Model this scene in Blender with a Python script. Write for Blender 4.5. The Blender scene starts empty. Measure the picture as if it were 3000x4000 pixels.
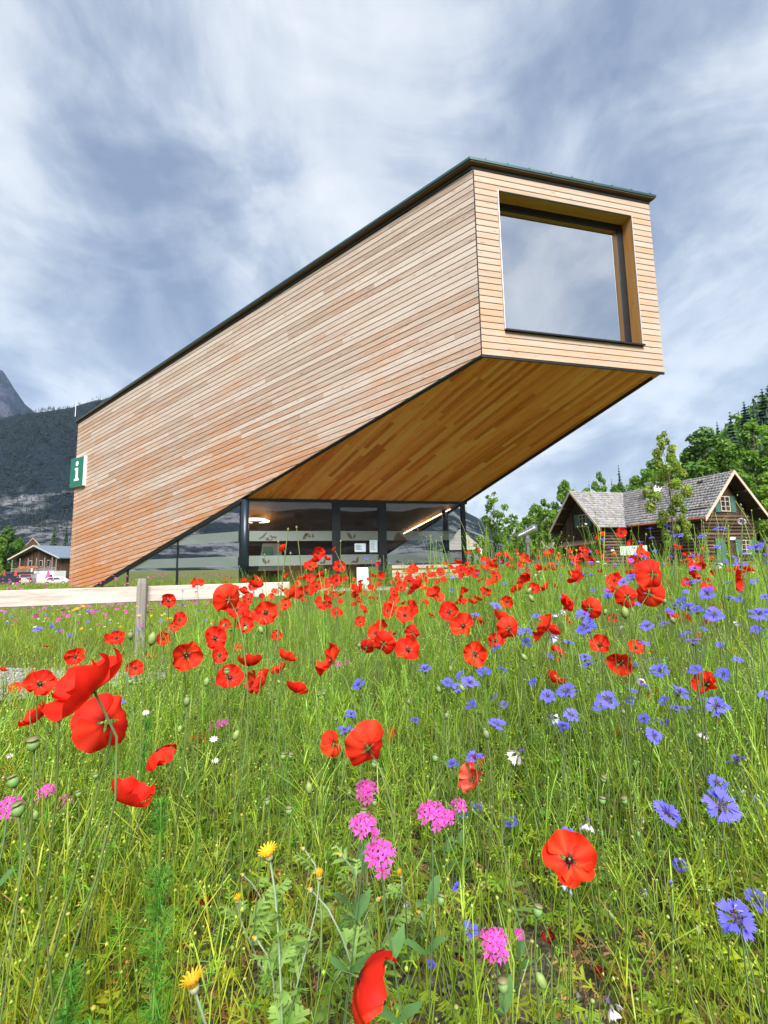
import bpy, math, random
import numpy as np
from mathutils import Vector, Matrix
random.seed(11); RNG = np.random.default_rng(11)
sc = bpy.context.scene
# ---------------------------------------------------------------- camera
F, H, TH = 1790.0, 209.0, math.atan(-0.01925)
EYE = Vector((0, 0, .65))
PIT = math.atan(H*math.cos(TH)/F)
c_, s_, cp, sp = math.cos(TH), math.sin(TH), math.cos(PIT), math.sin(PIT)
X = Vector((c_, -s_*sp, s_*cp)); Y = Vector((-s_, -c_*sp, c_*cp)); Zv = Vector((0, cp, sp))
cam = bpy.data.cameras.new('camera'); camo = bpy.data.objects.new('camera', cam); sc.collection.objects.link(camo)
cam.sensor_fit = 'HORIZONTAL'; cam.sensor_width = 36; cam.lens = 36*F/3000; cam.clip_start = .03; cam.clip_end = 9000
M = Matrix((X, Y, -Zv)).transposed().to_4x4(); M.translation = EYE; camo.matrix_world = M
sc.camera = camo
# ---------------------------------------------------------------- sky and sun
SUN = Vector((.14, -.74, .80)).normalized()
w = bpy.data.worlds.new('World'); sc.world = w; w.use_nodes = True
nt = w.node_tree; nt.nodes.clear()
def N(t, typ, **k):
    n = t.nodes.new(typ)
    for a, b in k.items():
        if a.startswith('i_'):
            key = a[2:]; key = int(key) if key.isdigit() else key.replace('_', ' ')
            n.inputs[key].default_value = b
        else: setattr(n, a, b)
    return n
def math_n(t, op, a, b=None, c=None, clamp=False):
    n = t.nodes.new('ShaderNodeMath'); n.operation = op; n.use_clamp = clamp
    for i, v in enumerate((a, b, c)):
        if v is None: continue
        if isinstance(v, (int, float)): n.inputs[i].default_value = v
        else: t.links.new(v, n.inputs[i])
    return n.outputs[0]
def ramp(t, fac, stops, interp='LINEAR'):
    n = t.nodes.new('ShaderNodeValToRGB'); n.color_ramp.interpolation = interp
    e = n.color_ramp.elements
    while len(e) < len(stops): e.new(.5)
    for i, (p, col) in enumerate(stops):
        e[i].position = p; e[i].color = (*col, 1) if len(col) == 3 else col
    t.links.new(fac, n.inputs[0]); return n.outputs[0]
def mixc(t, fac, a, b, mode='MIX'):
    n = t.nodes.new('ShaderNodeMix'); n.data_type = 'RGBA'; n.blend_type = mode
    for i, v in ((0, fac), (6, a), (7, b)):
        if isinstance(v, (int, float)): n.inputs[i].default_value = v
        elif isinstance(v, tuple): n.inputs[i].default_value = (*v, 1)
        else: t.links.new(v, n.inputs[i])
    return n.outputs[2]
geo = N(nt, 'ShaderNodeTexCoord')
sep = N(nt, 'ShaderNodeSeparateXYZ'); nt.links.new(geo.outputs['Generated'], sep.inputs[0])
zz = math_n(nt, 'ADD', math_n(nt, 'MAXIMUM', sep.outputs[2], 0.0), .42)
px = math_n(nt, 'DIVIDE', sep.outputs[0], zz); py = math_n(nt, 'DIVIDE', sep.outputs[1], zz)
cmb = N(nt, 'ShaderNodeCombineXYZ'); nt.links.new(px, cmb.inputs[0]); nt.links.new(py, cmb.inputs[1])
mp = N(nt, 'ShaderNodeMapping'); nt.links.new(cmb.outputs[0], mp.inputs[0])
mp.inputs['Rotation'].default_value = (0, 0, math.radians(28)); mp.inputs['Scale'].default_value = (2.1, 1.25, 1); mp.inputs['Location'].default_value = (0.3, 0.7, 0)
n1 = N(nt, 'ShaderNodeTexNoise', i_Scale=1.3, i_Detail=9.0, i_Roughness=.60, i_Distortion=.45); nt.links.new(mp.outputs[0], n1.inputs['Vector'])
mp2 = N(nt, 'ShaderNodeMapping'); nt.links.new(cmb.outputs[0], mp2.inputs[0]); mp2.inputs['Scale'].default_value = (1.7, 1.5, 1); mp2.inputs['Location'].default_value = (4.3, 1.2, 0)
mp2.inputs['Rotation'].default_value = (0, 0, math.radians(-35))
n2 = N(nt, 'ShaderNodeTexNoise', i_Scale=.9, i_Detail=5.0, i_Roughness=.55); nt.links.new(mp2.outputs[0], n2.inputs['Vector'])
mp3 = N(nt, 'ShaderNodeMapping'); nt.links.new(geo.outputs['Generated'], mp3.inputs[0]); mp3.inputs['Rotation'].default_value = (.2, .5, .3); mp3.inputs['Scale'].default_value = (3.2, 3.2, 6.0); mp3.inputs['Location'].default_value = (1.1, 5.2, .4)
n3 = N(nt, 'ShaderNodeTexNoise', i_Scale=1.0, i_Detail=8.0, i_Roughness=.58, i_Distortion=.7); nt.links.new(mp3.outputs[0], n3.inputs['Vector'])
den = math_n(nt, 'ADD', math_n(nt, 'MULTIPLY', n1.outputs[0], .42), math_n(nt, 'ADD', math_n(nt, 'MULTIPLY', n2.outputs[0], .26), math_n(nt, 'MULTIPLY', n3.outputs[0], .36)))
ccol = ramp(nt, den, [(.43, (.20, .25, .365)), (.475, (.285, .34, .45)), (.515, (.40, .455, .545)), (.555, (.54, .585, .65)), (.62, (.67, .70, .745))])
sky = N(nt, 'ShaderNodeTexSky', sky_type='NISHITA', sun_disc=False, sun_elevation=math.asin(SUN.z), sun_rotation=math.atan2(SUN.x, SUN.y))
b1 = N(nt, 'ShaderNodeBackground', i_Strength=.10); nt.links.new(sky.outputs[0], b1.inputs[0])
hzn = math_n(nt, 'POWER', math_n(nt, 'SUBTRACT', 1.0, math_n(nt, 'MAXIMUM', sep.outputs[2], 0.0)), 5.0)
ccol = mixc(nt, math_n(nt, 'MULTIPLY', hzn, .55), ccol, (.66, .72, .80))
b2 = N(nt, 'ShaderNodeBackground', i_Strength=0.53); nt.links.new(ccol, b2.inputs[0])
ms = N(nt, 'ShaderNodeMixShader', i_0=.92)
nt.links.new(b1.outputs[0], ms.inputs[1]); nt.links.new(b2.outputs[0], ms.inputs[2])
wo = N(nt, 'ShaderNodeOutputWorld'); nt.links.new(ms.outputs[0], wo.inputs[0])
sl = bpy.data.lights.new('sun', 'SUN'); sl.energy = 4.3; sl.angle = math.radians(32); sl.color = (1, .965, .92)
so = bpy.data.objects.new('sun', sl); sc.collection.objects.link(so); so.rotation_euler = SUN.to_track_quat('Z', 'Y').to_euler(); so.location = (8, -14, 40)
vs = sc.view_settings; vs.view_transform = 'Standard'; vs.look = 'None'; vs.gamma = 1; vs.exposure = 1.35; vs.use_curve_mapping = False
cy = sc.cycles; cy.use_denoising = True; cy.max_bounces = 7; cy.diffuse_bounces = 3; cy.glossy_bounces = 3; cy.transparent_max_bounces = 12; cy.transmission_bounces = 4
cy.caustics_reflective = False; cy.caustics_refractive = False
# ---------------------------------------------------------------- helpers
col = sc.collection
def tag(o, label=None, cat=None, group=None, kind=None):
    for k, v in (('label', label), ('category', cat), ('group', group), ('kind', kind)):
        if v: o[k] = v
    return o
def empty(name, loc, rz=0):
    o = bpy.data.objects.new(name, None); col.objects.link(o); o.location = loc; o.rotation_euler = (0, 0, rz); o.empty_display_size = .1
    return o
def mesh(name, v, f, mats, idx=None, smooth=False):
    me = bpy.data.meshes.new(name); me.from_pydata([tuple(p) for p in v], [], [tuple(q) for q in f])
    for m in (mats if isinstance(mats, (list, tuple)) else [mats]): me.materials.append(m)
    if idx is not None: me.polygons.foreach_set('material_index', idx)
    if smooth: me.polygons.foreach_set('use_smooth', [True]*len(me.polygons))
    me.update(); return me
def link(name, me, parent=None, mat4=None):
    o = bpy.data.objects.new(name, me); col.objects.link(o)
    if parent: o.parent = parent
    if mat4 is not None: o.matrix_basis = mat4
    return o
class B:
    """collects shapes; build() links them as one mesh object"""
    def __init__(s): s.v = []; s.f = []; s.m = []; s.k = 0
    def mat(s, k): s.k = k; return s
    def poly(s, pts):
        n = len(s.v); s.v += [tuple(p) for p in pts]; s.f.append(tuple(range(n, n+len(pts)))); s.m.append(s.k); return s
    def raw(s, v, f):
        n = len(s.v); s.v += [tuple(p) for p in v]; s.f += [tuple(i+n for i in q) for q in f]; s.m += [s.k]*len(f); return s
    def box(s, lo, hi, R=None):
        x0, y0, z0 = lo; x1, y1, z1 = hi
        v = [(x0,y0,z0),(x1,y0,z0),(x1,y1,z0),(x0,y1,z0),(x0,y0,z1),(x1,y0,z1),(x1,y1,z1),(x0,y1,z1)]
        if R is not None: v = [R @ Vector(p) for p in v]
        return s.raw(v, [(0,3,2,1),(4,5,6,7),(0,1,5,4),(1,2,6,5),(2,3,7,6),(3,0,4,7)])
    def prism(s, poly, ext, bev=0.0):
        """poly: 3d points (counter clockwise seen from the ext side); extruded by the vector ext"""
        n = len(poly); P = [Vector(p) for p in poly]; E = Vector(ext)
        if bev > 0:
            c = sum(P, Vector())/n
            nn = E.normalized(); ins = []
            for i in range(n):
                a = (P[i]-P[i-1]).normalized(); b = (P[(i+1) % n]-P[i]).normalized()
                na = nn.cross(a); nb = nn.cross(b); d = na+nb
                dl = d.length
                ins.append(P[i] + (d/dl*min(bev/max(d.normalized().dot(na), .35), bev*2.5) if dl > 1e-6 else Vector()))
            eb = E-nn*bev
            v = P+[p+eb for p in P]+[p+E for p in ins]
            f = [tuple(reversed(range(n)))]+[(i, (i+1) % n, n+(i+1) % n, n+i) for i in range(n)]+[(n+i, n+(i+1) % n, 2*n+(i+1) % n, 2*n+i) for i in range(n)]+[tuple(range(2*n, 3*n))]
        else:
            v = P+[p+E for p in P]
            f = [tuple(reversed(range(n)))]+[(i, (i+1) % n, n+(i+1) % n, n+i) for i in range(n)]+[tuple(range(n, 2*n))]
        return s.raw(v, f)
    def tube(s, pts, rad, n=6, cap=True):
        P = [Vector(p) for p in pts]; m = len(P); rad = rad if isinstance(rad, (list, tuple)) else [rad]*m
        v = []; f = []; up = Vector((.13, .31, .94)); pu = None
        for i in range(m):
            t = (P[min(i+1, m-1)]-P[max(i-1, 0)]).normalized()
            if pu is None:
                pu = t.cross(up if abs(t.dot(up)) < .9 else Vector((1, 0, 0))).normalized()
            pu = (pu-t*pu.dot(t)).normalized(); pv = t.cross(pu)
            for k in range(n):
                a = 2*math.pi*k/n; v.append(P[i]+(pu*math.cos(a)+pv*math.sin(a))*rad[i])
        for i in range(m-1):
            for k in range(n): f.append((i*n+k, i*n+(k+1) % n, (i+1)*n+(k+1) % n, (i+1)*n+k))
        if cap: f.append(tuple(reversed(range(n)))); f.append(tuple(range((m-1)*n, m*n)))
        return s.raw(v, f)
    def me(s, name, mats, smooth=False): return mesh(name, s.v, s.f, mats, s.m, smooth)
    def build(s, name, mats, parent=None, mat4=None, smooth=False): return link(name, s.me(name, mats, smooth), parent, mat4)
def S(t):
    t = np.clip(t, 0, 1); return t*t*(3-2*t)
def G(x, y):
    x = np.asarray(x, float); y = np.asarray(y, float)
    z = -.38+.36*S((x+.6)/2.2)*S((y-1.2)/4.)
    z = z+np.maximum((-.05-z)*S((y-8.5)/5.), 0)
    z = z-1.55*S((y-24)/45.)*S((-x-6)/16.)
    return z
def npmesh(name, V, T, mat, C=None, smooth=False):
    """triangles from numpy arrays, colours per vertex in the attribute 'tint'"""
    me = bpy.data.meshes.new(name); V = np.asarray(V, np.float32); T = np.asarray(T, np.int32)
    me.vertices.add(len(V)); me.vertices.foreach_set('co', V.ravel())
    me.loops.add(T.size); me.loops.foreach_set('vertex_index', T.ravel())
    me.polygons.add(len(T)); me.polygons.foreach_set('loop_start', np.arange(0, T.size, 3, dtype=np.int32))
    if smooth: me.polygons.foreach_set('use_smooth', np.ones(len(T), bool))
    me.materials.append(mat); me.update(calc_edges=True)
    if C is not None:
        a = me.attributes.new('tint', 'FLOAT_COLOR', 'POINT')
        a.data.foreach_set('color', np.hstack([np.asarray(C, np.float32), np.ones((len(V), 1), np.float32)]).ravel())
    return me
# ---------------------------------------------------------------- materials
def pmat(name, colr, rough=.7, metal=0, noise=None, bump=0, spec=.5, emis=None, nscale=8):
    m = bpy.data.materials.new(name); m.use_nodes = True; t = m.node_tree; p = t.nodes['Principled BSDF']
    p.inputs['Base Color'].default_value = (*colr, 1); p.inputs['Roughness'].default_value = rough; p.inputs['Metallic'].default_value = metal
    p.inputs['Specular IOR Level'].default_value = spec
    tc = N(t, 'ShaderNodeTexCoord')
    if noise:
        n = N(t, 'ShaderNodeTexNoise', i_Scale=float(nscale), i_Detail=6.0, i_Roughness=.6); t.links.new(tc.outputs['Object'], n.inputs['Vector'])
        c = ramp(t, n.outputs[0], [(.3, tuple(x*(1-noise) for x in colr)), (.7, tuple(min(1, x*(1+noise)) for x in colr))])
        t.links.new(c, p.inputs['Base Color'])
        if bump:
            b = N(t, 'ShaderNodeBump', i_Strength=bump, i_Distance=.01); t.links.new(n.outputs[0], b.inputs['Height']); t.links.new(b.outputs[0], p.inputs['Normal'])
    if emis: p.inputs['Emission Color'].default_value = (*emis[0], 1); p.inputs['Emission Strength'].default_value = emis[1]
    return m
def woodmat(name, cols, grain=.25, stain=None, rough=.75, rnd=.25, sx=1.2, sw=26, knots=True, weather=0.0):
    """board wood: local x runs along the grain; every object gets its own tone"""
    m = bpy.data.materials.new(name); m.use_nodes = True; t = m.node_tree; p = t.nodes['Principled BSDF']
    p.inputs['Roughness'].default_value = rough; p.inputs['Specular IOR Level'].default_value = .25
    tc = N(t, 'ShaderNodeTexCoord'); oi = N(t, 'ShaderNodeObjectInfo')
    off = N(t, 'ShaderNodeVectorMath', operation='MULTIPLY_ADD'); t.links.new(oi.outputs['Random'], off.inputs[0]); off.inputs[1].default_value = (37, 17, 91)
    t.links.new(tc.outputs['Object'], off.inputs[2])
    mp = N(t, 'ShaderNodeMapping'); t.links.new(off.outputs[0], mp.inputs[0]); mp.inputs['Scale'].default_value = (sx, sw, sw)
    ng = N(t, 'ShaderNodeTexNoise', i_Scale=1.0, i_Detail=8.0, i_Roughness=.62, i_Distortion=.6); t.links.new(mp.outputs[0], ng.inputs['Vector'])
    mp2 = N(t, 'ShaderNodeMapping'); t.links.new(off.outputs[0], mp2.inputs[0]); mp2.inputs['Scale'].default_value = (sx*5, sw*4.5, sw*4.5)
    nf = N(t, 'ShaderNodeTexNoise', i_Scale=1.0, i_Detail=3.0); t.links.new(mp2.outputs[0], nf.inputs['Vector'])
    tone = math_n(t, 'ADD', math_n(t, 'MULTIPLY', math_n(t, 'SUBTRACT', oi.outputs['Random'], .5), rnd*2), ng.outputs[0])
    tone = math_n(t, 'ADD', tone, math_n(t, 'MULTIPLY', math_n(t, 'SUBTRACT', nf.outputs[0], .5), grain))
    k = len(cols)
    c = ramp(t, tone, [(.2+.6*i/(k-1), q) for i, q in enumerate(cols)])
    if stain:
        mp3 = N(t, 'ShaderNodeMapping'); t.links.new(off.outputs[0], mp3.inputs[0]); mp3.inputs['Scale'].default_value = (1.3, 17, 17)
        n3 = N(t, 'ShaderNodeTexNoise', i_Scale=1.0, i_Detail=6.0, i_Roughness=.66, i_Distortion=1.6); t.links.new(mp3.outputs[0], n3.inputs['Vector'])
        ge = N(t, 'ShaderNodeNewGeometry'); sz = N(t, 'ShaderNodeSeparateXYZ'); t.links.new(ge.outputs['Position'], sz.inputs[0])
        n4 = N(t, 'ShaderNodeTexNoise', i_Scale=.35, i_Detail=3.0); t.links.new(ge.outputs['Position'], n4.inputs['Vector'])
        low = math_n(t, 'MULTIPLY_ADD', sz.outputs[2], -weather, .06+weather*5.2)   # rain splash keeps the lower boards red
        s2 = math_n(t, 'ADD', math_n(t, 'ADD', n3.outputs[0], math_n(t, 'MULTIPLY', math_n(t, 'SUBTRACT', n4.outputs[0], .5), .42)), low)
        rr = math_n(t, 'ADD', s2, math_n(t, 'MULTIPLY', math_n(t, 'SUBTRACT', oi.outputs['Random'], .5), -.07))
        fac = ramp(t, rr, [(.52, (0, 0, 0)), (.67, (.5, .5, .5)), (.80, (.95, .95, .95))])
        c = mixc(t, fac, c, stain)
    if knots:
        mp4 = N(t, 'ShaderNodeMapping'); t.links.new(off.outputs[0], mp4.inputs[0]); mp4.inputs['Scale'].default_value = (1.6, 8, 8)
        vo = N(t, 'ShaderNodeTexVoronoi', i_Scale=1.0); t.links.new(mp4.outputs[0], vo.inputs['Vector'])
        kf = ramp(t, vo.outputs['Distance'], [(.04, (.8, .8, .8)), (.13, (0, 0, 0))])
        c = mixc(t, kf, c, tuple(x*.42 for x in cols[0]))
    t.links.new(c, p.inputs['Base Color'])
    b = N(t, 'ShaderNodeBump', i_Strength=.25, i_Distance=.004); t.links.new(nf.outputs[0], b.inputs['Height']); t.links.new(b.outputs[0], p.inputs['Normal'])
    return m
def leafmat(name, trans=.35, rough=.55, mult=1.0, noise=.25, spec=.3, tcol=(1, 1, .6), nscale=30., rnd=None):
    m = bpy.data.materials.new(name); m.use_nodes = True; t = m.node_tree; p = t.nodes['Principled BSDF']
    at = N(t, 'ShaderNodeAttribute', attribute_name='tint'); tc = N(t, 'ShaderNodeTexCoord')
    n = N(t, 'ShaderNodeTexNoise', i_Scale=nscale, i_Detail=4.0); t.links.new(tc.outputs['Object'], n.inputs['Vector'])
    v = ramp(t, n.outputs[0], [(.3, (mult*(1-noise),)*3), (.7, (mult*(1+noise),)*3)])
    c = mixc(t, 1.0, at.outputs['Color'], v, 'MULTIPLY')
    if rnd:
        oi = N(t, 'ShaderNodeObjectInfo'); c = mixc(t, 1.0, c, ramp(t, oi.outputs['Random'], [(0, rnd[0]), (.5, (1, 1, 1)), (1, rnd[1])]), 'MULTIPLY')
    t.links.new(c, p.inputs['Base Color']); p.inputs['Roughness'].default_value = rough; p.inputs['Specular IOR Level'].default_value = spec
    if trans > 0:
        tr = N(t, 'ShaderNodeBsdfTranslucent'); t.links.new(mixc(t, 1.0, c, tuple(tcol), 'MULTIPLY'), tr.inputs[0])
        mx = N(t, 'ShaderNodeMixShader', i_0=trans); t.links.new(p.outputs[0], mx.inputs[1]); t.links.new(tr.outputs[0], mx.inputs[2])
        t.links.new(mx.outputs[0], t.nodes['Material Output'].inputs[0])
    return m
def glassmat(name, tintc=(.75, .82, .82), refl=1.0, ior=1.52, minr=.05):
    m = bpy.data.materials.new(name); m.use_nodes = True; t = m.node_tree; t.nodes.remove(t.nodes['Principled BSDF'])
    tr = N(t, 'ShaderNodeBsdfTransparent'); tr.inputs[0].default_value = (*tintc, 1)
    gl = N(t, 'ShaderNodeBsdfGlossy', i_Roughness=.0); gl.inputs[0].default_value = (refl, refl, refl, 1)
    fr = N(t, 'ShaderNodeFresnel', i_IOR=ior); f = math_n(t, 'ADD', math_n(t, 'MULTIPLY', fr.outputs[0], 1.6), minr, clamp=True)
    mx = N(t, 'ShaderNodeMixShader'); t.links.new(f, mx.inputs[0]); t.links.new(tr.outputs[0], mx.inputs[1]); t.links.new(gl.outputs[0], mx.inputs[2])
    t.links.new(mx.outputs[0], t.nodes['Material Output'].inputs[0]); return m
MT = {}
MT['clad'] = woodmat('weathered_larch', [(.24, .175, .135), (.34, .268, .218), (.40, .333, .283), (.45, .396, .35)], stain=(.41, .155, .045), weather=.036, grain=.45, rnd=.19)
MT['clad_end'] = woodmat('pale_larch', [(.31, .225, .165), (.385, .305, .245), (.43, .365, .305)], stain=(.60, .27, .10), weather=.004, grain=.25, rnd=.14)
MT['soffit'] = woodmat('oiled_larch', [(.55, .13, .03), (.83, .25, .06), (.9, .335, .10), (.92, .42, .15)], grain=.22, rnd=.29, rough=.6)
MT['reveal'] = woodmat('larch_panel', [(.50, .20, .05), (.70, .335, .10), (.78, .43, .16)], grain=.3, sw=9, sx=.9)
MT['black'] = pmat('black_metal', (.012, .014, .018), .4, .3, noise=.3)
MT['gap'] = pmat('dark_felt', (.012, .010, .009), .95)
MT['green_metal'] = pmat('green_sheet_metal', (.02, .065, .065), .4, .4, noise=.25, nscale=3)
MT['alu'] = pmat('edge_aluminium', (.62, .63, .64), .4, .6)
MT['white'] = pmat('white_paint', (.78, .79, .80), .5, noise=.05)
MT['sign_green'] = pmat('sign_green', (.012, .13, .085), .45, noise=.12)
MT['glass'] = glassmat('facade_glass', (.70, .74, .72), .9, minr=.015)
MT['mirror_glass'] = glassmat('window_glass', (.10, .12, .16), .82, 1.9, .70)
MT['frost'] = None
MT['fence'] = woodmat('pale_rail_wood', [(.24, .20, .17), (.45, .40, .355), (.56, .52, .475)], grain=.35, sw=9, sx=.9, rnd=.05)
MT['post'] = woodmat('grey_post_wood', [(.13, .117, .105), (.23, .21, .19), (.33, .305, .275)], grain=.45, sw=22, sx=.9, rnd=.05)
MT['log'] = woodmat('old_log_wood', [(.038, .022, .015), (.082, .049, .034), (.15, .098, .070)], grain=.4, sw=9, sx=.7, rnd=.2, rough=.85)
MT['darkwood'] = woodmat('dark_board_wood', [(.022, .013, .009), (.055, .032, .020), (.10, .06, .036)], grain=.3, sw=8, rnd=.2, rough=.85)
MT['barge'] = woodmat('barge_board_wood', [(.34, .25, .19), (.48, .37, .29), (.56, .45, .37)], grain=.3, sw=6, rnd=.1)
MT['shutter'] = pmat('green_shutter', (.045, .125, .10), .6, noise=.2)
MT['plaster'] = pmat('white_plaster', (.55, .56, .55), .85, noise=.08, bump=.2)
MT['cream'] = pmat('cream_plaster', (.62, .55, .38), .85, noise=.06)
MT['concrete'] = pmat('grey_concrete', (.33, .33, .31), .85, noise=.18, bump=.2, nscale=4)
MT['dark_glass'] = pmat('dark_window', (.02, .025, .03), .08, 0, spec=.8)
MT['brick'] = pmat('red_brick', (.33, .085, .045), .85, noise=.25, nscale=14)
MT['slate'] = pmat('blue_grey_roof', (.11, .14, .185), .55, noise=.12, nscale=2)
MT['steel'] = pmat('brushed_steel', (.55, .57, .58), .3, .85, noise=.08)
MT['red_cloth'] = pmat('red_cloth', (.62, .03, .03), .8, noise=.1)
MT['pink_cloth'] = pmat('pink_cloth', (.62, .06, .22), .8, noise=.1)
MT['awning'] = pmat('awning_cloth', (.62, .57, .47), .85, noise=.08)
MT['paper'] = pmat('paper', (.52, .62, .68), .7)
MT['ink'] = pmat('ink', (.10, .13, .18), .7)
MT['lamp'] = pmat('lamp_glow', (1, .8, .55), .5, emis=((1, .72, .42), 4.5))
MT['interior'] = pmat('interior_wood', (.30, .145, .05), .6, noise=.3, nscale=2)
MT['inner_floor'] = pmat('inner_floor', (.16, .13, .10), .5, noise=.1)
MT['film'] = None
MT['icon'] = pmat('icon_brown', (.075, .040, .018), .7)
def filmmat():
    m = bpy.data.materials.new('frosted_film'); m.use_nodes = True; t = m.node_tree; p = t.nodes['Principled BSDF']
    p.inputs['Base Color'].default_value = (.24, .29, .26, 1); p.inputs['Roughness'].default_value = .5
    tr = N(t, 'ShaderNodeBsdfTransparent'); mx = N(t, 'ShaderNodeMixShader', i_0=.55)
    t.links.new(tr.outputs[0], mx.inputs[1]); t.links.new(p.outputs[0], mx.inputs[2]); t.links.new(mx.outputs[0], t.nodes['Material Output'].inputs[0]); return m
MT['film'] = filmmat()
# ---------------------------------------------------------------- ground
def polar_ground():
    na = 180; rad = np.concatenate([[0.0], np.geomspace(.25, 2600, 92)])
    V = [(0, 0, float(G(0, 0)))]; a = np.linspace(0, 2*np.pi, na, endpoint=False)
    for r in rad[1:]:
        x = r*np.sin(a); y = r*np.cos(a); z = G(x, y)
        z = z+RNG.normal(0, .012, na)*(r < 12)
        V += list(zip(x, y, z))
    T = [(0, 1+(k+1) % na, 1+k) for k in range(na)]
    for i in range(len(rad)-2):
        o = 1+i*na
        for k in range(na):
            k2 = (k+1) % na; T += [(o+k, o+k2, o+na+k2), (o+k, o+na+k2, o+na+k)]
    T = [t[::-1] for t in T]
    m = bpy.data.materials.new('meadow_soil'); m.use_nodes = True; t = m.node_tree; p = t.nodes['Principled BSDF']; p.inputs['Roughness'].default_value = .95; p.inputs['Specular IOR Level'].default_value = .1
    g = N(t, 'ShaderNodeNewGeometry')
    vo = N(t, 'ShaderNodeTexVoronoi', i_Scale=55.0); t.links.new(g.outputs['Position'], vo.inputs['Vector'])
    n1 = N(t, 'ShaderNodeTexNoise', i_Scale=1.3, i_Detail=8.0, i_Roughness=.65); t.links.new(g.outputs['Position'], n1.inputs['Vector'])
    grav = mixc(t, .75, ramp(t, vo.outputs['Color'], [(.0, (.10, .085, .075)), (.5, (.22, .20, .185)), (1, (.42, .40, .38))]), (.16, .12, .085))
    grav = mixc(t, ramp(t, vo.outputs['Distance'], [(.0, (0, 0, 0)), (.5, (.6, .6, .6))]), grav, (.05, .04, .03))
    gr = ramp(t, n1.outputs[0], [(.3, (.045, .07, .014)), (.5, (.085, .12, .024)), (.7, (.14, .155, .04))])
    ln = N(t, 'ShaderNodeVectorMath', operation='LENGTH'); t.links.new(g.outputs['Position'], ln.inputs[0])
    far = ramp(t, math_n(t, 'MULTIPLY', ln.outputs['Value'], .02), [(.06, (.25, .25, .25)), (.2, (.95, .95, .95))])
    fac = math_n(t, 'MULTIPLY', far, ramp(t, n1.outputs[0], [(.25, (.35, .35, .35)), (.55, (1, 1, 1))]))
    t.links.new(mixc(t, fac, grav, gr), p.inputs['Base Color'])
    b = N(t, 'ShaderNodeBump', i_Strength=.8, i_Distance=.02); t.links.new(vo.outputs['Distance'], b.inputs['Height']); t.links.new(b.outputs[0], p.inputs['Normal'])
    tag(link('meadow_ground', npmesh('meadow_ground', V, T, m, smooth=True)), kind='structure')
polar_ground()
# ---------------------------------------------------------------- information centre
PH = math.radians(13.8)
Dv = Vector((math.cos(PH), math.sin(PH), 0)); Nv = Vector((-math.sin(PH), math.cos(PH), 0)); Uz = Vector((0, 0, 1))
def W(a, b, z): return Dv*a+Nv*b+Uz*z
ROOT = W(-1.0, 15.15, 0)
bld = empty('information_centre', ROOT)
tag(bld, 'timber clad information centre shaped like a tilted telescope above the poppy meadow', 'building')
TI = Matrix.Translation(-ROOT)
def part(name, b, mats, parent=None, smooth=False):
    """b in world coordinates; child of the building (or of one of its parts)"""
    return b.build(name, mats, parent or bld, TI if parent in (None, bld) else Matrix(), smooth)
def sub(name, b, mats, parent, smooth=False): return b.build(name, mats, parent, Matrix(), smooth)   # parts already carry TI
V2 = W(4.82, 9.57, 0); SD = (W(-8.31, 22.18, 0)-V2); SL = SD.length; SD.normalize(); SN = Vector((SD.y, -SD.x, 0)); SN = -SN if SN.y > 0 else SN
Cs = 8.063
ZR = lambda b: 10.49-(b-9.57)*.26963          # roof line over nrm
ZS = lambda b: 5.60-(b-9.57)*.49283           # soffit plane over nrm
BQ = 22.18; AQ = 10.08-(22.18-9.57)*.58961    # right back corner
B0 = 9.57+5.60/.49283                         # where the soffit reaches the floor
def clip(poly, nx, ny, d):
    out = []
    for i in range(len(poly)):
        a, b = poly[i], poly[(i+1) % len(poly)]
        da = nx*a[0]+ny*a[1]-d; db = nx*b[0]+ny*b[1]-d
        if da >= 0: out.append(a)
        if da*db < 0: t = da/(da-db); out.append((a[0]+(b[0]-a[0])*t, a[1]+(b[1]-a[1])*t))
    return out
def area(p): return abs(sum(p[i-1][0]*p[i][1]-p[i][0]*p[i-1][1] for i in range(len(p))))/2
def ccw(p): return p if sum(p[i-1][0]*p[i][1]-p[i][0]*p[i-1][1] for i in range(len(p))) > 0 else p[::-1]
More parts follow.
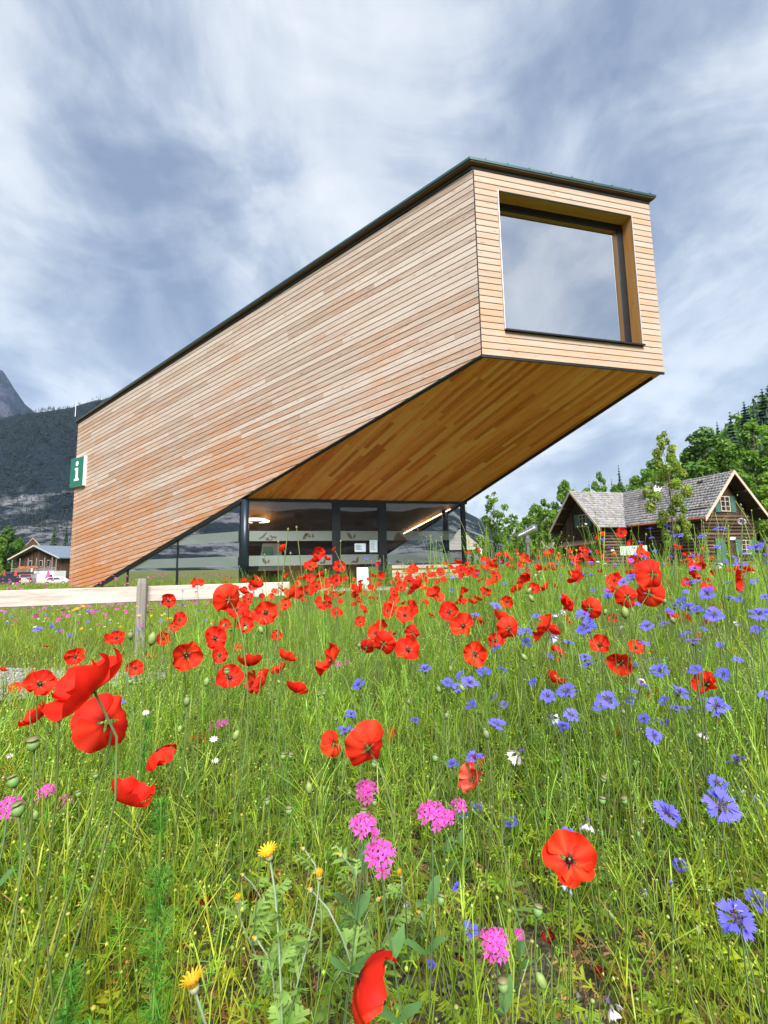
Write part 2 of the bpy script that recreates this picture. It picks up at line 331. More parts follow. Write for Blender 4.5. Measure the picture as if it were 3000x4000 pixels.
def boards(poly, ang, pitch, gap, o, ex, ey, ez, mat, parent, name='board', lens=(2.6, 5.2), th=.022, bev=.005, start=0.0, joints=True, off=.0):
    """fills the polygon (in the plane coordinates ex, ey at origin o) with boards running at ang; each board its own object"""
    ca, sa = math.cos(ang), math.sin(ang)
    R = [(p[0]*ca+p[1]*sa, -p[0]*sa+p[1]*ca) for p in poly]
    v0 = min(p[1] for p in R); v1 = max(p[1] for p in R)
    u0 = min(p[0] for p in R); u1 = max(p[0] for p in R)
    EX = ex*ca+ey*sa; EY = ey*ca-ex*sa
    v = v0-start; cnt = 0
    while v < v1:
        row = clip(clip(R, 0, 1, v+gap/2), 0, -1, -(v+pitch-gap/2))
        if len(row) > 2:
            ra, rb = min(p[0] for p in row), max(p[0] for p in row)
            cuts = [ra]
            if joints:
                x = u0-random.uniform(0, lens[0])
                while x < rb:
                    x += random.uniform(*lens)
                    if x > cuts[-1]+.55 and x < rb-.55: cuts.append(x)
            cuts.append(rb)
            for a, b in zip(cuts, cuts[1:]):
                q = clip(clip(row, 1, 0, a+(.0008 if a != ra else -1)), -1, 0, -(b-(.0008 if b != rb else -1)))
                q = ccw(q)
                q = [p for i, p in enumerate(q) if math.hypot(p[0]-q[i-1][0], p[1]-q[i-1][1]) > .004]
                if len(q) < 3 or area(q) < .0012: continue
                cx, cyy = q[0]
                bb = B(); t2 = th+random.uniform(-.0012, .0012)
                bb.prism([(p[0]-a, p[1]-v, 0) for p in q], (0, 0, t2), bev if area(q) > .02 else 0)
                Mw = Matrix((EX, EY, ez)).transposed().to_4x4(); Mw.translation = o+EX*a+EY*v+ez*off
                link(name, bb.me(name, mat), parent, Mw); cnt += 1
        v += pitch
    return cnt
# left (long) wall: dark backing sheet, boards in front
SPOLY = [(0, 5.60), (16.42, 0.0), (SL, 0.0), (SL, 7.09), (0, 10.49)]
def SP(s, z, off=0): return V2+SD*s+Uz*z+SN*off
bb = B(); bb.prism([SP(s, z, -.16) for s, z in SPOLY], SN*.15); lw = part('long_wall', bb, MT['gap'])
ang = -math.atan(.1597)
nb = boards(SPOLY, ang, .1648, .017, V2, SD, Uz, SN, MT['clad'], lw, start=.05)
# end wall with the big window
A0, A1, Z0, Z1 = 4.82, 10.08, 5.60, 10.49
WA0, WA1, WZ0, WZ1 = 5.47, 9.46, 6.29, 10.0
fn = -Nv; eo = W(0, 9.57, 0)
def EP(a, z, off=0): return W(a, 9.57-off, z)
bb = B()
for (a0, a1, z0, z1) in ((A0, A1, Z0, WZ0-.05), (A0, A1, WZ1+.05, Z1), (A0, WA0-.05, WZ0-.05, WZ1+.05), (WA1+.05, A1-.02, WZ0-.05, WZ1+.05)):
    bb.prism([EP(a0, z0, -.15), EP(a1, z0, -.15), EP(a1, z1, -.15), EP(a0, z1, -.15)], -Nv*.14)
ew = part('end_wall', bb, MT['gap'])
rows = 29; pz = (Z1-Z0)/rows
for i in range(rows):
    za, zb = Z0+i*pz, Z0+(i+1)*pz
    segs = [(A0+.012, A1+.02)] if (zb < WZ0+.08 or za > WZ1-.08) else [(A0+.012, WA0-.02), (WA1+.012, A1+.02)]
    for a0, a1 in segs:
        bb = B(); L_ = a1-a0; g = .016; h = pz-g
        bb.prism([(0, 0, 0), (L_, 0, 0), (L_, h, 0), (0, h, 0)], (0, 0, .022+random.uniform(-.001, .001)), .006)
        Mw = Matrix((Dv, Uz, -Nv)).transposed().to_4x4(); Mw.translation = W(a0, 9.57, za+g/2)
        link('board', bb.me('board', MT['clad_end']), ew, Mw)
# corner strips
bb = B(); bb.prism([SP(-.022, z, .001) for z in (5.60,)]+[SP(-.004, 5.60, .001), SP(-.004, 10.49, .001), SP(-.022, 10.49, .001)], SN*.026); part('corner_strip', bb, MT['black'])
bb = B(); bb.box((-.012, 0, 0), (.012, .028, 8)); 
# window: reveal panels, frame, pane, sill, edge trim
RD = .36
def quadpanel(name, P, ext, mat, parent=None):
    """a panel whose local x runs along its first edge"""
    P = [Vector(p) for p in P]; ex = (P[1]-P[0]).normalized(); ez = Vector(ext).normalized(); ey = ez.cross(ex)
    Mw = Matrix((ex, ey, ez)).transposed().to_4x4(); Mw.translation = P[0]; Mi = Mw.inverted()
    b = B(); b.prism([Mi @ p for p in P], (0, 0, Vector(ext).length), .003)
    return link(name, b.me(name, mat), parent or bld, (TI if parent in (None, bld) else Matrix()) @ Mw)
pw = part('picture_window', B().prism([W(WA0+.005, 9.57+RD+.10, WZ0), W(WA1-.005, 9.57+RD+.10, WZ0), W(WA1-.005, 9.57+RD+.10, WZ1), W(WA0+.005, 9.57+RD+.10, WZ1)], -Nv*.02), MT['gap'])
quadpanel('reveal_panel', [W(WA0, 9.555, WZ1), W(WA1, 9.555, WZ1), W(WA1, 9.57+RD+.05, WZ1), W(WA0, 9.57+RD+.05, WZ1)], Uz*.04, MT['reveal'], pw)
quadpanel('reveal_panel', [W(WA1, 9.555, WZ0), W(WA1, 9.555, WZ1), W(WA1, 9.57+RD+.05, WZ1), W(WA1, 9.57+RD+.05, WZ0)][::1], Dv*.04, MT['reveal'], pw)
quadpanel('reveal_panel', [W(WA0, 9.57+RD+.05, WZ0), W(WA0, 9.57+RD+.05, WZ1), W(WA0, 9.555, WZ1), W(WA0, 9.555, WZ0)], -Dv*.04, MT['reveal'], pw)
for (a0, a1, z0, z1) in ((WA0, WA1, WZ1-.17, WZ1-.002), (WA0, WA1, WZ0, WZ0+.08), (WA1-.17, WA1-.002, WZ0+.08, WZ1-.17), (WA0+.002, WA0+.10, WZ0+.08, WZ1-.17)):
    sub('window_frame', B().prism([W(a0, 9.57+RD, z0), W(a1, 9.57+RD, z0), W(a1, 9.57+RD, z1), W(a0, 9.57+RD, z1)], -Nv*.05), MT['black'], pw)
sub('pane', B().poly([W(WA0+.09, 9.57+RD-.02, WZ0+.07), W(WA1-.12, 9.57+RD-.02, WZ0+.07), W(WA1-.12, 9.57+RD-.02, WZ1-.13), W(WA0+.09, 9.57+RD-.02, WZ1-.13)]), MT['mirror_glass'], pw)
sub('window_sill', B().prism([W(WA0-.01, 9.52-.05, WZ0-.03), W(WA1+.03, 9.52-.05, WZ0-.03), W(WA1+.03, 9.57+RD, WZ0+.035), W(WA0-.01, 9.57+RD, WZ0+.035)], Uz*.04), MT['black'], pw)
for a0, a1 in ((WA0-.014, WA0+.004), (WA1-.004, WA1+.010)):
    sub('edge_trim', B().prism([W(a0, 9.545, WZ0+.02), W(a1, 9.545, WZ0+.02), W(a1, 9.545, WZ1+.02), W(a0, 9.545, WZ1+.02)], -Nv*.02), MT['alu'], pw)
sub('edge_trim', B().prism([W(WA0, 9.545, WZ1+.001), W(WA1, 9.545, WZ1+.001), W(WA1, 9.545, WZ1+.016), W(WA0, 9.545, WZ1+.016)], -Nv*.016), MT['green_metal'], pw)
# soffit: sloping underside
def SO(a, b, off=0): return W(a, b, ZS(b))-SNn*off
ey_s = (W(0, 10.57, ZS(10.57))-W(0, 9.57, ZS(9.57))); KY = ey_s.length; ey_s.normalize(); SNn = Dv.cross(ey_s); SNn = SNn if SNn.z > 0 else -SNn
al = lambda b: 4.82-(b-9.57)*(13.13/12.61); ar = lambda b: 10.08-(b-9.57)*.58961
bs0, bs1 = 9.60, 15.20
part_poly = [(al(bs0)+.05, 0), (ar(bs0)-.03, 0), (ar(bs1)-.03, (bs1-bs0)*KY), (al(bs1)+.05, (bs1-bs0)*KY)]
so_o = W(0, bs0, ZS(bs0))
bb = B(); bb.prism([so_o+Dv*p[0]+ey_s*p[1]+SNn*.03 for p in part_poly], SNn*.12); sf = part('soffit', bb, MT['gap'])
boards(part_poly, math.atan2((bs1-bs0)*KY, (bs1-bs0)*-.58961), .128, .0035, so_o, Dv, ey_s, -SNn, MT['soffit'], sf, lens=(1.2, 3.6), th=.02, bev=.0015, off=-.026)
# black edge strips under the end wall and along the lower edge of the long wall
part('drip_edge', B().prism([EP(A0-.02, Z0-.045, -.03), EP(A1+.02, Z0-.045, -.03), EP(A1+.02, Z0-.002, -.03), EP(A0-.02, Z0-.002, -.03)], -Nv*.045), MT['black'])
def dz(s): return 5.60*(1-s/16.42)
part('drip_edge', B().prism([SP(0.0, dz(0)-.035, -.14), SP(0.0, dz(0)-.003, -.14), SP(Cs, dz(Cs)-.003, -.14), SP(Cs, dz(Cs)-.035, -.14)][::-1], SN*.165), MT['black'])
part('edge_beam', B().prism([SP(Cs-.12, dz(Cs-.12)-.13, -.12), SP(Cs-.12, dz(Cs-.12)-.004, -.12), SP(16.40, -.003, -.12), SP(16.05, .0, -.12)][::-1], SN*.13), MT['black'])
# pale slab added under the overhang to bounce light onto the soffit
fc_ = B(); fa = [(1.6, 13.2), (10.5, 12.2), (11.0, 15.0), (.2, 15.0)]
fc_.prism([W(a, b, -.16) for a, b in fa], Uz*.12); tag(fc_.build('bounce_slab', pmat('pale_bounce_slab', (.36, .34, .31), .9, noise=.15, nscale=20)), kind='structure')
# right wall, back wall (plain boards seen only from the side)
RV = (W(ar(BQ), BQ, 0)-W(A1, 9.57, 0)); RL = RV.length; RV.normalize(); RN = Vector((-RV.y, RV.x, 0)); RN = RN if RN.x > 0 else -RN
RN = -RN if RN.dot(Dv) < 0 else RN
k_ = (B0-9.57)/(BQ-9.57)*RL
RP = lambda s, z, off=0: W(A1, 9.57, 0)+RV*s+Uz*z+RN*off
bb = B(); bb.prism([RP(.25, 5.6-.25*5.6/k_, -.15), RP(k_, 0, -.15), RP(RL, 0, -.15), RP(RL, 7.09, -.15), RP(.25, 10.45, -.15)], RN*.14); rw = part('right_wall', bb, MT['gap'])
bb = B(); p_ = [(.06, 5.60-.06*5.6/k_), (k_, 0.0), (RL, 0.0), (RL, 7.09), (.06, 10.48)]
boards(p_, -math.atan(.2), .33, .014, W(A1, 9.57, 0), RV, Uz, RN, MT['clad'], rw, lens=(3.5, 5.5), off=-.03)
part('back_wall', B().prism([W(-8.2, BQ, 0), W(ar(BQ)-.1, BQ, 0), W(ar(BQ)-.1, BQ, 7.05), W(-8.2, BQ, 7.05)], -Nv*.14), MT['clad'])
# roof sheet with overhang, brown board underneath, seams
O = .14
rc = [(4.82-.14, 9.57-O), (10.08+.17, 9.57-O), (ar(BQ)+.25, BQ+.2), (-8.31-.20, BQ+.06)]
def RZ(a, b, h): return W(a, b, ZR(b)+h)
part('roof', B().prism([RZ(a, b, .105) for a, b in rc], Uz*.075, .01), MT['green_metal'])
ri = [(4.82-.12, 9.57-O+.02), (10.08+.15, 9.57-O+.02), (ar(BQ)+.2, BQ+.1), (-8.31-.17, BQ+.03)]
part('eave_board', B().prism([RZ(a, b, .078) for a, b in ri], Uz*.026), woodmat('dark_eave_wood', [(.05, .03, .018), (.09, .052, .03), (.12, .07, .04)]))
rg = [(4.82-.05, 9.57-.035), (10.08+.03, 9.57-.035), (ar(BQ)+.02, BQ), (-8.31-.06, BQ)]
part('eave_gap', B().prism([RZ(a, b, -.02) for a, b in rg], Uz*.097), MT['gap'])
for k in range(9):
    a = 5.1+k*.62
    part('roof_seam', B().prism([RZ(a, 9.57-O+.004, .18), RZ(a+.03, 9.57-O+.004, .18), RZ(a+.03-6.2, 20.5, .18), RZ(a-6.2, 20.5, .18)] if False else [RZ(a, 9.57-O+.004, .18), RZ(a+.03, 9.57-O+.004, .18), RZ(a+.03, 11.2, .18), RZ(a, 11.2, .18)], Uz*.032), MT['green_metal'])
part('lightning_rod', B().tube([RZ(-8.31-.1, BQ-.15, .24), RZ(-8.31-.1, BQ-.15, .90)], .014, 6), MT['alu'])
# ground floor glass front
def FP(a, z, off=0): return W(a, 15.15-off, z)
ff = part('glass_front', B().prism([FP(-.98, -.06, -.06), FP(6.72, -.06, -.06), FP(6.72, .06, -.06), FP(-.98, .06, -.06)], -Nv*.09), MT['black'])
def fbox(name, a0, a1, z0, z1, o0=-.05, o1=.05, mat='black', parent=None):
    return sub(name, B().prism([FP(a0, z0, o0), FP(a1, z0, o0), FP(a1, z1, o0), FP(a0, z1, o0)], -Nv*(o1-o0)), MT[mat], parent or ff)
fbox('head_rail', -1.0, 6.78, 2.775, 2.85)
fbox('mullion', 1.93, 2.21, .06, 2.775); fbox('mullion', 3.50, 3.79, .06, 2.775)
fbox('corner_post', 6.54, 6.70, .06, 2.775)
for a0, a1 in ((-.80, 1.93), (3.79, 6.54)):
    sub('pane', B().poly([FP(a0, .06), FP(a1, .06), FP(a1, 2.775), FP(a0, 2.775)]), MT['glass'], ff)
dr = fbox('door_frame', 2.214, 3.496, 2.62, 2.77)
sub('pane', B().poly([FP(2.21, .06), FP(3.50, .06), FP(3.50, 2.62), FP(2.21, 2.62)]), MT['glass'], ff)
sub('door_handle', B().tube([FP(3.40, .80, .09), FP(3.56, .80, .09)], .016, 6).tube([FP(3.53, .72, .09), FP(3.53, .88, .09)], .014, 6), MT['alu'], ff)
part('column', B().tube([FP(-.84, .0, 0), FP(-.84, 2.83, 0)], .125, 20), pmat('dark_column', (.014, .026, .036), .35, .3), smooth=True)
part('inner_column', B().tube([W(6.12, 15.6, 0), W(6.12, 15.6, 2.6)], .12, 16), pmat('blue_column', (.018, .045, .09), .4), smooth=True)
sub('frame_post', B().tube([SP(Cs+.02, .0, -.06), SP(Cs+.02, dz(Cs)-.1, -.06)], .045, 4), MT['black'], ff)
# frosted bands with cut pictures (flat print on the glass)
def icon(shape):
    if shape == 'eagle': return [[(0, .05), (.10, .11), (.22, .24), (.27, .30), (.25, .20), (.17, .10), (.19, .06), (.13, .07), (.02, .0)]]
    if shape == 'chamois': return [[(.0, .14), (.03, .19), (.05, .19), (.06, .13), (.22, .13), (.25, .10), (.22, .09), (.21, .02), (.19, .02), (.18, .08), (.10, .07), (.09, .0), (.07, .0), (.07, .08), (.03, .10)]]
    if shape == 'rock': return [[(0, .05), (.05, .10), (.12, .11), (.10, .06), (.15, .02), (.20, .05), (.22, .0), (.02, .0)]]
    if shape == 'tree': return [[(0, .05), (.05, .12), (.03, .12), (.07, .19), (.11, .12), (.09, .12), (.14, .05), (.085, .05), (.085, .0), (.055, .0), (.055, .05)]]
    if shape == 'leaf': return [[(.0, .26), (.02, .12), (.09, .04), (.18, .02), (.17, .10), (.12, .19)], [(.20, .05), (.22, .13), (.28, .21), (.29, .10), (.26, .05)]]
    if shape == 'sprig': return [[(.0, .02), (.12, .10), (.16, .03), (.20, .12), (.30, .26), (.29, .04), (.24, .0), (.10, .0)]]
    if shape == 'mountain': return [[(0, .0), (.05, .16), (.11, .20), (.17, .28), (.24, .20), (.34, .12), (.46, .05), (.40, .0)]]
    if shape == 'path': return [[(.0, .0), (.14, .04), (.04, .10), (.16, .15), (.10, .19), (.2, .20), (.06, .15), (.15, .10), (.02, .04)]]
    return []
MT['cut'] = pmat('band_cutout', (.055, .030, .015), .5)
def band(a0, a1, z0, z1, marks):
    o = sub('frosted_band', B().poly([FP(a0, z0, .006), FP(a1, z0, .006), FP(a1, z1, .006), FP(a0, z1, .006)]), MT['film'], ff)
    b = B()
    for shp, a, z, k in marks:
        for p in icon(shp): b.poly([FP(a+x*k, z+y*k, .010) for x, y in p])
    if b.v: b.build('picture_cutout', MT['cut'], ff, Matrix())
band(-.70, 1.93, 1.50, 1.82, [('eagle', -.40, 1.55, .9), ('rock', -.20, 1.52, .9), ('chamois', -.07, 1.53, .9), ('path', .95, 1.53, 1.1), ('tree', 1.13, 1.58, .8), ('tree', 1.24, 1.58, .9), ('tree', 1.03, 1.66, .6)])
band(-.70, 1.93, .71, 1.035, [('leaf', -.30, .76, .8), ('sprig', 1.5, .75, .7)])
band(2.215, 3.495, 1.50, 1.82, [('leaf', 2.43, 1.53, 1.0)])
band(2.215, 3.495, .71, 1.035, [('sprig', 2.55, .76, .9)])
band(3.795, 6.26, 1.50, 1.82, [('mountain', 4.03, 1.50, 1.05)])
band(3.795, 6.26, .71, 1.035, [('rock', 4.1, .73, .9)])
# triangular glazing under the long wall
tg = part('side_glazing', B().prism([SP(Cs+.1, -.05, -.09), SP(Cs+.1, .05, -.09), SP(15.9, .05, -.09), SP(15.9, -.05, -.09)][::-1], SN*.06), MT['black'])
sub('pane', B().poly([SP(Cs+.05, .04, -.06), SP(Cs+.05, dz(Cs+.05)-.05, -.06), SP(16.1, .04, -.06)][::-1]), MT['glass'], tg)
for s in (11.14, 14.08): sub('mullion', B().prism([SP(s, .04, -.085), SP(s, dz(s)-.1, -.085), SP(s+.07, dz(s)-.12, -.085), SP(s+.07, .04, -.085)][::-1], SN*.05), MT['black'], tg)
for z0, z1 in ((.71, 1.035), (1.5, 1.82)):
    s1 = 16.42*(1-(z1+.14)/5.6)
    sub('frosted_band', B().poly([SP(Cs+.12, z0, -.054), SP(Cs+.12, z1, -.054), SP(s1, z1, -.054), SP(min(s1+.9, 16.42*(1-(z0+.14)/5.6)), z0, -.054)][::-1]), MT['film'], tg)
# inside: floor, sloping ceiling, white wall added in place of a mirrored house
part('inner_floor', B().poly([W(-1, 15.1, .005), W(6.7, 15.1, .005), W(ar(21), 21, .005), W(-7.5, 21, .005)]), MT['inner_floor'])
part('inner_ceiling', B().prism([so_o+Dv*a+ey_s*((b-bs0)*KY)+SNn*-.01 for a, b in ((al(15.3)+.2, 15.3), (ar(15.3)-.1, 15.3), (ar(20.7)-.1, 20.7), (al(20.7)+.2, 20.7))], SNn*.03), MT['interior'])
part('mirrored_house_wall', B().prism([W(-3.7, 17.9, 0), W(-1.3, 17.9, 0), W(-1.3, 17.9, ZS(18.1)-.05), W(-3.7, 17.9, ZS(18.1)-.05)], Nv*.12), MT['plaster'])
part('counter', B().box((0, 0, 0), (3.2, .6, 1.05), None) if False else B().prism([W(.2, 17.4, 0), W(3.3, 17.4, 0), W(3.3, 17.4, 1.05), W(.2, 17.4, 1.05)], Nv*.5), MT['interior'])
# things in and on the building
def thing(name, label, cat, loc, rz=0, group=None): return tag(empty(name, loc, rz), label, cat, group)
def local(o): return Matrix.Translation(-o.location) if o.rotation_euler[2] == 0 else (Matrix.Translation(o.location) @ Matrix.Rotation(o.rotation_euler[2], 4, 'Z')).inverted()
sg = thing('information_sign', 'green square sign with a white letter i on the back corner of the timber wall', 'sign', SP(17.8, 4.2, .02))
T2 = local(sg)
B().prism([SP(17.29, 4.25, .026), SP(18.34, 4.25, .026), SP(18.34, 5.50, .026), SP(17.29, 5.50, .026)][::-1], SN*.125, .004).build('sign_box', MT['white'], sg, T2)
B().prism([SP(17.297, 4.255, .152), SP(18.333, 4.255, .152), SP(18.333, 5.495, .152), SP(17.297, 5.495, .152)][::-1], SN*.003).build('sign_face', MT['sign_green'], sg, T2)
def sgp(x, z): return SP(18.34-x, 4.25+z, .156)      # x from the left edge
ip = [(.35, .24), (.72, .24), (.72, .33), (.625, .34), (.625, .80), (.37, .80), (.37, .715), (.455, .70), (.455, .34), (.35, .33)]
b = B(); b.prism([sgp(*p) for p in ip], SN*.004); b.prism([sgp(.53+.105*math.cos(a*math.pi/10), .985+.105*math.sin(a*math.pi/10)) for a in range(20)], SN*.004); b.build('letter', MT['white'], sg, T2)
rl = thing('ring_lamp', 'glowing double ring lamp hanging inside behind the glass front', 'lamp', W(-.55, 16.0, 2.28))
for r, zo in ((.45, 0), (.31, .06)):
    B().tube([W(-.55, 16.0, 2.22+zo)+Vector((r*math.cos(a*math.pi/24), r*math.sin(a*math.pi/24), 0)) for a in range(49)], .016, 5, False).build('ring', MT['lamp'], rl, local(rl))
B().tube([W(-.55, 16.0, 2.26), W(-.55, 16.0, ZS(16.0)-.02)], .008, 4).build('cable', MT['black'], rl, local(rl))
ls = thing('strip_lamp', 'thin glowing light strip running diagonally along the ceiling inside the glass front', 'lamp', W(6.0, 15.6, 2.4))
B().tube([W(6.22, 15.35, 2.62), W(4.95+.0, 17.05, 1.86)], .017, 5).build('light_strip', MT['lamp'], ls, local(ls))
B().prism([W(6.26, 15.35, 2.58), W(6.36, 15.35, 2.58), W(5.09, 17.05, 1.80), W(4.99, 17.05, 1.80)], Uz*.03).build('housing', MT['black'], ls, local(ls))
for (a0, a1, z0, z1, lb) in ((2.685, 3.063, 1.12, 1.40, 'wide white paper notice taped on the glass door'), (3.197, 3.466, 1.10, 1.505, 'tall white paper notice taped on the glass door')):
    nt_ = thing('paper_notice', lb, 'notice', FP((a0+a1)/2, z0, .014), 0, 'paper notices on the glass door')
    B().prism([FP(a0, z0, .013), FP(a1, z0, .013), FP(a1, z1, .013), FP(a0, z1, .013)], -Nv*.003).build('sheet', MT['paper'], nt_, local(nt_))
    b = B(); k = 6
    for i in range(k):
        zc = z1-.06-(z1-z0-.1)*i/k; wd = random.uniform(.45, .85)
        b.poly([FP(a0+.04, zc, .018), FP(a0+.04+(a1-a0-.08)*wd, zc, .018), FP(a0+.04+(a1-a0-.08)*wd, zc+.014, .018), FP(a0+.04, zc+.014, .018)])
    b.build('text_lines', MT['ink'], nt_, local(nt_))
db = thing('display_board', 'slanted grey display board with pictures standing behind the left glass pane', 'board', W(.1, 16.3, 0))
B().prism([W(-.45, 16.3, .55), W(.42, 16.3, .55), W(.28, 16.7, 1.5), W(-.32, 16.7, 1.5)], Nv*.04).build('panel', MT['concrete'], db, local(db))
B().prism([W(-.3, 16.33, .80), W(.05, 16.33, .80), W(.05, 16.6, 1.38), W(-.3, 16.6, 1.38)], -Nv*.015).build('picture', MT['sign_green'], db, local(db))
B().tube([W(-.1, 16.5, 0), W(-.1, 16.55, .7)], .05, 6).build('leg', MT['black'], db, local(db))
wp = thing('mirrored_house_panel', 'framed dark panel on the added wall standing in for the mirrored white house', 'picture', W(-2.2, 17.85, 1.1))  # added with its wall to stand in for the house mirrored in the glazing
B().prism([W(-2.9, 17.88, 1.42), W(-1.8, 17.88, 1.42), W(-1.8, 17.88, 2.05), W(-2.9, 17.88, 2.05)] if False else [W(-2.7, 17.88, .95), W(-1.75, 17.88, .95), W(-1.75, 17.88, 1.35), W(-2.7, 17.88, 1.35)], -Nv*.03).build('frame', MT['darkwood'], wp, local(wp))
B().poly([W(-2.66, 17.845, .99), W(-1.79, 17.845, .99), W(-1.79, 17.845, 1.31), W(-2.66, 17.845, 1.31)]).build('print', MT['interior'], wp, local(wp))
# bench outside the right pane, pale board by the door
bn = thing('wooden_bench', 'long wooden bench with slatted back in front of the right glass pane', 'bench', W(5.0, 14.3, 0))
for z in (.60, .44, .32): 
    quadpanel('back_slat', [W(3.7, 14.15, z-.05), W(6.1, 14.15, z-.05), W(6.1, 14.17, z+.05), W(3.7, 14.17, z+.05)], -Nv*.03, MT['barge'], None).parent = bn
for c in bn.children: c.matrix_basis = local(bn) @ Matrix.Translation(ROOT) @ c.matrix_basis
for q in (13.75, 13.9, 14.04):
    o = quadpanel('seat_slat', [W(3.7, q-.06, .22), W(6.1, q-.06, .22), W(6.1, q+.06, .22), W(3.7, q+.06, .22)], Uz*.035, MT['barge'], None); o.parent = bn; o.matrix_basis = local(bn) @ Matrix.Translation(ROOT) @ o.matrix_basis
for a in (3.9, 5.85): B().prism([W(a, 13.7, -.1), W(a+.06, 13.7, -.1), W(a+.06, 13.7, .22), W(a, 13.7, .22)], Nv*.42).build('leg', MT['post'], bn, local(bn))
pb = thing('standing_board', 'pale blue standing board outside beside the glass door', 'board', W(2.75, 14.2, 0))
B().prism([W(2.60, 14.2, -.05), W(2.96, 14.2, -.05), W(2.96, 14.3, .60), W(2.60, 14.3, .60)], Nv*.02, .004).build('front_panel', MT['paper'], pb, local(pb))
B().prism([W(2.60, 14.55, -.05), W(2.96, 14.55, -.05), W(2.96, 14.34, .60), W(2.60, 14.34, .60)], Nv*.02).build('rear_panel', MT['alu'], pb, local(pb))
# ---------------------------------------------------------------- fence
fe = thing('wooden_fence', 'wooden fence with a grey split post and one pale wavy grained rail', 'fence', (-2.86, 5.45, float(G(-2.86, 5.45))))
TF = local(fe)
def at(x, y, d):
    u, v = x-1500., y-2000.; c, s = math.cos(TH), math.sin(TH)
    u2 = u*c+v*s; v2 = -u*s+v*c; x_, z_ = u2/F, -v2/F
    r = Vector((x_, cp-z_*sp, sp+z_*cp)); return EYE+r*(d/r.y)
r0 = Vector((-5.4, 4.72, 0)); r1 = Vector((-1.30, 6.28, 0)); rd = (r1-r0).normalized(); rn = Vector((rd.y, -rd.x, 0))
def rz(x): return .355-(x+5.4)*.0  # top of rail
b = B(); Lr = (r1-r0).length
b.prism([(0, 0, 0), (Lr, 0, 0), (Lr, .185, 0), (0, .185, 0)], (0, 0, .045), .006)
Mw = Matrix((rd, Uz, rn)).transposed().to_4x4(); Mw.translation = r0+Uz*.27
link('rail', b.me('rail', MT['fence']), fe, TF @ Mw)
Mw2 = Mw.copy(); Mw2.translation = r0-rd*4.41+Uz*.275; link('rail', b.me('rail', MT['fence']), fe, TF @ Mw2)
def post(p):
    b = B(); n = 20
    ring = []
    for i, z in enumerate((-.3, .1, .55, .875, .93)):
        rr = .056 if i < 4 else .048
        pts = []
        for k in range(n):
            a = 2*math.pi*k/n; q = 1-.11*abs(math.sin(2*a))
            r = rr/q*.97
            if k == 15: r *= .74      # the drying crack
            pts.append(Vector((math.cos(a)*r, math.sin(a)*r, z)))
        ring.append(pts)
    v = [p_ for r_ in ring for p_ in r_]; f = []
    for i in range(4):
        for k in range(n): f.append((i*n+k, i*n+(k+1) % n, (i+1)*n+(k+1) % n, (i+1)*n+k))
    f.append(tuple(range(4*n, 5*n)))
    b.raw([(q.z, q.x, q.y) for q in v], f)      # local x up: the grain runs up the post
    Mp = Matrix((Uz, Vector((.93, .36, 0)), Vector((-.36, .93, 0)))).transposed().to_4x4(); Mp.translation = p
    link('post', b.me('post', MT['post']), fe, TF @ Mp)
pp = r0+rd*2.62+rn*.115; post(Vector((pp.x, pp.y, -.38)))
pp = r0-rd*1.6+rn*.115; post(Vector((pp.x, pp.y, -.38)))
# ---------------------------------------------------------------- log house
def shingles(name, o, ex, ey, ez, wid, hgt, parent, T, mat, pitch=.33, wmin=.16, wmax=.34):
    """courses of single split shingles on one roof plane, joined"""
    V = []; Fc = []; C = []
    r = 0.0
    while r < hgt-.02:
        x = -random.uniform(0, wmin)
        while x < wid:
            ww = random.uniform(wmin, wmax); a, b = max(x, 0), min(x+ww-.008, wid)
            if b > a+.02:
                l = pitch+random.uniform(.03, .07); r0_ = r-random.uniform(0, .025); t0 = .065+random.uniform(-.016, .018)
                n = len(V)
                for (u, v_, w_) in ((a, r0_, 0.0), (b, r0_, 0.0), (b, min(r0_+l, hgt), .004), (a, min(r0_+l, hgt), .004), (a, r0_, t0), (b, r0_, t0)):
                    V.append(o+ex*u+ey*v_+ez*w_)
                Fc += [(n+4, n+5, n+2), (n+4, n+2, n+3), (n, n+1, n+5), (n, n+5, n+4), (n+1, n+2, n+5), (n, n+4, n+3)]
                g_ = random.uniform(.75, 1.25); wm = random.uniform(-.02, .02)
                C += [((.22+wm)*g_, .212*g_, (.212-wm)*g_)]*6
            x += ww
        r += pitch
    me_ = npmesh(name, V, Fc, mat, C); o_ = link(name, me_, parent, T); o_['kind'] = 'stuff'; return o_
MT['shingle'] = leafmat('grey_shingle', trans=0, rough=.85, noise=.3, nscale=6.)
UW = Vector((.30, -.954, 0)).normalized(); VW = Vector((-.954, -.30, 0)).normalized()
AR = Vector((27.9, 35.9, 0)); MR = AR-UW*11.1; AL = MR+VW*6.6
ZE, ZK, HWD = 3.85, 7.62, 3.5
lh = thing('log_house', 'old brown log house with grey shingle roof and two gables at right', 'house', tuple(MR+Vector((0, 0, -.1))))
TL = local(lh)
